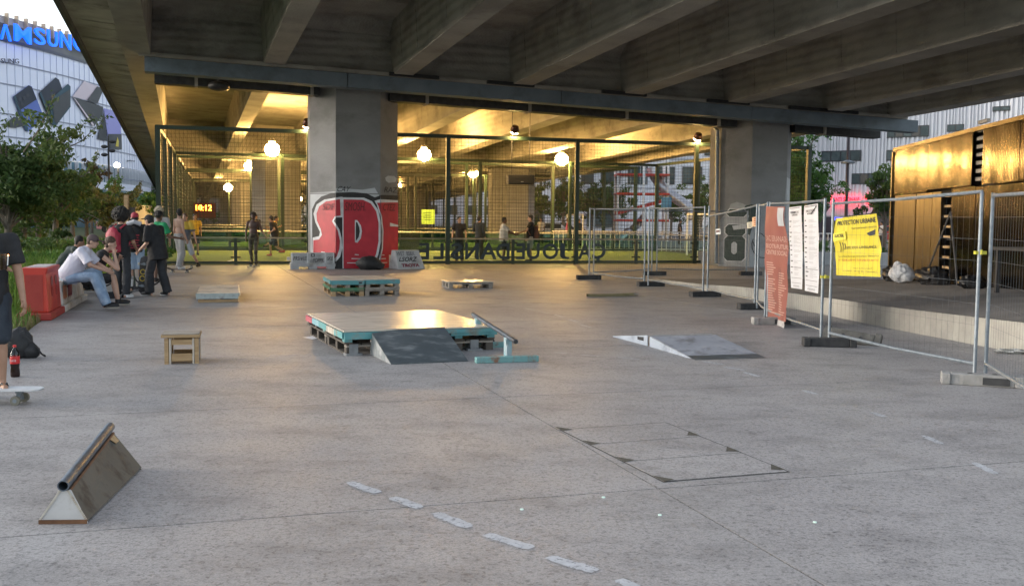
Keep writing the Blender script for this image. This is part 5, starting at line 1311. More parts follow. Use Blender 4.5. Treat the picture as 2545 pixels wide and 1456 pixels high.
cpart(MB().add(V_, [(2 * i, 2 * i + 2, 2 * i + 3, 2 * i + 1) for i in range(len(V_) // 2 - 1)]), 'corrugated_wall', M_CORR)
cpart(MB().hexa([RW(U0, -.2, -.3), RW(U1, -.2, -.3), RW(U1, -.2, -16), RW(U0, -.2, -16), RW(U0, 34, -.3), RW(U1, 34, -.3), RW(U1, 34, -16), RW(U0, 34, -16)]), 'core', mat('grey_wall', (.26, .25, .26)))
wins = [(2043, 2140, 375, 402, 4), (2124, 2164, 326, 343, 2), (2118, 2202, 431, 458, 4), (2206, 2310, 314, 342, 5), (2355, 2397, 310, 328, 2), (2468, 2512, 265, 277, 2), (2204, 2255, 373, 400, 3), (2055, 2063, 328, 343, 1), (1968, 2040, 430, 456, 3), (2300, 2380, 372, 400, 3), (2420, 2500, 330, 350, 3)]
for x0, x1, y0, y1, n in wins:
    xm = (x0 + x1) / 2
    u0, u1 = rwall(x0, y1)[0], rwall(x1, y1)[0]; zt, zb_ = rwall(xm, y0)[1], rwall(xm, y1)[1]
    fr_ = cpart(MB().hexa([RW(u0, zb_, -.2), RW(u1, zb_, -.2), RW(u1, zb_, .2), RW(u0, zb_, .2), RW(u0, zt, -.2), RW(u1, zt, -.2), RW(u1, zt, .2), RW(u0, zt, .2)]), 'window', M_WFR); fr_.location = rn * .08
    for k in range(n):
        a, b = u0 + (u1 - u0) * k / n + .08, u0 + (u1 - u0) * (k + 1) / n - .08
        dark = (x0, k) in ((2118, 1), (2118, 3), (2206, 1), (2206, 3))
        cpart(MB().hexa([RW(a, zb_ + .12, .19), RW(b, zb_ + .12, .19), RW(b, zb_ + .12, .23), RW(a, zb_ + .12, .23), RW(a, zt - .12, .19), RW(b, zt - .12, .19), RW(b, zt - .12, .23), RW(a, zt - .12, .23)]), 'pane', flat('dark_room', (.015, .016, .02), .2) if dark else M_WGL, fr_)
# the ground floor with its red lit sign and pale awning
cpart(MB().hexa([RW(U0, -.1, .1), RW(U1, -.1, .1), RW(U1, -.1, -.25), RW(U0, -.1, -.25), RW(U0, zgr - .05, .1), RW(U1, zgr - .05, .1), RW(U1, zgr - .05, -.25), RW(U0, zgr - .05, -.25)]), 'shop_front', mat('dim_shop_front', (.05, .04, .045), (.12, .10, .11), rough=.3, scale=.5))
M_NEON = emission('red_neon', (1.0, .03, .05), 1.6)
for x0, x1, y0, y1 in ((2068, 2140, 488, 504), (2151, 2166, 487, 504)):
    u0, z0_ = rwall(x0, y1); u1, _ = rwall(x1, y1); z1_ = rwall((x0 + x1) / 2, y0)[1]; z0_ = rwall((x0 + x1) / 2, y1)[1]
    cpart(MB().hexa([RW(u0, z0_, .15), RW(u1, z0_, .15), RW(u1, z0_, .4), RW(u0, z0_, .4), RW(u0, z1_, .15), RW(u1, z1_, .15), RW(u1, z1_, .4), RW(u0, z1_, .4)]), 'lit_sign', M_NEON)
    if x0 < 2100:
        o = text('ANTI SPONAVI', 'sign_lettering', flat('sign_dark_red', (.18, .005, .01)), frame(RW(u0 + .25, z0_ + .12, .42), rd, (0, 0, 1)), cb, (u1 - u0) * .9, (z1_ - z0_) * .65, depth=.03, bold=.02); o.matrix_parent_inverse = cinv
u0, u1 = rwall(2066, 520)[0], rwall(2175, 520)[0]; z0_, z1_ = rwall(2110, 534)[1], rwall(2110, 512)[1]
cpart(MB().hexa([RW(u0, z0_ - .1, 2.2), RW(u1, z0_ - .1, 2.2), RW(u1, z0_ - .25, 2.2), RW(u0, z0_ - .25, 2.2), RW(u0, z1_, .15), RW(u1, z1_, .15), RW(u1, z1_ - .1, .15), RW(u0, z1_ - .1, .15)]), 'awning', mat('pale_awning', (.50, .42, .43), (.6, .52, .52), rough=.8, scale=.5))
for x, c, e in ((2085, (.1, .12, 1.0), .7), (2110, (.1, .35, .9), .5), (2142, (1.0, .45, .1), 3.0), (2225, (1.0, .35, .1), 2.0)):
    u, z = rwall(x, 540); cpart(MB().hexa([RW(u - .5, z - .35, .12), RW(u + .5, z - .35, .12), RW(u + .5, z - .35, .2), RW(u - .5, z - .35, .2), RW(u - .5, z + .35, .12), RW(u + .5, z + .35, .12), RW(u + .5, z + .35, .2), RW(u - .5, z + .35, .2)]), 'lit_shop_window', emission('shop_glow_%d' % x, c, e))

# ------------------------------------------------------------------ second pale building seen through the cage
P0 = AT(1385, 500, 112); P0.z = 0
wb = thing('pale_apartment_block', 'pale apartment block with big dark windows seen through the cage netting', 'building', P0, R(-6))
k_ = 112 / 2563
M_PALEW = mat('pale_render_wall', (.66, .67, .72), (.76, .77, .82), rough=.7, scale=.2)
MB().box((8.5, 8, 12), (28, 14, 24)).build('wall', M_PALEW, wb)
MB().box((-1.5, 4, 4.2), (8, 9, 8.6)).build('projecting_bay', M_PALEW, wb)
for (x, z, w_, h_) in ((6.2, 3.0, 3.0, 4.2), (-2.6, 2.4, 2.4, 3.4)):
    MB().box((x - 1.5 if x > 0 else x, .95 if x > 0 else -.55, z), (w_, .2, h_)).build('shop_window', M_WGL, wb)
for j in range(5):
    for i in range(9):
        x = -3.6 + i * 2.9 + (.6 if j % 2 else 0)
        if j == 0: continue
        f_ = MB().box((x, .95, 3.4 + j * 3.1), (2.1, .22, 1.9)).build('window', M_WFR, wb)
        for q in (-.5, .5): MB().box((x + q, .82, 3.4 + j * 3.1), (.9, .06, 1.65)).build('pane', M_WGL, f_)
for j in range(5): MB().box((8.5, .92, 5.2 + j * 3.1), (28, .18, .2)).build('string_course', M_MULL, wb)
P0 = AT(2300, 420, 175); P0.z = 0
# long backdrop of pale blocks further off, each its own building
for k, (x, Y, w_, h_, lab) in enumerate(((1250, 190, 30, 17, 'far pale block seen low between the second row of piers'), (1560, 165, 22, 26, 'far grey white block behind the slide tower'), (1850, 180, 26, 30, 'far grey white block rising behind the numeral pier'))):
    p = AT(x, 520, Y); p.z = 0
    b = thing('apartment_block', lab, 'building', p, R(-4 * k))
    MB().box((0, 7, h_ / 2), (w_, 14, h_)).build('wall', M_PALEW, b)
    for j in range(int(h_ / 3.2) - 1):
        for i in range(int(w_ / 3.6)):
            MB().box((-w_ / 2 + 2 + i * 3.6, -.03, 3.2 + j * 3.2), (2.0, .2, 1.6)).build('window', M_WGL, b)

# ------------------------------------------------------------------ trees, shrubs, grass
def leaf_mat(name, a, b, c):
    m = mat(name, a, b, rough=.6, scale=1.3, detail=3, c3=c, s3=.6, contrast=1.2, spec=.25)
    bs = m.node_tree.nodes['Principled BSDF']
    nt = m.node_tree; o_ = nt.nodes['Material Output']; tl_ = nt.nodes.new('ShaderNodeBsdfTranslucent'); mx = nt.nodes.new('ShaderNodeMixShader'); mx.inputs[0].default_value = .38
    nt.links.new(bs.inputs['Base Color'].links[0].from_socket, tl_.inputs[0]); nt.links.new(bs.outputs[0], mx.inputs[1]); nt.links.new(tl_.outputs[0], mx.inputs[2]); nt.links.new(mx.outputs[0], o_.inputs[0])
    return m
M_LEAF1 = leaf_mat('dark_green_leaves', (.045, .09, .028), (.10, .155, .05), (.14, .185, .06))
M_LEAF2 = leaf_mat('mid_green_leaves', (.055, .11, .032), (.10, .165, .05), (.14, .18, .06))
M_LEAF3 = leaf_mat('yellow_green_leaves', (.095, .115, .042), (.15, .165, .065), (.165, .15, .075))
M_LEAF4 = leaf_mat('bright_green_leaves', (.05, .13, .03), (.09, .19, .05), (.13, .22, .065))
M_BARK = mat('grey_brown_bark', (.10, .085, .07), (.19, .165, .14), rough=.95, scale=9, stretch=(4, 4, 1), bump=.6)
def leafpatch(b, c, n, rad, size, rnd, droop=0.0):
    for _ in range(n):
        while True:
            p = Vector((rnd.uniform(-1, 1), rnd.uniform(-1, 1), rnd.uniform(-1, 1)))
            if p.length < 1: break
        p = c + Vector((p.x * rad.x, p.y * rad.y, p.z * rad.z))
        n_ = Vector((rnd.gauss(0, 1), rnd.gauss(0, 1), rnd.gauss(.5, .8))).normalized()
        t_ = n_.orthogonal().normalized(); t_ = Matrix.Rotation(rnd.uniform(0, 6.28), 3, n_) @ t_; w_ = n_.cross(t_)
        s = size * rnd.uniform(.6, 1.4)
        tip = t_ * s + Vector((0, 0, -droop * s))
        b.add([p - t_ * s * .6, p + w_ * s * .38, p + tip, p - w_ * s * .38], [(0, 1, 2), (0, 2, 3)])
def tree(name, label, loc, h, crown, nclump, nleaf, size, m, trunk_r=.12, seed=1, group=None, lean=(0, 0), cz=None, sprigs=0, lowgap=.3):
    rnd = random.Random(seed)
    o = thing(name, label, 'tree', loc, 0, group)
    cz = cz or h - crown[2]
    cc = Vector((lean[0], lean[1], cz))
    tr = MB()
    tr.tube([(0, 0, -.1), (lean[0] * .2, lean[1] * .2, h * .25), (lean[0] * .6, lean[1] * .6, cz * .8), (lean[0], lean[1], cz + crown[2] * .5)], [trunk_r * 1.25, trunk_r, trunk_r * .7, trunk_r * .25], 8)
    cl = MB(); cents = []
    for k in range(nclump):
        while True:
            p = Vector((rnd.uniform(-1, 1), rnd.uniform(-1, 1), rnd.uniform(-1, 1)))
            if .25 < p.length < 1: break
        rr = .75 + .8 * noise.noise(p * 2 + Vector((seed, 0, 0)))
        c = cc + Vector((p.x * crown[0] * rr, p.y * crown[1] * rr, p.z * crown[2] * rr))
        cents.append(c)
        q = rnd.uniform(.11, .28)
        leafpatch(cl, c, nleaf, Vector((crown[0] * q, crown[1] * q, crown[2] * q * .7)), size, rnd, .2)
    for c in cents[::3]:
        base = Vector((lean[0] * .5, lean[1] * .5, max(h * .2, c.z * .6)))
        tr.tube([base, base.lerp(c, .5) + Vector((0, 0, .1 * h * .2)), c], [trunk_r * .4, trunk_r * .25, trunk_r * .1], 5)
    for k in range(sprigs):
        a = rnd.uniform(0, 6.28); c = cc + Vector((crown[0] * .8 * math.cos(a), crown[1] * .8 * math.sin(a), crown[2] * rnd.uniform(.3, .9)))
        e = c + Vector((math.cos(a) * crown[0] * .3, math.sin(a) * crown[1] * .3, crown[2] * rnd.uniform(.35, .7)))
        tr.tube([cc.lerp(c, .5), c, e], [trunk_r * .25, trunk_r * .15, trunk_r * .05], 4)
        for q in range(12): leafpatch(cl, c.lerp(e, q / 12), 4, Vector((.12, .12, .12)) * (crown[0] / 2), size * .9, rnd)
    tr.build('trunk', M_BARK, o, smooth=True)
    cl.build('crown', m, o)
    return o
def gp(x, Y, z=0): p = AT(x, 560, Y); return Vector((p.x, p.y, z))
tree('leafy_tree', 'big dark leafy tree at the left edge overhanging the grass', gp(20, 30), 4.4, (2.6, 2.2, 1.75), 110, 105, .10, M_LEAF1, .11, 3, cz=2.75, sprigs=9)
tree('leafy_tree', 'dark leafy tree behind the big one, its pale trunk showing over the grass', gp(138, 40), 3.9, (1.9, 1.9, 1.15), 80, 70, .11, M_LEAF1, .13, 5, cz=2.6, sprigs=5)
tree('leafy_tree', 'low spreading green tree in the middle of the left shrubbery', gp(95, 48), 3.8, (2.7, 2.4, 1.3), 80, 60, .14, M_LEAF2, .12, 8, cz=2.3, sprigs=5)
tree('leafy_tree', 'bright green tree below the street lamp, left of the yellowing tree', gp(215, 62), 3.9, (2.0, 2.0, 1.35), 70, 55, .15, M_LEAF4, .11, 11, cz=2.3, sprigs=4)
tree('leafy_tree', 'yellowing tree in front of the round building', gp(268, 58), 3.6, (1.7, 1.7, 1.2), 64, 55, .13, M_LEAF3, .10, 13, cz=2.2, sprigs=5)
tree('leafy_tree', 'slim blue-green tree right of the yellowing tree', gp(335, 70), 3.5, (1.5, 1.6, 1.2), 56, 50, .13, M_LEAF2, .09, 17, cz=2.1, sprigs=4)
tree('leafy_tree', 'green tree tucked against the cage corner post', gp(378, 66), 3.7, (1.0, 1.4, 1.3), 46, 55, .13, M_LEAF4, .09, 19, cz=2.3)
tree('leafy_tree', 'dull reddish tree close below the glass windows of the round building', gp(228, 95), 6.8, (1.5, 1.5, 1.6), 36, 40, .2, leaf_mat('russet_leaves', (.09, .06, .03), (.14, .10, .05), (.12, .12, .05)), .12, 23, cz=5.2)
tree('leafy_tree', 'dark rounded tree low behind the bright green one', gp(180, 80), 5.2, (2.8, 2.4, 1.9), 60, 60, .18, M_LEAF1, .15, 29, cz=3.2)
for k, (x, Y, h_, lab) in enumerate(((20, 60, 5.4, 'dense hedge tree at the far left behind the big tree'), (300, 85, 4.5, 'dark far tree behind the blonde and red caps'), (60, 52, 3.2, 'dark shrub tree under the big left tree'))):
    tree('leafy_tree', lab, gp(x, Y), h_, (3.4, 2.5, h_ * .42), 60, 70, .17, M_LEAF1 if k != 1 else M_LEAF2, .12, 31 + k, cz=h_ * .52)
# trees on the right
tree('leafy_tree', 'fresh green tree filling the cage corner right of the numeral pier', gp(1985, 52), 5.6, (2.3, 2.2, 2.2), 90, 80, .13, M_LEAF4, .12, 41, cz=3.3)
tree('leafy_tree', 'airy tall tree above the fresh green one, right of the numeral pier', gp(1975, 60), 8.2, (1.9, 1.9, 2.6), 46, 40, .14, M_LEAF4, .1, 43, cz=5.6)
tree('leafy_tree', 'dark green tree between the red sign and the gold pavilion', gp(2200, 58), 5.0, (1.55, 1.5, 1.8), 80, 80, .12, M_LEAF2, .11, 47, cz=3.1)
for k, (x, Y, h_, lab) in enumerate(((1310, 74, 5.0, 'dark tree just right of the second row of piers'), (1400, 80, 5.6, 'loose tree behind the green double post in the cage'), (1470, 84, 5.2, 'dark tree left of the slide tower'), (1525, 92, 5.6, 'dense tree at the foot of the slide tower'), (1668, 96, 5.0, 'dark tree under the long tube slide'), (1742, 97, 5.8, 'tree beside the end of the tube slide'))):
    tree('leafy_tree', lab, gp(x, Y), h_, (2.1, 2.0, h_ * .36), 46, 55, .17, M_LEAF1 if k % 2 == 0 else M_LEAF2, .12, 51 + k, cz=h_ * .6)
# the far end under the viaduct closes on a dark wood
wd_ = MB(); rnd = random.Random(5)
for k in range(220):
    p = W(rnd.uniform(-30, 60), rnd.uniform(150, 165), rnd.uniform(.5, 9)); leafpatch(wd_, p, 30, Vector((2.2, 2, 1.2)), .6, rnd)
o = wd_.build('treeline', M_LEAF1); o['kind'] = 'stuff'
# tall grass and weeds along the edge of the slabs
M_GRASS = leaf_mat('fresh_grass', (.07, .16, .022), (.13, .23, .045), (.18, .24, .07)); M_DRY = leaf_mat('dry_grass', (.16, .13, .06), (.24, .20, .10), (.10, .13, .04))
def blades(b, n, fn, hmin, hmax, rnd, w=.012):
    for _ in range(n):
        p = fn(rnd); h_ = rnd.uniform(hmin, hmax); a = rnd.uniform(0, 6.28); l_ = h_ * rnd.uniform(.1, .6)
        d_ = Vector((math.cos(a), math.sin(a), 0)); s_ = Vector((-d_.y, d_.x, 0)) * w
        m_ = p + d_ * l_ * .4 + Vector((0, 0, h_ * .65)); e = p + d_ * l_ + Vector((0, 0, h_ * (.95 - .3 * l_ / h_)))
        b.add([p - s_, p + s_, m_ + s_ * .7, m_ - s_ * .7, e], [(0, 1, 2, 3), (3, 2, 4)])
rnd = random.Random(9)
b = MB()
def edge(t0, t1, s0, s1):
    def f(r): return U2 * (SE - r.uniform(s0, s1)) + V2 * r.uniform(t0, t1) + Vector((0, 0, -.03))
    return f
blades(b, 12000, edge(20, 44, .3, 7), .35, .95, rnd, .018); blades(b, 3500, edge(18, 30, .15, 3), .3, .8, rnd, .014); blades(b, 2500, edge(42, 70, 0, 12), .2, .5, rnd, .03)
b.build('tall_grass', M_GRASS, kind='stuff')
b = MB(); blades(b, 7000, edge(12, 22, .02, 4), .10, .45, rnd, .008); blades(b, 9000, edge(25, 60, 1, 16), .10, .28, rnd, .02)
b.build('short_grass', M_GRASS, kind='stuff')
b = MB(); blades(b, 4500, edge(12.0, 21, -.02, .9), .05, .26, rnd, .007)
b.build('dry_grass', M_DRY, kind='stuff')
for k, (x, Y, w_, h_, lab) in enumerate(((165, 34, 1.5, .8, 'leafy weed clump behind the red barrier'), (60, 33, 2.0, .9, 'big leafy weed clump at the left edge below the trees'), (300, 38, 1.6, .75, 'leafy weed clump behind the seated group'), (120, 28, 1.1, .6, 'low weed clump just above the red barrier'))):
    b = MB(); rnd2 = random.Random(70 + k)
    for q in range(40): leafpatch(b, Vector((rnd2.uniform(-w_, w_), rnd2.uniform(-.8, .8), rnd2.uniform(.1, h_))), 34, Vector((.3, .3, .16)), .10, rnd2)
    o = b.build('weed_bush', M_LEAF4 if k != 1 else M_LEAF2); tag(o, lab, 'bush', 'weed clumps on the bank'); o.location = gp(x, Y)
for k, (x, Y, w_, lab) in enumerate(((2195, 44, 1.6, 'low green shrubs behind the yellow sign'), (2030, 47, 2.2, 'low green shrubs behind the white notices'))):
    b = MB(); rnd2 = random.Random(80 + k)
    for q in range(36): leafpatch(b, Vector((rnd2.uniform(-w_, w_), rnd2.uniform(-.5, .5), rnd2.uniform(.1, .85))), 34, Vector((.3, .3, .16)), .09, rnd2)
    o = b.build('low_shrub', M_LEAF4); tag(o, lab, 'shrub', 'low shrubs beyond the stage'); o.location = gp(x, Y)

# ------------------------------------------------------------------ posts, street lamps, playground tower
mp_ = G(240, 742); mp_ = Vector((mp_.x - .3, mp_.y + 2.6, 0))
pt = thing('marker_post', 'slim leaning post, dark green below and bare timber above, behind the seated group', 'post', mp_)
MB().cyl((.10, 0, 0), (0, 0, 1.3), .06, .055, 8).build('lower_post', M_GREEN, pt); MB().box((-.03, 0, 1.72), (.09, .09, .86)).build('timber_top', M_PINE, pt); MB().box((.07, .05, 1.62), (.14, .05, .5)).build('side_plate', M_DARKWOOD, pt)
def street_lamp(x, Y, ytop, label, heads, m=M_BLACK):
    p = gp(x, Y); zt = AT(x, ytop, Y).z
    o = thing('street_lamp', label, 'street lamp', p)
    MB().cyl((0, 0, 0), (0, 0, zt), .11, .07, 10).build('mast', m, o, smooth=True)
    for z, dx in heads:
        zz = AT(x, z, Y).z
        MB().ell((dx, 0, zz), (.30, .22, .16), seg=10, rings=6).box((dx / 2, 0, zz), (abs(dx) + .02, .05, .05)).build('lamp_head', m, o, smooth=True)
    return o
street_lamp(273, 88, 338, 'black street lamp mast with stacked small lamp heads before the round building', ((352, .35), (365, -.35), (375, .3), (385, -.35)))
o = street_lamp(296, 100, 408, 'small street lamp with a lit head, right of the black lamp mast', ())
MB().ell((0, -.3, AT(296, 411, 100).z), (.30, .25, .25), seg=10, rings=6).build('lamp_glass', emission('street_lamp_glow', (1, .85, .6), 14), o)
street_lamp(2102, 56, 325, 'plum coloured street lamp mast in front of the corrugated building', ((331, -.3),), flat('plum_mast', (.03, .022, .035), .4))
o = bpy.data.objects[[k for k in bpy.data.objects.keys() if k.startswith('street_lamp')][-1]]
zz = AT(2102, 402, 56).z; MB().lathe([(.03, zz + .1), (.38, zz - .02), (.36, zz - .1), (.03, zz - .08)], seg=14).build('disc_lamp', M_STEEL, o, smooth=True)
# playground slide tower
M_REDP = mat('red_steel', (.42, .03, .02), (.5, .05, .03), rough=.45, scale=2); M_TUBE = mat('brushed_tube', (.34, .35, .38), (.5, .51, .54), rough=.3, metal=.7, scale=1)
Yt = 84
tw0 = gp(1592, Yt)
twr = thing('slide_tower', 'playground slide tower with red platforms, pale posts and a long steel tube slide', 'playground tower', tw0)
kx = Yt / 2563
for x, y in ((-2.0, -1.2), (2.0, -1.2), (-2.0, 1.2), (2.0, 1.2), (0, -1.6)): MB().cyl((x, y, 0), (x, y, 8.5), .10, seg=8).build('post', M_WHITE, twr)
for j, yy in enumerate((436, 483, 516, 548)):
    z = AT(1592, yy, Yt).z
    if j == 2: MB().hexa([(-2, -1.3, z - .6), (2, -1.3, z + .5), (2, 1.3, z + .5), (-2, 1.3, z - .6), (-2, -1.3, z - .35), (2, -1.3, z + .75), (2, 1.3, z + .75), (-2, 1.3, z - .35)]).build('ramp', M_REDP, twr)
    else: MB().box((0, 0, z), (4.2, 2.8, .17)).build('platform', M_REDP, twr)
nb = MB()
for x in [-2 + .25 * i for i in range(17)]: nb.cyl((x, -1.3, .2), (x, -1.3, 8.4), .012, seg=3, caps=False)
nb.build('cable_net', M_WHITE, twr, kind='stuff')
def tl(x, y, dy=0): p = AT(x, y, Yt) - tw0; p.y += dy; return p
MB().tube([tl(1618, 415), tl(1628, 440), tl(1640, 460, -.4), tl(1662, 484, -.9), tl(1690, 505, -1.3), tl(1706, 520, -1.6), tl(1712, 545, -1.8)], .42, 14).build('tube_slide', M_TUBE, twr, smooth=True)
MB().tube([tl(1560, 575, -1), tl(1545, 585, -1.4), tl(1530, 600, -1.8)], .35, 10).build('small_chute', M_TUBE, twr, smooth=True)
MB().tube([tl(1600, 540), tl(1585, 556, -.5), tl(1568, 570, -1)], .3, 10).build('lower_tube', M_TUBE, twr, smooth=True)
sgn_ = thing('blue_sign', 'small blue sign on a pole in front of the playground', 'sign', gp(1655, 62))
MB().cyl((0, 0, 0), (0, 0, 3.1), .04, seg=8).build('pole', M_STEEL, sgn_); MB().box((0, -.05, 2.75), (.62, .03, .62)).build('plate', flat('sign_blue', (.06, .22, .50)), sgn_)
# a white picket railing behind the playground fence
rl = thing('railing', 'long low white railing in front of the playground', 'railing', gp(1780, 57), R(4))
for i in range(70): MB().cyl((-9 + i * .26, 0, 0), (-9 + i * .26, 0, 1.05), .018, seg=5).build('bar', M_WHITE, rl)
for z in (.1, 1.05): MB().box((0, 0, z), (18.2, .04, .05)).build('rail', M_WHITE, rl)
rl2 = thing('railing', 'long low grey railing behind the yellow sign and the shrubs', 'railing', gp(2150, 60), R(-4))
for i in range(44): MB().cyl((-5.5 + i * .26, 0, 0), (-5.5 + i * .26, 0, 1.05), .018, seg=5).build('bar', M_STEEL, rl2)
for z in (.1, 1.05): MB().box((0, 0, z), (11.5, .04, .05)).build('rail', M_STEEL, rl2)
# low white wall behind the stage
tag(MB().box((0, 0, .25), (12, .5, .5)).build('bench_wall', mat('pale_wall', (.42, .43, .45), (.5, .51, .53), rough=.8)), 'low pale wall behind the stage, seen under the notices and the yellow sign', 'wall').location = gp(2110, 41)

# ------------------------------------------------------------------ parked vehicles, far off
M_TYRE = flat('tyre', (.015, .015, .016), .8); M_CARG = flat('car_glass', (.03, .04, .05), .1); M_HL = flat('headlamp', (.6, .6, .58), .2)
def car(x, Y, rz, label, colr, van=False, z=0):
    o = thing('parked_van' if van else 'parked_car', label, 'van' if van else 'car', gp(x, Y, z), rz, 'vehicles parked beyond the park')
    m = mat('car_paint_%d' % x, colr, tuple(min(1, c * 1.1) for c in colr), rough=.25, coat=.5)
    if van: prof = [(-2.5, .35), (2.5, .35), (2.5, 1.0), (2.2, 1.25), (1.55, 2.05), (1.1, 2.2), (-2.4, 2.2), (-2.5, 1.9)]
    else: prof = [(-2.05, .3), (2.05, .3), (2.1, .7), (1.9, .88), (1.0, .98), (.45, 1.42), (-1.1, 1.45), (-1.75, 1.0), (-2.1, .95)]
    b = MB(); b.prism(prof, frame(Vector((0, .85, 0)), (1, 0, 0), (0, 0, 1)), 1.7); b.build('body', m, o, bevel=.06)
    wz = (1.3, 1.9, .2, 1.6) if van else (1.0, 1.36, -1.2, .55)
    for s in (-1, 1): MB().box(((wz[2] + wz[3]) / 2, s * .86, (wz[0] + wz[1]) / 2), (wz[3] - wz[2], .02, wz[1] - wz[0])).build('side_window', M_CARG, o)
    if van: MB().hexa([(2.18, -.7, 1.3), (2.18, .7, 1.3), (2.14, .7, 1.28), (2.14, -.7, 1.28), (1.62, -.7, 2.0), (1.62, .7, 2.0), (1.58, .7, 1.98), (1.58, -.7, 1.98)]).build('windscreen', M_CARG, o)
    else: MB().hexa([(.99, -.7, 1.0), (.99, .7, 1.0), (.95, .7, 1.0), (.95, -.7, 1.0), (.52, -.66, 1.4), (.52, .66, 1.4), (.48, .66, 1.4), (.48, -.66, 1.4)]).build('windscreen', M_CARG, o)
    for xx in (-1.3, 1.35):
        for s in (-1, 1): MB().cyl((xx, s * .70, .32), (xx, s * .88, .32), .32, seg=14).build('wheel', M_TYRE, o)
    for s in (-.6, .6): MB().box((2.08 if not van else 2.5, s, .72), (.06, .3, .14)).build('headlight', M_HL, o)
    return o
car(357, 66, R(80), 'white van parked behind the green shirted skater', (.55, .56, .60), True, .1)
car(305, 92, R(10), 'pinkish red car half hidden behind the afro and the red cap', (.45, .22, .25), False, .1)
car(1320, 84, R(0), 'pale silver car beyond the cage, left of the green double post', (.45, .46, .5)); car(1395, 88, R(5), 'dark car beyond the cage behind the green double post', (.05, .05, .06)); car(1375, 79, R(0), 'white car beyond the cage right of the handshake', (.6, .6, .62))
car(2195, 84, R(10), 'small red car behind the yellow sign by the pavilion corner', (.45, .03, .03)); car(1800, 90, R(0), 'grey car beyond the playground railing', (.25, .26, .28))

# ------------------------------------------------------------------ people
def remesh(mb, vox, smooth=2):
    me = mb.mesh('tmp'); o = bpy.data.objects.new('tmp', me)
    r_ = o.modifiers.new('r', 'REMESH'); r_.mode = 'VOXEL'; r_.voxel_size = vox; r_.use_smooth_shade = True
    s_ = o.modifiers.new('s', 'SMOOTH'); s_.factor = .5; s_.iterations = smooth
    out = bench(o); bpy.data.meshes.remove(me)
    return out
def place_mesh(me, name, m, parent, wrinkle=0, freq=9):
    me.name = name
    if wrinkle:
        vn = [v.normal.copy() for v in me.vertices]; out = []
        for v, n_ in zip(me.vertices, vn):
            c = v.co; k = noise.noise(Vector((c.x * freq, c.y * freq, c.z * freq * .55))) + .5 * noise.noise(c * freq * 2.3)
            c = c + n_ * (k * wrinkle); out += [c.x, c.y, c.z]
        me.vertices.foreach_set('co', out)
    me.materials.clear(); me.materials.append(m)
    me.polygons.foreach_set('use_smooth', [True] * len(me.polygons))
    o = bpy.data.objects.new(name, me); col.objects.link(o); o.parent = parent
    return o
def limb(b, p, q, r0, r1, seg=12):
    b.cyl(p, q, r0, r1, seg); b.ell(p, r0 * .995, seg=seg, rings=8); b.ell(q, r1 * .995, seg=seg, rings=8)
def basis(up, side):
    z = up.normalized(); x = (side - z * side.dot(z)).normalized(); y = z.cross(x)
    return Matrix((x, y, z)).transposed()
SKIN = {'light': mat('light_skin', (.42, .25, .18), (.50, .31, .23), rough=.55, scale=8), 'tan': mat('tan_skin', (.30, .165, .10), (.37, .21, .14), rough=.55, scale=8),
        'brown': mat('brown_skin', (.13, .065, .04), (.17, .09, .06), rough=.5, scale=8), 'dark': mat('dark_skin', (.055, .028, .02), (.085, .045, .032), rough=.45, scale=8)}
HAIRB = mat('black_hair', (.008, .007, .006), (.02, .017, .015), rough=.6, scale=40, bump=.8)
HAIRN = mat('brown_hair', (.05, .028, .015), (.09, .05, .03), rough=.6, scale=40, bump=.8)
HAIRL = mat('blonde_hair', (.42, .36, .26), (.55, .48, .36), rough=.6, scale=40, bump=.8)
EYE_ = flat('eye_dark', (.012, .01, .01), .3); LIP = flat('lip', (.22, .08, .07), .5)
def cl(name, c, c2=None, **k): return mat(name, c, c2 or tuple(min(1, x * 1.3) for x in c), rough=k.pop('rough', .85), scale=k.pop('scale', 7), bump=k.pop('bump', .25), **k)
V = Vector
BASE = dict(pelvis=V((0, 0, .94)), chest=V((0, 0, 1.27)), neck=V((0, -.01, 1.47)), head=V((0, .02, 1.63)),
            shL=V((-.185, -.01, 1.42)), elL=V((-.235, -.02, 1.13)), wrL=V((-.25, .07, .88)), shR=V((.185, -.01, 1.42)), elR=V((.235, -.02, 1.13)), wrR=V((.25, .07, .88)),
            hipL=V((-.095, 0, .90)), knL=V((-.10, .02, .49)), anL=V((-.105, -.02, .085)), hipR=V((.095, 0, .90)), knR=V((.10, .02, .49)), anR=V((.105, -.02, .085)))
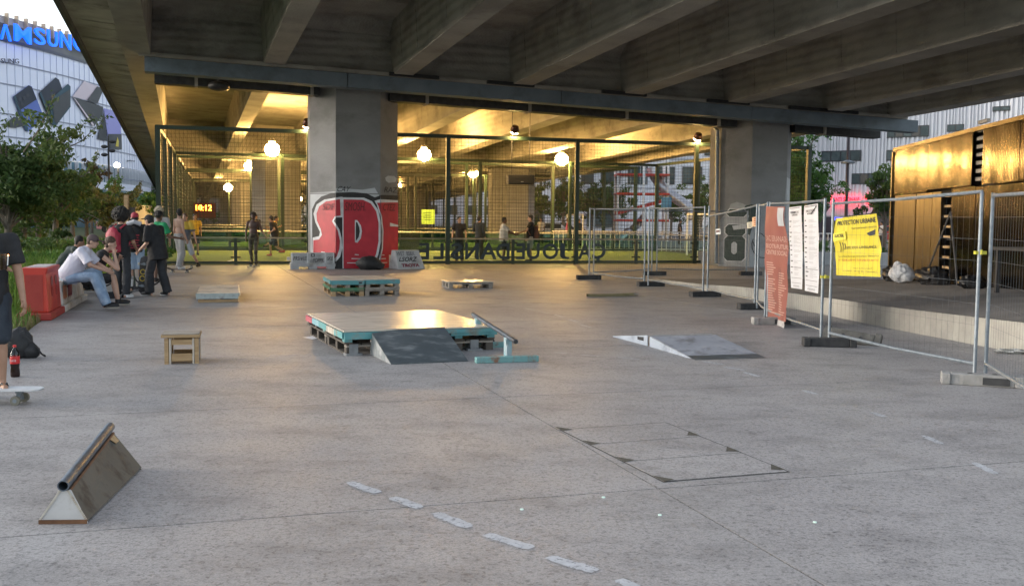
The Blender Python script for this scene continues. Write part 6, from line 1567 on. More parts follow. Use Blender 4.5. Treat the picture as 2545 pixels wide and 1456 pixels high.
def person(label, loc, rz, skin='tan', pose=None, hair=HAIRB, hairstyle='short', top=None, sleeve=.6, bottom=None, legs='long', shoe=None, vox=.017, scale=1.0, cap=None, group=None, look=0.0, wide=1.0, z=0.0, toeL=None, toeR=None, socks=None, hemlen=.0, fingers=True, handdirL=None, handdirR=None, barechest=False):
    J = {k: v.copy() for k, v in BASE.items()}
    for k, v in (pose or {}).items(): J[k] = V(v)
    root = thing('person', label, 'person', V((loc.x, loc.y, z)), rz, group); root.scale = (scale,) * 3
    sk = SKIN[skin]
    side = (J['shR'] - J['shL']).normalized(); hips = (J['hipR'] - J['hipL']).normalized()
    Bc = basis(J['neck'] - J['chest'], side); Bp = basis(J['chest'] - J['pelvis'], hips)
    fw = Matrix.Rotation(look, 3, 'Z') @ Bc.col[1]; fw = V((fw.x, fw.y, fw.z * .3)).normalized()
    hd = J['head']; hside = fw.cross(V((0, 0, 1))).normalized(); hup = hside.cross(fw).normalized(); Bh = Matrix((hside, fw, hup)).transposed()
    b = MB()
    b.ell(J['chest'] + (J['neck'] - J['chest']) * .25, (.165, .105, .19), Bc); b.ell(J['chest'].lerp(J['pelvis'], .5), (.145, .098, .19), Bp); b.ell(J['pelvis'], (.165, .115, .13), Bp)
    limb(b, J['shL'] * .96 + J['chest'] * .04, J['shR'] * .96 + J['chest'] * .04, .062, .062); limb(b, J['neck'] - (J['head'] - J['neck']) * .3, hd, .058, .052)
    b.ell(hd + hup * .02, (.074, .092, .112), Bh); b.ell(hd + hup * -.055 + fw * .03, (.055, .062, .062), Bh)
    b.ell(hd + fw * .098 + hup * -.012, (.014, .022, .022), Bh, 8, 6)
    for s in (-1, 1): b.ell(hd + hside * .078 * s + hup * -.005 - fw * .005, (.012, .022, .032), Bh, 8, 6)
    fing = MB()
    for s in 'LR':
        sh, el, wr = J['sh' + s], J['el' + s], J['wr' + s]; hip, kn, an = J['hip' + s], J['kn' + s], J['an' + s]
        limb(b, sh, el, .052, .040); limb(b, el, wr, .041, .027)
        fd = (wr - el).normalized(); hdir = V((handdirL if s == 'L' else handdirR) or fd).normalized()
        w_ = hdir.cross(side if abs(hdir.dot(side)) < .9 else V((0, 0, 1))).normalized()      # across the palm
        nrm = hdir.cross(w_)
        palm = wr + hdir * .05
        b.ell(palm, (.040, .019, .052), Matrix((w_, nrm, hdir)).transposed(), 10, 8); limb(b, wr, palm, .026, .024)
        if fingers:
            cs = -1 if s == 'L' else 1
            inward = nrm if nrm.dot(V((0, 0, 0)) + (J['pelvis'] - wr)) > 0 else -nrm
            for i, (off, ln) in enumerate(((-.027, .062), (-.009, .075), (.009, .07), (.027, .055))):
                p0 = palm + hdir * .038 + w_ * off; p1 = p0 + (hdir * .9 + inward * .35).normalized() * ln * .55; p2 = p1 + (hdir * .55 + inward * .8).normalized() * ln * .5
                fing.tube([p0, p1, p2], [.0092, .0085, .007], 6)
            th = w_ if (w_.dot(J['chest'] + fw * .5 - wr) > 0) else -w_
            t0 = wr + hdir * .025 + th * .024; t1 = t0 + (th * .7 + hdir * .75).normalized() * .038; t2 = t1 + (th * .25 + hdir + inward * .4).normalized() * .03
            fing.tube([t0, t1, t2], [.0115, .0105, .008], 6)
        limb(b, hip, kn, .082, .054); limb(b, kn, kn.lerp(an, .35), .052, .055); limb(b, kn.lerp(an, .35), an, .055, .036)
        toe = (toeL if s == 'L' else toeR); toe = V(toe).normalized() if toe else V((-.12 if s == 'L' else .12, 1, -.12)).normalized()
        limb(b, an, an + V((0, 0, -.045)), .038, .035); limb(b, an + V((0, 0, -.045)) - toe * .03, an + V((0, 0, -.052)) + toe * .14, .036, .026)
    me = remesh(b, vox)
    if fing.v:
        nv = len(me.vertices); 
        import bmesh
        bm = bmesh.new(); bm.from_mesh(me); m2 = fing.mesh('f'); bm.from_mesh(m2); bm.to_mesh(me); bm.free(); bpy.data.meshes.remove(m2)
    place_mesh(me, 'body', sk, root)
    # face
    for s in (-1, 1):
        MB().ell(hd + fw * .083 + hside * .031 * s + hup * .012, (.012, .008, .007), Bh, 8, 6).build('eye', EYE_, root, smooth=True)
        MB().ell(hd + fw * .083 + hside * .031 * s + hup * .034, (.019, .008, .004), Bh, 8, 6).build('eyebrow', hair if hair != HAIRL else HAIRN, root, smooth=True)
    MB().ell(hd + fw * .085 + hup * -.055, (.022, .008, .006), Bh, 8, 6).build('mouth', LIP, root, smooth=True)
    # hair
    hb = MB()
    if hairstyle == 'afro':
        hb.ell(hd + hup * .075 - fw * .03, (.165, .165, .15), Bh, 28, 20, jit=.22)
        for k in range(160):
            a, e = random.uniform(0, 6.28), random.uniform(-.3, 1.5); dv_ = hside * math.cos(a) * math.cos(e) + fw * math.sin(a) * math.cos(e) + hup * math.sin(e)
            if dv_.dot(fw) > .55 and dv_.dot(hup) < .3: continue
            hb.ell(hd + hup * .075 - fw * .03 + V((dv_.x * .155, dv_.y * .155, dv_.z * .145)), random.uniform(.022, .04), seg=6, rings=4)
    elif hairstyle == 'curly':
        for k in range(110):
            a, e = random.uniform(0, 6.28), random.uniform(-.1, 1.5); dv_ = hside * math.cos(a) * math.cos(e) + fw * math.sin(a) * math.cos(e) + hup * math.sin(e)
            if dv_.dot(fw) > .6 and dv_.dot(hup) < .45: continue
            hb.ell(hd + hup * .03 - fw * .012 + dv_ * .095, random.uniform(.022, .036), seg=7, rings=5)
        hb.ell(hd + hup * .04 - fw * .018, (.088, .095, .098), Bh)
    elif hairstyle == 'long':
        hb.ell(hd + hup * .04 - fw * .015, (.083, .100, .100), Bh, 18, 12, jit=.12); hb.ell(hd - fw * .075 - hup * .08, (.07, .045, .13), Bh, 14, 10, jit=.2)
    elif hairstyle == 'bun':
        hb.ell(hd + hup * .050 - fw * .020, (.084, .102, .102), Bh, 18, 12, jit=.1); hb.ell(hd - fw * .05 - hup * .03, (.072, .05, .075), Bh); hb.ell(hd - fw * .115 + hup * .01, (.04, .045, .04), Bh, jit=.2)
    elif hairstyle == 'short':
        hb.ell(hd + hup * .048 - fw * .020, (.084, .098, .102), Bh, 18, 12, jit=.10); hb.ell(hd - fw * .052 - hup * .025, (.066, .045, .06), Bh, 12, 8, jit=.1)
    elif hairstyle == 'under':
        hb.ell(hd - fw * .04 - hup * .0, (.079, .062, .085), Bh, 14, 10, jit=.12)
    if hb.v: hb.build('hair', hair, root, smooth=True)
    if cap:
        cm, back, brimdir = cap
        c_ = MB(); c_.ell(hd + hup * .045 - fw * .008, (.086, .103, .088), Bh, 18, 12); c_.build('cap', cm, root, smooth=True)
        bd = (fw if brimdir > 0 else -fw)
        MB().ell(hd + hup * .052 + bd * .125, (.072, .075, .008), basis(hup + bd * .15, hside), 14, 6).build('cap_brim', back, root, smooth=True)
    # clothes
    if top:
        t = MB()
        t.ell(J['chest'] + (J['neck'] - J['chest']) * .25, (.19, .132, .205), Bc); t.ell(J['chest'].lerp(J['pelvis'], .5), (.175, .128, .2), Bp)
        t.cyl(J['chest'], J['pelvis'] - (J['chest'] - J['pelvis']).normalized() * (.06 + hemlen), .155 * wide, .175 * wide, 18)
        limb(t, J['shL'], J['shR'], .078, .078)
        t.cyl(J['neck'] - (J['neck'] - J['chest']) * .35, J['neck'] + (J['head'] - J['neck']) * .08, .12, .072, 14)
        for s in 'LR':
            sh, el, wr = J['sh' + s], J['el' + s], J['wr' + s]
            if sleeve > 1:
                t.cyl(sh, el, .078, .062); t.ell(el, .061); t.cyl(el, el.lerp(wr, sleeve - 1), .062, .047)
            elif sleeve > 0: t.cyl(sh, sh.lerp(el, sleeve), .08, .082 * wide, 14)
            if sleeve > 0: t.ell(sh, .082)
        tm = remesh(t, max(.013, vox * .9), 2)
        tops = top if isinstance(top, (list, tuple)) else [top]
        o = place_mesh(tm, 'shirt', tops[0], root, .011, 8)
        if len(tops) > 1:
            o.data.materials.append(tops[1]); lim = J['chest'].z - .02
            for p in o.data.polygons:
                if p.center.z < lim: p.material_index = 1
    if bottom:
        t = MB(); t.ell(J['pelvis'] + V((0, 0, -.01)), (.178, .130, .135), Bp); t.cyl(J['pelvis'], J['pelvis'].lerp(J['chest'], .32), .165, .150, 16)
        for s in 'LR':
            hip, kn, an = J['hip' + s], J['kn' + s], J['an' + s]
            if legs == 'long':
                t.cyl(hip, kn, .098, .078 * wide); t.ell(kn, .077 * wide); t.cyl(kn, kn.lerp(an, 1.02), .078 * wide, .080 * wide, 14)
            elif legs == 'slim':
                t.cyl(hip, kn, .094, .066); t.ell(kn, .066); t.cyl(kn, an, .067, .052, 14)
            elif legs == 'short':
                t.cyl(hip, hip.lerp(kn, .98), .100, .100 * wide, 16)
            elif legs == 'knee':
                t.cyl(hip, kn, .100, .090 * wide); t.ell(kn, .088); t.cyl(kn, kn.lerp(an, .12), .09 * wide, .092 * wide, 16)
            t.ell(hip, .097)
        place_mesh(remesh(t, max(.013, vox * .9), 2), 'trousers' if legs in ('long', 'slim') else 'shorts', bottom, root, .013, 7.5)
    for s in 'LR':
        an, kn = J['an' + s], J['kn' + s]
        toe = (toeL if s == 'L' else toeR); toe = V(toe).normalized() if toe else V((-.12 if s == 'L' else .12, 1, -.12)).normalized()
        if socks and legs not in ('long', 'slim'):
            MB().cyl(an + V((0, 0, -.02)), an.lerp(kn, .62 if socks[1] else .22), .045, .058 if socks[1] else .046, 12).build('sock', socks[0], root, smooth=True)
            if socks[1]:
                for k in range(3): MB().cyl(an.lerp(kn, .46 + .05 * k), an.lerp(kn, .48 + .05 * k), .0585, .0585, 12).build('sock_stripe', M_BLACK, root)
        if shoe:
            up_s, sole = shoe
            fb = basis(V((0, 0, 1)), toe.cross(V((0, 0, 1)))); ff = V((toe.x, toe.y, 0)).normalized(); bx = Matrix((ff.cross(V((0, 0, 1))), ff, V((0, 0, 1)))).transposed()
            c_ = an + ff * .055
            t = MB(); t.ell(c_ + V((0, 0, -.035)) + ff * .03, (.049, .135, .042), bx, 14, 10); t.cyl(an + V((0, 0, -.06)), an + V((0, 0, .03)), .052, .05, 12)
            t.build('shoe', up_s, root, smooth=True)
            t = MB(); t.ell(c_ + V((0, 0, -.068)) + ff * .03, (.052, .142, .016), bx, 14, 6); t.build('shoe_sole', sole, root, smooth=True)
    root['joints'] = 0
    del root['joints']
    return root, J
M_SOLE = flat('cream_sole', (.5, .46, .38), .7); M_WSH = flat('white_shoe', (.62, .62, .62), .5); M_KSH = flat('black_shoe', (.015, .015, .016), .6)
C_BLK = cl('black_cotton', (.010, .010, .012), (.02, .02, .022)); C_WHT = cl('pale_lilac_cotton', (.46, .46, .54), (.56, .56, .64)); C_JEAN = cl('washed_denim', (.14, .21, .32), (.26, .36, .48), scale=4, c3=(.35, .44, .55), s3=3)
C_BJEAN = cl('black_denim', (.016, .017, .02), (.032, .034, .04), scale=4); C_NAVY = cl('navy_shorts', (.014, .02, .03), (.03, .038, .05)); C_GRN = cl('green_cotton', (.01, .20, .075), (.02, .27, .11)); C_GREY = cl('pale_grey_trousers', (.30, .29, .29), (.42, .41, .40))
C_LJ = cl('light_denim', (.26, .36, .50), (.38, .47, .58), scale=4); C_CAMO = mat('camouflage', (.035, .032, .022), (.12, .11, .07), rough=.85, scale=9, contrast=2.5, c3=(.05, .035, .025), s3=6)
C_YEL = cl('yellow_knit', (.50, .33, .04), (.6, .42, .07)); C_CHAR = cl('charcoal_knit', (.09, .10, .12), (.14, .15, .17)); C_SHORTG = cl('pale_blue_grey_shorts', (.33, .36, .40), (.42, .45, .48)); C_DKG = cl('dark_green_jacket', (.018, .03, .026), (.035, .05, .045))
C_RED = cl('red_nylon', (.25, .012, .03), (.34, .025, .05), rough=.6); C_BIB = cl('orange_yellow_bib', (.55, .32, .03), (.65, .42, .05)); C_BLU = cl('blue_shirt', (.06, .16, .30), (.1, .22, .4)); C_PINK = cl('pink_top', (.50, .12, .30), (.6, .2, .38)); C_KHAKI = cl('brown_grey_shorts', (.09, .08, .065), (.14, .125, .10)); C_WT = cl('white_cotton', (.55, .53, .50), (.65, .63, .6))

# ---- water filled barriers along the edge of the slabs
M_REDPL = mat('red_plastic', (.48, .035, .022), (.60, .06, .035), rough=.45, scale=2, c3=(.40, .03, .022), s3=1.5)
M_REDDK = mat('dark_red_plastic', (.30, .03, .022), (.38, .05, .035), rough=.7, scale=4)  # darker red for the base, end recess and round dents
M_DIRTC = mat('cream_plastic', (.42, .39, .35), (.55, .52, .48), rough=.6, scale=3, c3=(.34, .28, .22), s3=2.5)
q0, q1, q2, q3 = G(52, 789), G(128, 797), G(165.6, 775), G(216, 765)
ax_ = (q2 - q1).normalized(); rzb = math.atan2(ax_.y, ax_.x)
wB = .52
def jersey(name, loc, Lb, m, mb, label, H=.84):
    o = thing(name, label, 'barrier', loc, rzb)                 # local x runs along the edge, y to the left
    MB().box((Lb / 2 + .0, wB / 2, .06), (Lb, wB, .12)).build('base', mb, o, bevel=.02)
    tw_ = wB * .80; y0 = wB * .5
    MB().prism([(y0 - tw_ / 2, .12), (y0 + tw_ / 2, .12), (y0 + tw_ * .42, H - .10), (y0 + tw_ / 2, H), (y0 - tw_ / 2, H), (y0 - tw_ * .42, H - .10)][::1], frame(V((.10, 0, 0)), (0, 1, 0), (0, 0, 1)), Lb - .16).build('body', m, o, bevel=.02)
    return o, y0, tw_
L1 = max(1.1, (q2 - q1).length * .9)
jr, y0, tw_ = jersey('red_barrier', q1 + ax_ * 0 + V((0, 0, 0)), L1, M_REDPL, M_REDDK, 'red plastic traffic barrier with two dark round dents, nearest on the left edge')
MB().box((.095, y0 - 0 + .0, .44), (.02, tw_ * .62, .58)).build('end_recess', M_REDDK, jr)
for x in (L1 * .40, L1 * .68):
    MB().cyl((x, y0 - tw_ * .47, .42), (x, y0 - tw_ * .40, .42), .10, .07, 16).build('dent', M_REDDK, jr)
    MB().cyl((x, y0 - tw_ * .462, .60), (x, y0 - tw_ * .452, .60), .085, .085, 10).build('graffiti_smear', flat('faded_smear', (.26, .09, .075)), jr)
MB().box((L1 / 2 + .1, y0, .842), (L1 * .72, tw_ * .7, .012)).build('top_sheet', mat('pale_scuffed_top', (.40, .34, .34), (.52, .47, .47), rough=.6), jr)
L2 = max(1.3, (q3 - q2).length)
jw, y0, tw_ = jersey('white_barrier', q1 + ax_ * (L1 + .05), L2, M_DIRTC, M_DIRTC, 'cream plastic traffic barrier with red graffiti, the seat of the capped man', .54)
for k, (x, w_, mm) in enumerate(((.22, .34, flat('rust_red_spray', (.30, .10, .045))), (.78, .42, flat('wine_red_spray', (.18, .02, .035))))):
    pts = []
    for i in range(13):
        pts.append((x + w_ * i / 12, .45 - .04 * (i % 2)))
    for i in range(13): pts.append((x + w_ * (12 - i) / 12, .18 + .13 * (i % 2) + .02 * (i % 3)))
    MB().prism(pts, frame(V((0, y0 - tw_ * .47, 0)), (1, 0, 0), (0, 0, 1)), .008).build('graffiti_patch', mm, jw)
jc, y0c, twc = jersey('white_barrier', q1 + ax_ * (L1 + L2 + .1), 1.5, M_DIRTC, M_DIRTC, 'second cream barrier mostly hidden behind the seated group', .46)

# ---- skateboards
M_DECK = mat('black_deck', (.015, .015, .018), (.03, .03, .035), rough=.6, scale=6); M_WHEEL = flat('cream_wheel', (.5, .47, .4), .5); M_TRUCK = M_STEEL
def skateboard(label, loc, rz, z=0.0, deckm=M_DECK, wheelm=M_WHEEL, L_=.80, W_=.205, wr=.027, rot=None, logo=False, flatlong=False):
    o = thing('skateboard', label, 'skateboard', V((loc.x, loc.y, z)), rz)
    if rot: o.rotation_euler = rot
    h = wr * 2 + .045; nx = 16
    def top(u, v):
        x = (u - .5) * L_; k = max(0, abs(x) - L_ * .34) / (L_ * .16); w = W_ * (1 - .55 * max(0, (abs(u - .5) * 2 - .84) / .16) ** 2)
        return V((x, (v - .5) * w, h + .004 + (0 if flatlong else .045 * k ** 1.3) + .006 * (abs(v - .5) * 2) ** 2))
    b = MB(); b.grid(top, nx, 4); b.grid(lambda u, v: top(1 - u, v) + V((0, 0, -.011)), nx, 4)
    ed = []
    for v in (0, 1):
        for i in range(nx):
            p, q = top(i / nx, v), top((i + 1) / nx, v); dz = V((0, 0, -.011)); b.add([p, q, q + dz, p + dz], [(0, 1, 2, 3)])
    for u in (0, 1): p, q = top(u, 0), top(u, 1); dz = V((0, 0, -.011)); b.add([p, q, q + dz, p + dz], [(0, 1, 2, 3)])
    b.build('deck', deckm, o, smooth=False)
    for s in (-1, 1):
        x = s * L_ * .29
        MB().box((x, 0, h - .018), (.06, .05, .03)).cyl((x, -.075, wr), (x, .075, wr), .009, seg=8).hexa([(x - .018, -.05, wr - .008), (x + .018, -.05, wr - .008), (x + .018, .05, wr - .008), (x - .018, .05, wr - .008), (x - .02, -.02, h - .02), (x + .02, -.02, h - .02), (x + .02, .02, h - .02), (x - .02, .02, h - .02)]).build('truck', M_TRUCK, o)
        for t in (-1, 1):
            w = MB().cyl((x, t * .078, wr), (x, t * .112, wr), wr, seg=18).build('wheel', wheelm, o, smooth=True)
            MB().cyl((x, t * .1125, wr), (x, t * .114, wr), wr * .45, seg=10).build('hub', M_STEEL, w)
    if logo:
        my = flat('logo_yellow', (.50, .36, .03), .5); z_ = h - .0085
        def ring(cx, cy, r0, r1):
            S_ = 20; P = [V((cx + r * math.cos(6.2832 * k / S_), cy + r * math.sin(6.2832 * k / S_), z_ - .003)) for r in (r0, r1) for k in range(S_)]
            MB().add(P, [(k, (k + 1) % S_, S_ + (k + 1) % S_, S_ + k) for k in range(S_)]).build('logo_ring', my, o)
        ring(-.065, .02, .042, .058); ring(.075, .02, .045, .062)
        MB().box((.0, -.048, z_ - .002), (.28, .016, .004)).box((-.13, -.066, z_ - .002), (.016, .05, .004)).box((.14, -.066, z_ - .002), (.016, .05, .004)).build('logo_stem', my, o)
    return o
def gpx(x, y): return G(x, y)

# 1 the man at the left edge
P1 = V((-4.79, 9.42, 0))
man1, J1 = person('person in black t-shirt and navy shorts at the left edge, one foot on longboard', P1, R(188), 'tan',
    dict(elL=(-.255, .0, 1.13), wrL=(-.31, .07, .90), elR=(.12, .16, 1.16), wrR=(-.14, .27, 1.19), anL=(-.13, .12, .19), knL=(-.13, .12, .58), anR=(.12, -.10, .085), knR=(.11, -.02, .5)),
    HAIRN, 'short', C_BLK, .72, C_NAVY, 'knee', None, .011, 1.02, wide=1.0, hemlen=.03, toeL=(-.55, 1, -.05), toeR=(.2, 1, -.1), handdirR=(-1, .15, .12))
hw = V(J1['wrR'])
dk = MB(); dk.lathe([(.030, -.07), (.036, .07), (.033, .07), (.028, -.06)], c=hw + V((-.095, .055, .06)), seg=14)
dr_ = thing('drink_glass', 'small glass of drink held up by the person at the left edge', 'glass', P1, R(188)); dr_.scale = (1.02,) * 3
dk.build('cup', glass('cup_glass', (.8, .75, .7)), dr_, smooth=True)
MB().cyl(hw + V((-.095, .055, -.005)), hw + V((-.095, .055, .09)), .028, .031, 12).build('drink', mat('dark_drink', (.05, .02, .01), rough=.2), dr_, smooth=True)
MB().cyl(hw + V((-.14, .09, .03)), hw + V((-.15, .10, .115)), .005, seg=6).build('cigarette', M_WHITE, dr_)
MB().ell(hw + V((-.15, .10, .118)), .007, seg=6, rings=4).build('ember', emission('ember', (1, .35, .08), 3), dr_)
lb = G(30, 1012)
skateboard('white decked longboard with fat grey wheels under the foot at the left edge', V((-4.68, 9.16, 0)), R(3), .0, mat('white_deck', (.45, .46, .47), (.56, .57, .58), rough=.5, scale=8), flat('grey_wheel', (.16, .15, .12), .6), .92, .24, .042, flatlong=True)
# sandal straps on the man's feet
for s, k in (('L', V((-.55, 1, 0)).normalized()), ('R', V((.2, 1, 0)).normalized())):
    a_ = V(J1['an' + s]); c_ = a_ + k * .05 + V((0, 0, -.082)); bx = Matrix((k.cross(V((0, 0, 1))), k, V((0, 0, 1)))).transposed()
    MB().ell(c_, (.05, .135, .010), bx, 14, 6).tube([c_ + bx @ V((-.045, -.02, .01)), c_ + bx @ V((-.02, .04, .06)), c_ + bx @ V((.0, .08, .035)), c_ + bx @ V((.02, .04, .06)), c_ + bx @ V((.045, -.02, .01))], .009, 6).build('flip_flop', M_BLACK, man1, smooth=True)
# bottle and rucksack beside him
bt_ = thing('cola_bottle', 'half empty big cola bottle with red cap and red label standing on the floor', 'bottle', G(38, 936))
MB().lathe([(.0, 0.002), (.040, 0), (.047, .015), (.046, .06), (.041, .10), (.046, .135), (.047, .15)], seg=20).build('cola', mat('cola_dark', (.012, .004, .003), (.02, .008, .005), rough=.08), bt_, smooth=True)
MB().lathe([(.0475, .14), (.0485, .145), (.0485, .215), (.0475, .22)], seg=20).build('label', mat('cola_label', (.50, .015, .02), (.6, .03, .03), rough=.4), bt_, smooth=True)
text('Coca-Cola', 'label_script', M_WHITE, frame(V((-.034, -.0495, .165)), (1, 0, 0), (0, 0, 1)), bt_, .068, .026, depth=.001, shear=.3)
MB().lathe([(.047, .15), (.047, .215), (.042, .25), (.025, .285), (.015, .30), (.014, .318)], seg=20).build('clear_neck', glass('pet_plastic', (.85, .88, .9)), bt_, smooth=True)
MB().lathe([(.0, .335), (.0165, .335), (.0165, .312)], seg=14).build('cap', flat('red_cap', (.55, .02, .02)), bt_, smooth=True)
rk = thing('rucksack', 'black rucksack slumped on the floor behind the cola bottle', 'rucksack', G(48, 889), .4); rk.scale = (.82,) * 3
MB().ell((0, 0, .19), (.19, .15, .25), jit=.25, seg=20, rings=14).build('body', MATS['black_nylon'], rk, smooth=True); MB().ell((.15, -.06, .10), (.13, .10, .12), jit=.3).build('pocket', MATS['black_nylon'], rk, smooth=True)
MB().tube([(.05, -.14, .36), (.2, -.18, .22), (.3, -.14, .06), (.34, -.05, .02)], .014, 6).build('strap', MATS['black_nylon'], rk)

# 2 the group by the barriers
seat = q1 + ax_ * (L1 + L2 * .38); seat = V((seat.x + .22, seat.y, 0)) + V((-ax_.y, ax_.x, 0)) * (wB * .42)
SIT = lambda hz, fwd=.42: dict(pelvis=(0, 0, hz), chest=(0, .20, hz + .33), neck=(0, .33, hz + .49), head=(0, .43, hz + .62), shL=(-.185, .28, hz + .46), shR=(.185, .28, hz + .46),
    elL=(-.25, .44, hz + .22), elR=(.25, .44, hz + .22), wrL=(-.08, .66, hz + .13), wrR=(.06, .68, hz + .10), hipL=(-.10, .04, hz - .03), hipR=(.10, .04, hz - .03),
    knL=(-.16, .45, hz + .08), knR=(.15, .47, hz + .02), anL=(-.15, .60, .13), anR=(.14, .68, .13))
fz = R(-82)
person('person in pale t-shirt, blue jeans and dark cap, seated on the cream barrier', seat, fz, 'light', SIT(.60), HAIRN, 'under', C_WHT, .9, C_JEAN, 'long', (M_KSH, M_SOLE), .013, 1.0, cap=(cl('brown_cap', (.07, .05, .05)), cl('plum_brim', (.06, .025, .04)), 1), wide=1.1, toeL=(0, 1, -.1), toeR=(0, 1, -.1))
seat2 = seat + V2 * .75 + U2 * .26
P_ = SIT(.52); P_.update(wrR=(.07, .50, 1.00), elR=(.20, .58, .72), wrL=(-.06, .56, .91), head=(0, .42, 1.18), neck=(0, .32, 1.04), knR=(.10, .46, .56), knL=(-.10, .44, .56), anL=(-.1, .52, .12), anR=(.1, .55, .12))
person('person with tied back hair seated beside the capped man, chin on hands', seat2, R(-80), 'light', P_, HAIRN, 'bun', C_BLK, 0, C_BLK, 'short', (M_KSH, M_SOLE), .014, .98)
seat3 = AT(146, 640, 21.8)
person('person with short black hair and dark green jacket, seated behind the capped man', seat3, R(-50), 'tan', SIT(.48), HAIRB, 'short', C_DKG, 1.9, C_BJEAN, 'long', (M_KSH, M_SOLE), .017, 1.0, look=R(-10))
for x, y, rz, lab, rt in ((296, 738, .4, 'dark skateboard stood on its side under the capped man feet', None), (275, 741, 1.1, 'dark skateboard leaning at the cream barrier, wheels out', None), (330, 720, .1, 'dark skateboard tipped up behind the two standing skaters', None)):
    p = G(x, y); skateboard(lab, p, rz, .0, rot=(R(0), 0, rz) if x == 296 else (R(70), 0, rz))
afro = G(300, 738) + V((0, 0, 0))
pa_, Ja = person('person with big afro, black t-shirt, dark jeans and red backpack, back to us', G(304, 741), R(-12), 'tan', dict(elL=(-.25, -.02, 1.14), wrL=(-.25, .10, .90), elR=(.24, .05, 1.14), wrR=(.18, .25, 1.0)), HAIRB, 'afro', C_BLK, .8, C_BJEAN, 'long', (M_WSH, M_WSH), .014, 1.0, wide=1.05, hemlen=.04)
def backpack(label, loc, rz, m, m2, scale=1.0, tilt=.0, lo=1.0):
    o = thing('backpack', label, 'backpack', loc, rz); o.scale = (scale,) * 3
    t = MB(); t.ell((0, -.22, 1.20), (.17, .10, .26)); t.box((0, -.21, 1.14), (.29, .15, .40))
    place_mesh(remesh(t, .017, 4), 'body', m, o, .006)
    t = MB(); t.ell((.0, -.30, 1.08), (.13, .07, .15)); t.box((0, -.29, 1.05), (.21, .09, .20)); place_mesh(remesh(t, .017, 4), 'pocket', m2, o, .005)
    for s in (-1, 1): MB().tube([(s * .11, -.13, 1.42), (s * .125, -.02, 1.50), (s * .14, .11, 1.42), (s * .15, .13, 1.25), (s * .15, .02, 1.05)], .022, 6).build('strap', m, o, smooth=True)
    MB().box((0, -.24, .945), (.22, .12, .03)).build('base_patch', flat('tan_base', (.30, .22, .15)) if m is C_RED else m, o)
    return o
backpack('dark red backpack worn low on the back of the person with the afro', G(304, 741), R(-12) - .25, C_RED, cl('dark_red_nylon', (.13, .008, .02), rough=.6))
person('person in black t-shirt and pale denim shorts with red cap and striped socks', G(338, 724), R(15), 'light', dict(wrR=(.2, .25, 1.0), elR=(.25, .02, 1.14)), HAIRB, 'under', C_BLK, .7, C_LJ, 'short', (M_KSH, M_SOLE), .016, 1.0, cap=(C_RED, C_RED, 1), socks=(flat('white_sock', (.6, .6, .6)), True))
bp2 = backpack('black backpack with red lacing on the person in the red cap', G(338, 724), R(15), C_BLK, C_BLK)
for k in range(6): MB().box((.0 + .02 * (k % 2), -.375, .98 + .055 * k), (.20, .012, .022), rz=0).build('red_lacing', C_RED, bp2)
MB().tube([(-.14, -.2, 1.50), (0, -.24, 1.55), (.14, -.2, 1.50)], .05, 8).build('rolled_top', flat('silver_cloth', (.45, .45, .48)), bp2, smooth=True)
pk, Jk = person('person in baggy black clothes and black cap, head bent, holding a skateboard', G(392, 736), R(68), 'light', dict(chest=(0, .05, 1.27), neck=(0, .10, 1.46), head=(0, .20, 1.58), shL=(-.185, .07, 1.41), shR=(.185, .07, 1.41), elL=(-.23, .06, 1.12), wrL=(-.20, .30, .95), elR=(.24, .10, 1.12), wrR=(.20, .34, 1.15), anR=(.14, -.14, .085), knR=(.12, -.02, .5), anL=(-.1, .12, .085), knL=(-.10, .12, .5)), HAIRB, 'under', C_BLK, .95, C_BJEAN, 'long', (M_KSH, M_WSH), .014, 1.0, cap=(C_BLK, C_BLK, 1), wide=1.2, hemlen=.12)
bw_ = pk.matrix_basis @ V((-.20, .36, .93))
sbq = skateboard('upright skateboard with yellow ringed logo, held by the person in black cap', G(353, 735), 0, .0, logo=True)
sbq.location = AT(353, 684, G(353, 733).y - .15); sbq.rotation_euler = (R(0), R(90), R(-90) + .12)
sbq.rotation_euler = (Matrix.Rotation(.12, 3, 'Z') @ Matrix(((0, 1, 0), (0, 0, 1), (1, 0, 0)))).to_euler() if False else sbq.rotation_euler
# underside faces us: local -z must point at -y
mz = Matrix((V((.0, .0, -1.0)), V((-1.0, 0, 0)), V((0, 1.0, 0)))).transposed()
sbq.rotation_euler = (Matrix.Rotation(.1, 3, 'Y') @ mz).to_euler()
MB().tube([V((-.09, .10, 1.40)), V((-.12, .16, 1.25)), V((-.10, .16, 1.15))], [.02, .03, .025], 8).build('lanyard', flat('cream_cloth', (.5, .46, .36)), pk, smooth=True)
person('person in green t-shirt with dark curly hair, back to us beside the cage post', G(396, 702), R(-25), 'brown', dict(elR=(.28, .06, 1.14), wrR=(.40, .28, 1.10)), HAIRB, 'curly', C_GRN, .75, C_KHAKI, 'short', (M_KSH, M_SOLE), .016, 1.02, hemlen=.05, wide=1.08)
tag(MB().ell((0, 0, 0), (.10, .16, .17), jit=.15).build('shoulder_bag', C_BLK, smooth=True), 'dark bag hanging at the hip of the person in green', 'bag').location = AT(402, 636, G(392, 702).y - .1)
person('person with pale blonde hair standing hidden behind the one in green', G(392, 690) + V((-.25, .9, 0)), R(10), 'light', None, HAIRL, 'curly', C_GREY, .7, C_BJEAN, 'long', (M_KSH, M_SOLE), .02, 1.10)
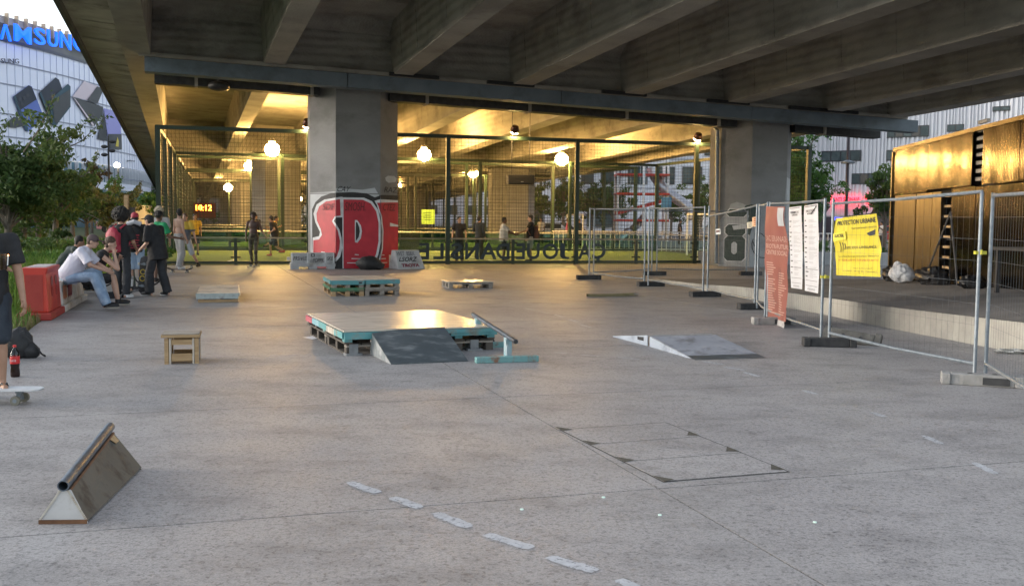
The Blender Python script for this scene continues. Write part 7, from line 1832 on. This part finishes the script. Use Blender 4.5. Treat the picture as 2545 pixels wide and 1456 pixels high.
# 3 riders near the cage
RIDE = dict(pelvis=(0, -.05, .90), anL=(-.24, .0, .085), knL=(-.17, .08, .48), anR=(.24, -.0, .085), knR=(.17, .08, .48), hipL=(-.10, -.04, .86), hipR=(.10, -.04, .86), elL=(-.26, -.04, 1.12), wrL=(-.24, .08, .88), elR=(.27, -.06, 1.12), wrR=(.28, .04, .88))
pr = G(447, 678)
SB = .10
person('shirtless person in baggy grey trousers riding a skateboard, back to us', pr, R(-40), 'light', dict(anL=(-.1, .06, .085), anR=(.10, -.10, .085), knL=(-.11, .10, .49), wrL=(-.26, .04, .88)), HAIRB, 'short', None, 0, C_GREY, 'long', (M_WSH, M_WSH), .017, 1.02, z=SB, wide=1.2, look=R(60))
skateboard('skateboard under the shirtless person in grey trousers', pr, R(-10), 0)
pr = G(474, 664) + V((0, -.5, 0))
person('person in yellow and charcoal polo with pale shorts, pushing off on a skateboard', pr, R(170), 'light', dict(anL=(-.32, -.26, .10), knL=(-.2, -.02, .5), anR=(.08, .04, .18), knR=(.09, .12, .56), wrL=(-.36, .02, .92), elL=(-.28, -.02, 1.13)), HAIRN, 'short', [C_YEL, C_CHAR], .8, C_SHORTG, 'knee', (M_KSH, M_SOLE), .017, 1.0, socks=(M_BLACK, False), wide=1.05)
skateboard('skateboard under the front foot of the person in the yellow polo', pr + V((-.05, -.02, 0)), R(5), 0)
pr = G(637, 662) + V((0, -.35, 0))
person('shirtless person in camouflage trousers riding a skateboard towards us', pr, R(182), 'dark', dict(anL=(-.10, .10, .085), knL=(-.10, .14, .49), anR=(.08, -.10, .085), knR=(.09, .04, .48), elL=(-.28, .0, 1.14), wrL=(-.42, .14, .98), elR=(.25, -.02, 1.12), wrR=(.24, .08, .86)), HAIRB, 'curly', None, 0, C_CAMO, 'slim', (M_KSH, M_KSH), .017, .98, z=SB)
skateboard('skateboard under the person in camouflage trousers', pr, R(80), 0)
# 4 players on the pitch
RUN = dict(pelvis=(0, 0, .92), chest=(0, .08, 1.24), neck=(0, .13, 1.43), head=(0, .19, 1.58), shL=(-.18, .10, 1.38), shR=(.18, .10, 1.38), elL=(-.24, -.10, 1.16), wrL=(-.22, .12, 1.05), elR=(.24, .16, 1.12), wrR=(.15, .36, 1.22), hipL=(-.09, 0, .88), hipR=(.09, 0, .88), knL=(-.09, -.06, .48), anL=(-.09, -.42, .30), knR=(.09, .28, .56), anR=(.09, .26, .14))
person('player in black kit running across the pitch behind the glass', W(4.2, 6.2), R(75), 'tan', RUN, HAIRB, 'short', C_BLK, .7, C_BLK, 'short', (flat('red_boot', (.35, .04, .03)), M_KSH), .022, 1.0)
person('player in blue shirt and orange bib on the pitch', W(4.4, 12.5), R(-90), 'tan', RUN, HAIRB, 'short', [C_BIB, C_BIB], .0, C_GREY, 'short', (M_BLACK, M_SOLE), .024, 1.0)
person('player in yellow bib standing behind the rider in camouflage', W(7.2 - .9, 13.6), R(95), 'tan', None, HAIRB, 'short', C_BIB, .6, C_WT, 'short', (M_KSH, M_SOLE), .024, 1.0)
person('player in dark yellow bib at the left end of the pitch', W(1.0, 9.0), R(200), 'tan', None, HAIRB, 'short', C_BIB, .6, C_BLK, 'short', (M_KSH, M_SOLE), .024, 1.0)
person('player in dark shirt far off on the second pitch', W(4.2, 27), R(180), 'tan', None, HAIRB, 'short', C_NAVY, .6, C_BLK, 'short', (M_KSH, M_SOLE), .03, 1.0)
person('pale shirted player far off beside the red graffiti pier', W(7.2, 40), R(180), 'tan', None, HAIRB, 'short', C_WT, .6, C_BLK, 'short', (M_KSH, M_SOLE), .03, 1.0)
person('person in black t-shirt standing behind the glass, looking right', W(11.0, 2.2), R(178), 'light', dict(elL=(-.25, .02, 1.13), wrL=(-.27, .12, .9), elR=(.26, .0, 1.13), wrR=(.27, .10, .9)), HAIRB, 'short', C_BLK, .6, C_BJEAN, 'long', (M_KSH, M_SOLE), .018, 1.0, look=R(30))
person('person in white t-shirt shaking hands over the glass, facing right', W(12.75, 2.0), R(-85), 'brown', dict(elR=(.20, .22, 1.18), wrR=(.10, .50, 1.10), elL=(-.2, .2, 1.15), wrL=(-.1, .42, 1.08)), HAIRB, 'short', C_WT, .8, C_BLK, 'short', (M_KSH, M_SOLE), .018, 1.0, hemlen=.06, wide=1.1)
ph, Jh = person('person in black t-shirt with brown backpack shaking hands, facing left', W(13.85, 2.0), R(95), 'light', dict(elL=(-.2, .2, 1.16), wrL=(-.02, .46, 1.08), elR=(.22, .0, 1.13), wrR=(.22, .1, .9)), HAIRB, 'short', C_BLK, .6, C_GREY, 'short', (M_KSH, M_SOLE), .018, 1.05, z=0)
bq = backpack('brown backpack on the handshaking person facing left', W(13.85, 2.0), R(95), cl('brown_nylon', (.12, .045, .025), rough=.6), cl('dark_brown_nylon', (.07, .03, .02), rough=.6))
person('person in dark top with arms out, behind the white shirted one', W(12.25, 4.0), R(-30), 'tan', dict(elL=(-.3, .1, 1.2), wrL=(-.42, .22, 1.12)), HAIRB, 'short', C_NAVY, 1.8, C_BLK, 'long', (M_KSH, M_SOLE), .02, 1.02)
for x, Y, c, lab, s in ((1412, 66, C_PINK, 'far person in a pink top beyond the cage, right of the handshake', 1.0), (1440, 66, C_NAVY, 'far person in navy standing right of the one in pink', .98), (1345, 70, C_WT, 'far person in a pale shirt just left of the green double post', 1.0), (1880, 60, C_GREY, 'far person in grey beyond the numeral pier', 1.0), (1905, 62, C_BLU, 'far person in blue close to the numeral pier', 1.0), (2192, 66, C_WT, 'far person in white between the yellow sign and the pavilion', 1.0), (2172, 70, C_RED, 'far person in red behind the yellow sign', 1.0), (1990, 64, C_BLK, 'far person in black beyond the white notices', 1.0), (1800, 74, C_RED, 'far person in red beyond the playground railing', 1.0), (1690, 72, C_BLK, 'far person in black by the foot of the tube slide', 1.0)):
    person(lab, gp(x, Y), R(random.choice((160, 200, 90, -90))), 'tan', None, HAIRB, 'short', c, .7, C_BJEAN, 'long', (M_KSH, M_SOLE), .03, s, group='far people in the park', fingers=False)
p = at7(530, 1250, .62)
sk_ = MB(); sk_.ell((0, 0, .2), (.33, .24, .21), jit=.2, seg=20); sk_.ell((-.17, 0, .32), (.13, .12, .15), jit=.2); sk_.ell((.2, .03, .16), (.16, .16, .16))
o = place_mesh(remesh(sk_, .016, 4), 'white_sack', mat('white_plastic_sack', (.36, .37, .39), (.50, .51, .53), rough=.5, bump=.5, scale=9), None, .03, 7)
tag(o, 'crumpled white plastic sack between the black bags', 'sack'); o.location = (p.x, p.y, zst(p)); o.rotation_euler.z = -1.45
# a drinks can by the cream barrier
cn = thing('drinks_can', 'blue and silver drinks can on the floor at the end of the cream barrier', 'can', G(258, 757))
MB().cyl((0, 0, 0), (0, 0, .165), .030, seg=14).build('body', flat('can_silver', (.4, .42, .46), .3, .8), cn, smooth=True); MB().cyl((0, 0, .10), (0, 0, .16), .0306, seg=14).build('print_band', flat('can_blue', (.03, .08, .30)), cn, smooth=True)
# bicycle handlebars glimpsed behind the seated group
bk_ = thing('bicycle', 'bicycle with yellow-green bars half hidden behind the seated group', 'bicycle', G(262, 730) + V((-.4, 2.2, 0)), R(20))
M_BY = flat('acid_yellow_paint', (.35, .50, .03), .35)
for x in (-.52, .52):
    S_ = 20; MB().tube([(x + .33 * math.cos(6.2832 * k / S_), 0, .34 + .33 * math.sin(6.2832 * k / S_)) for k in range(S_ + 1)], .018, 6).build('wheel', M_TYRE, bk_)
MB().tube([(-.52, 0, .34), (-.1, 0, .32), (.36, 0, .85), (.52, 0, .34)], .018, 6).tube([(-.1, 0, .32), (-.22, 0, .85), (.36, 0, .88)], .018, 6).tube([(-.52, 0, .34), (-.2, 0, .78)], .012, 6).build('frame', M_BY, bk_)
MB().tube([(.36, 0, .85), (.33, 0, 1.05), (.30, -.28, 1.08)], .014, 6).tube([(.33, 0, 1.05), (.30, .28, 1.08)], .014, 6).build('handlebar', M_BY, bk_)
MB().box((-.24, 0, .92), (.24, .13, .05)).build('saddle', M_BLACK, bk_, bevel=.02)

bpy.data.scenes.remove(work)
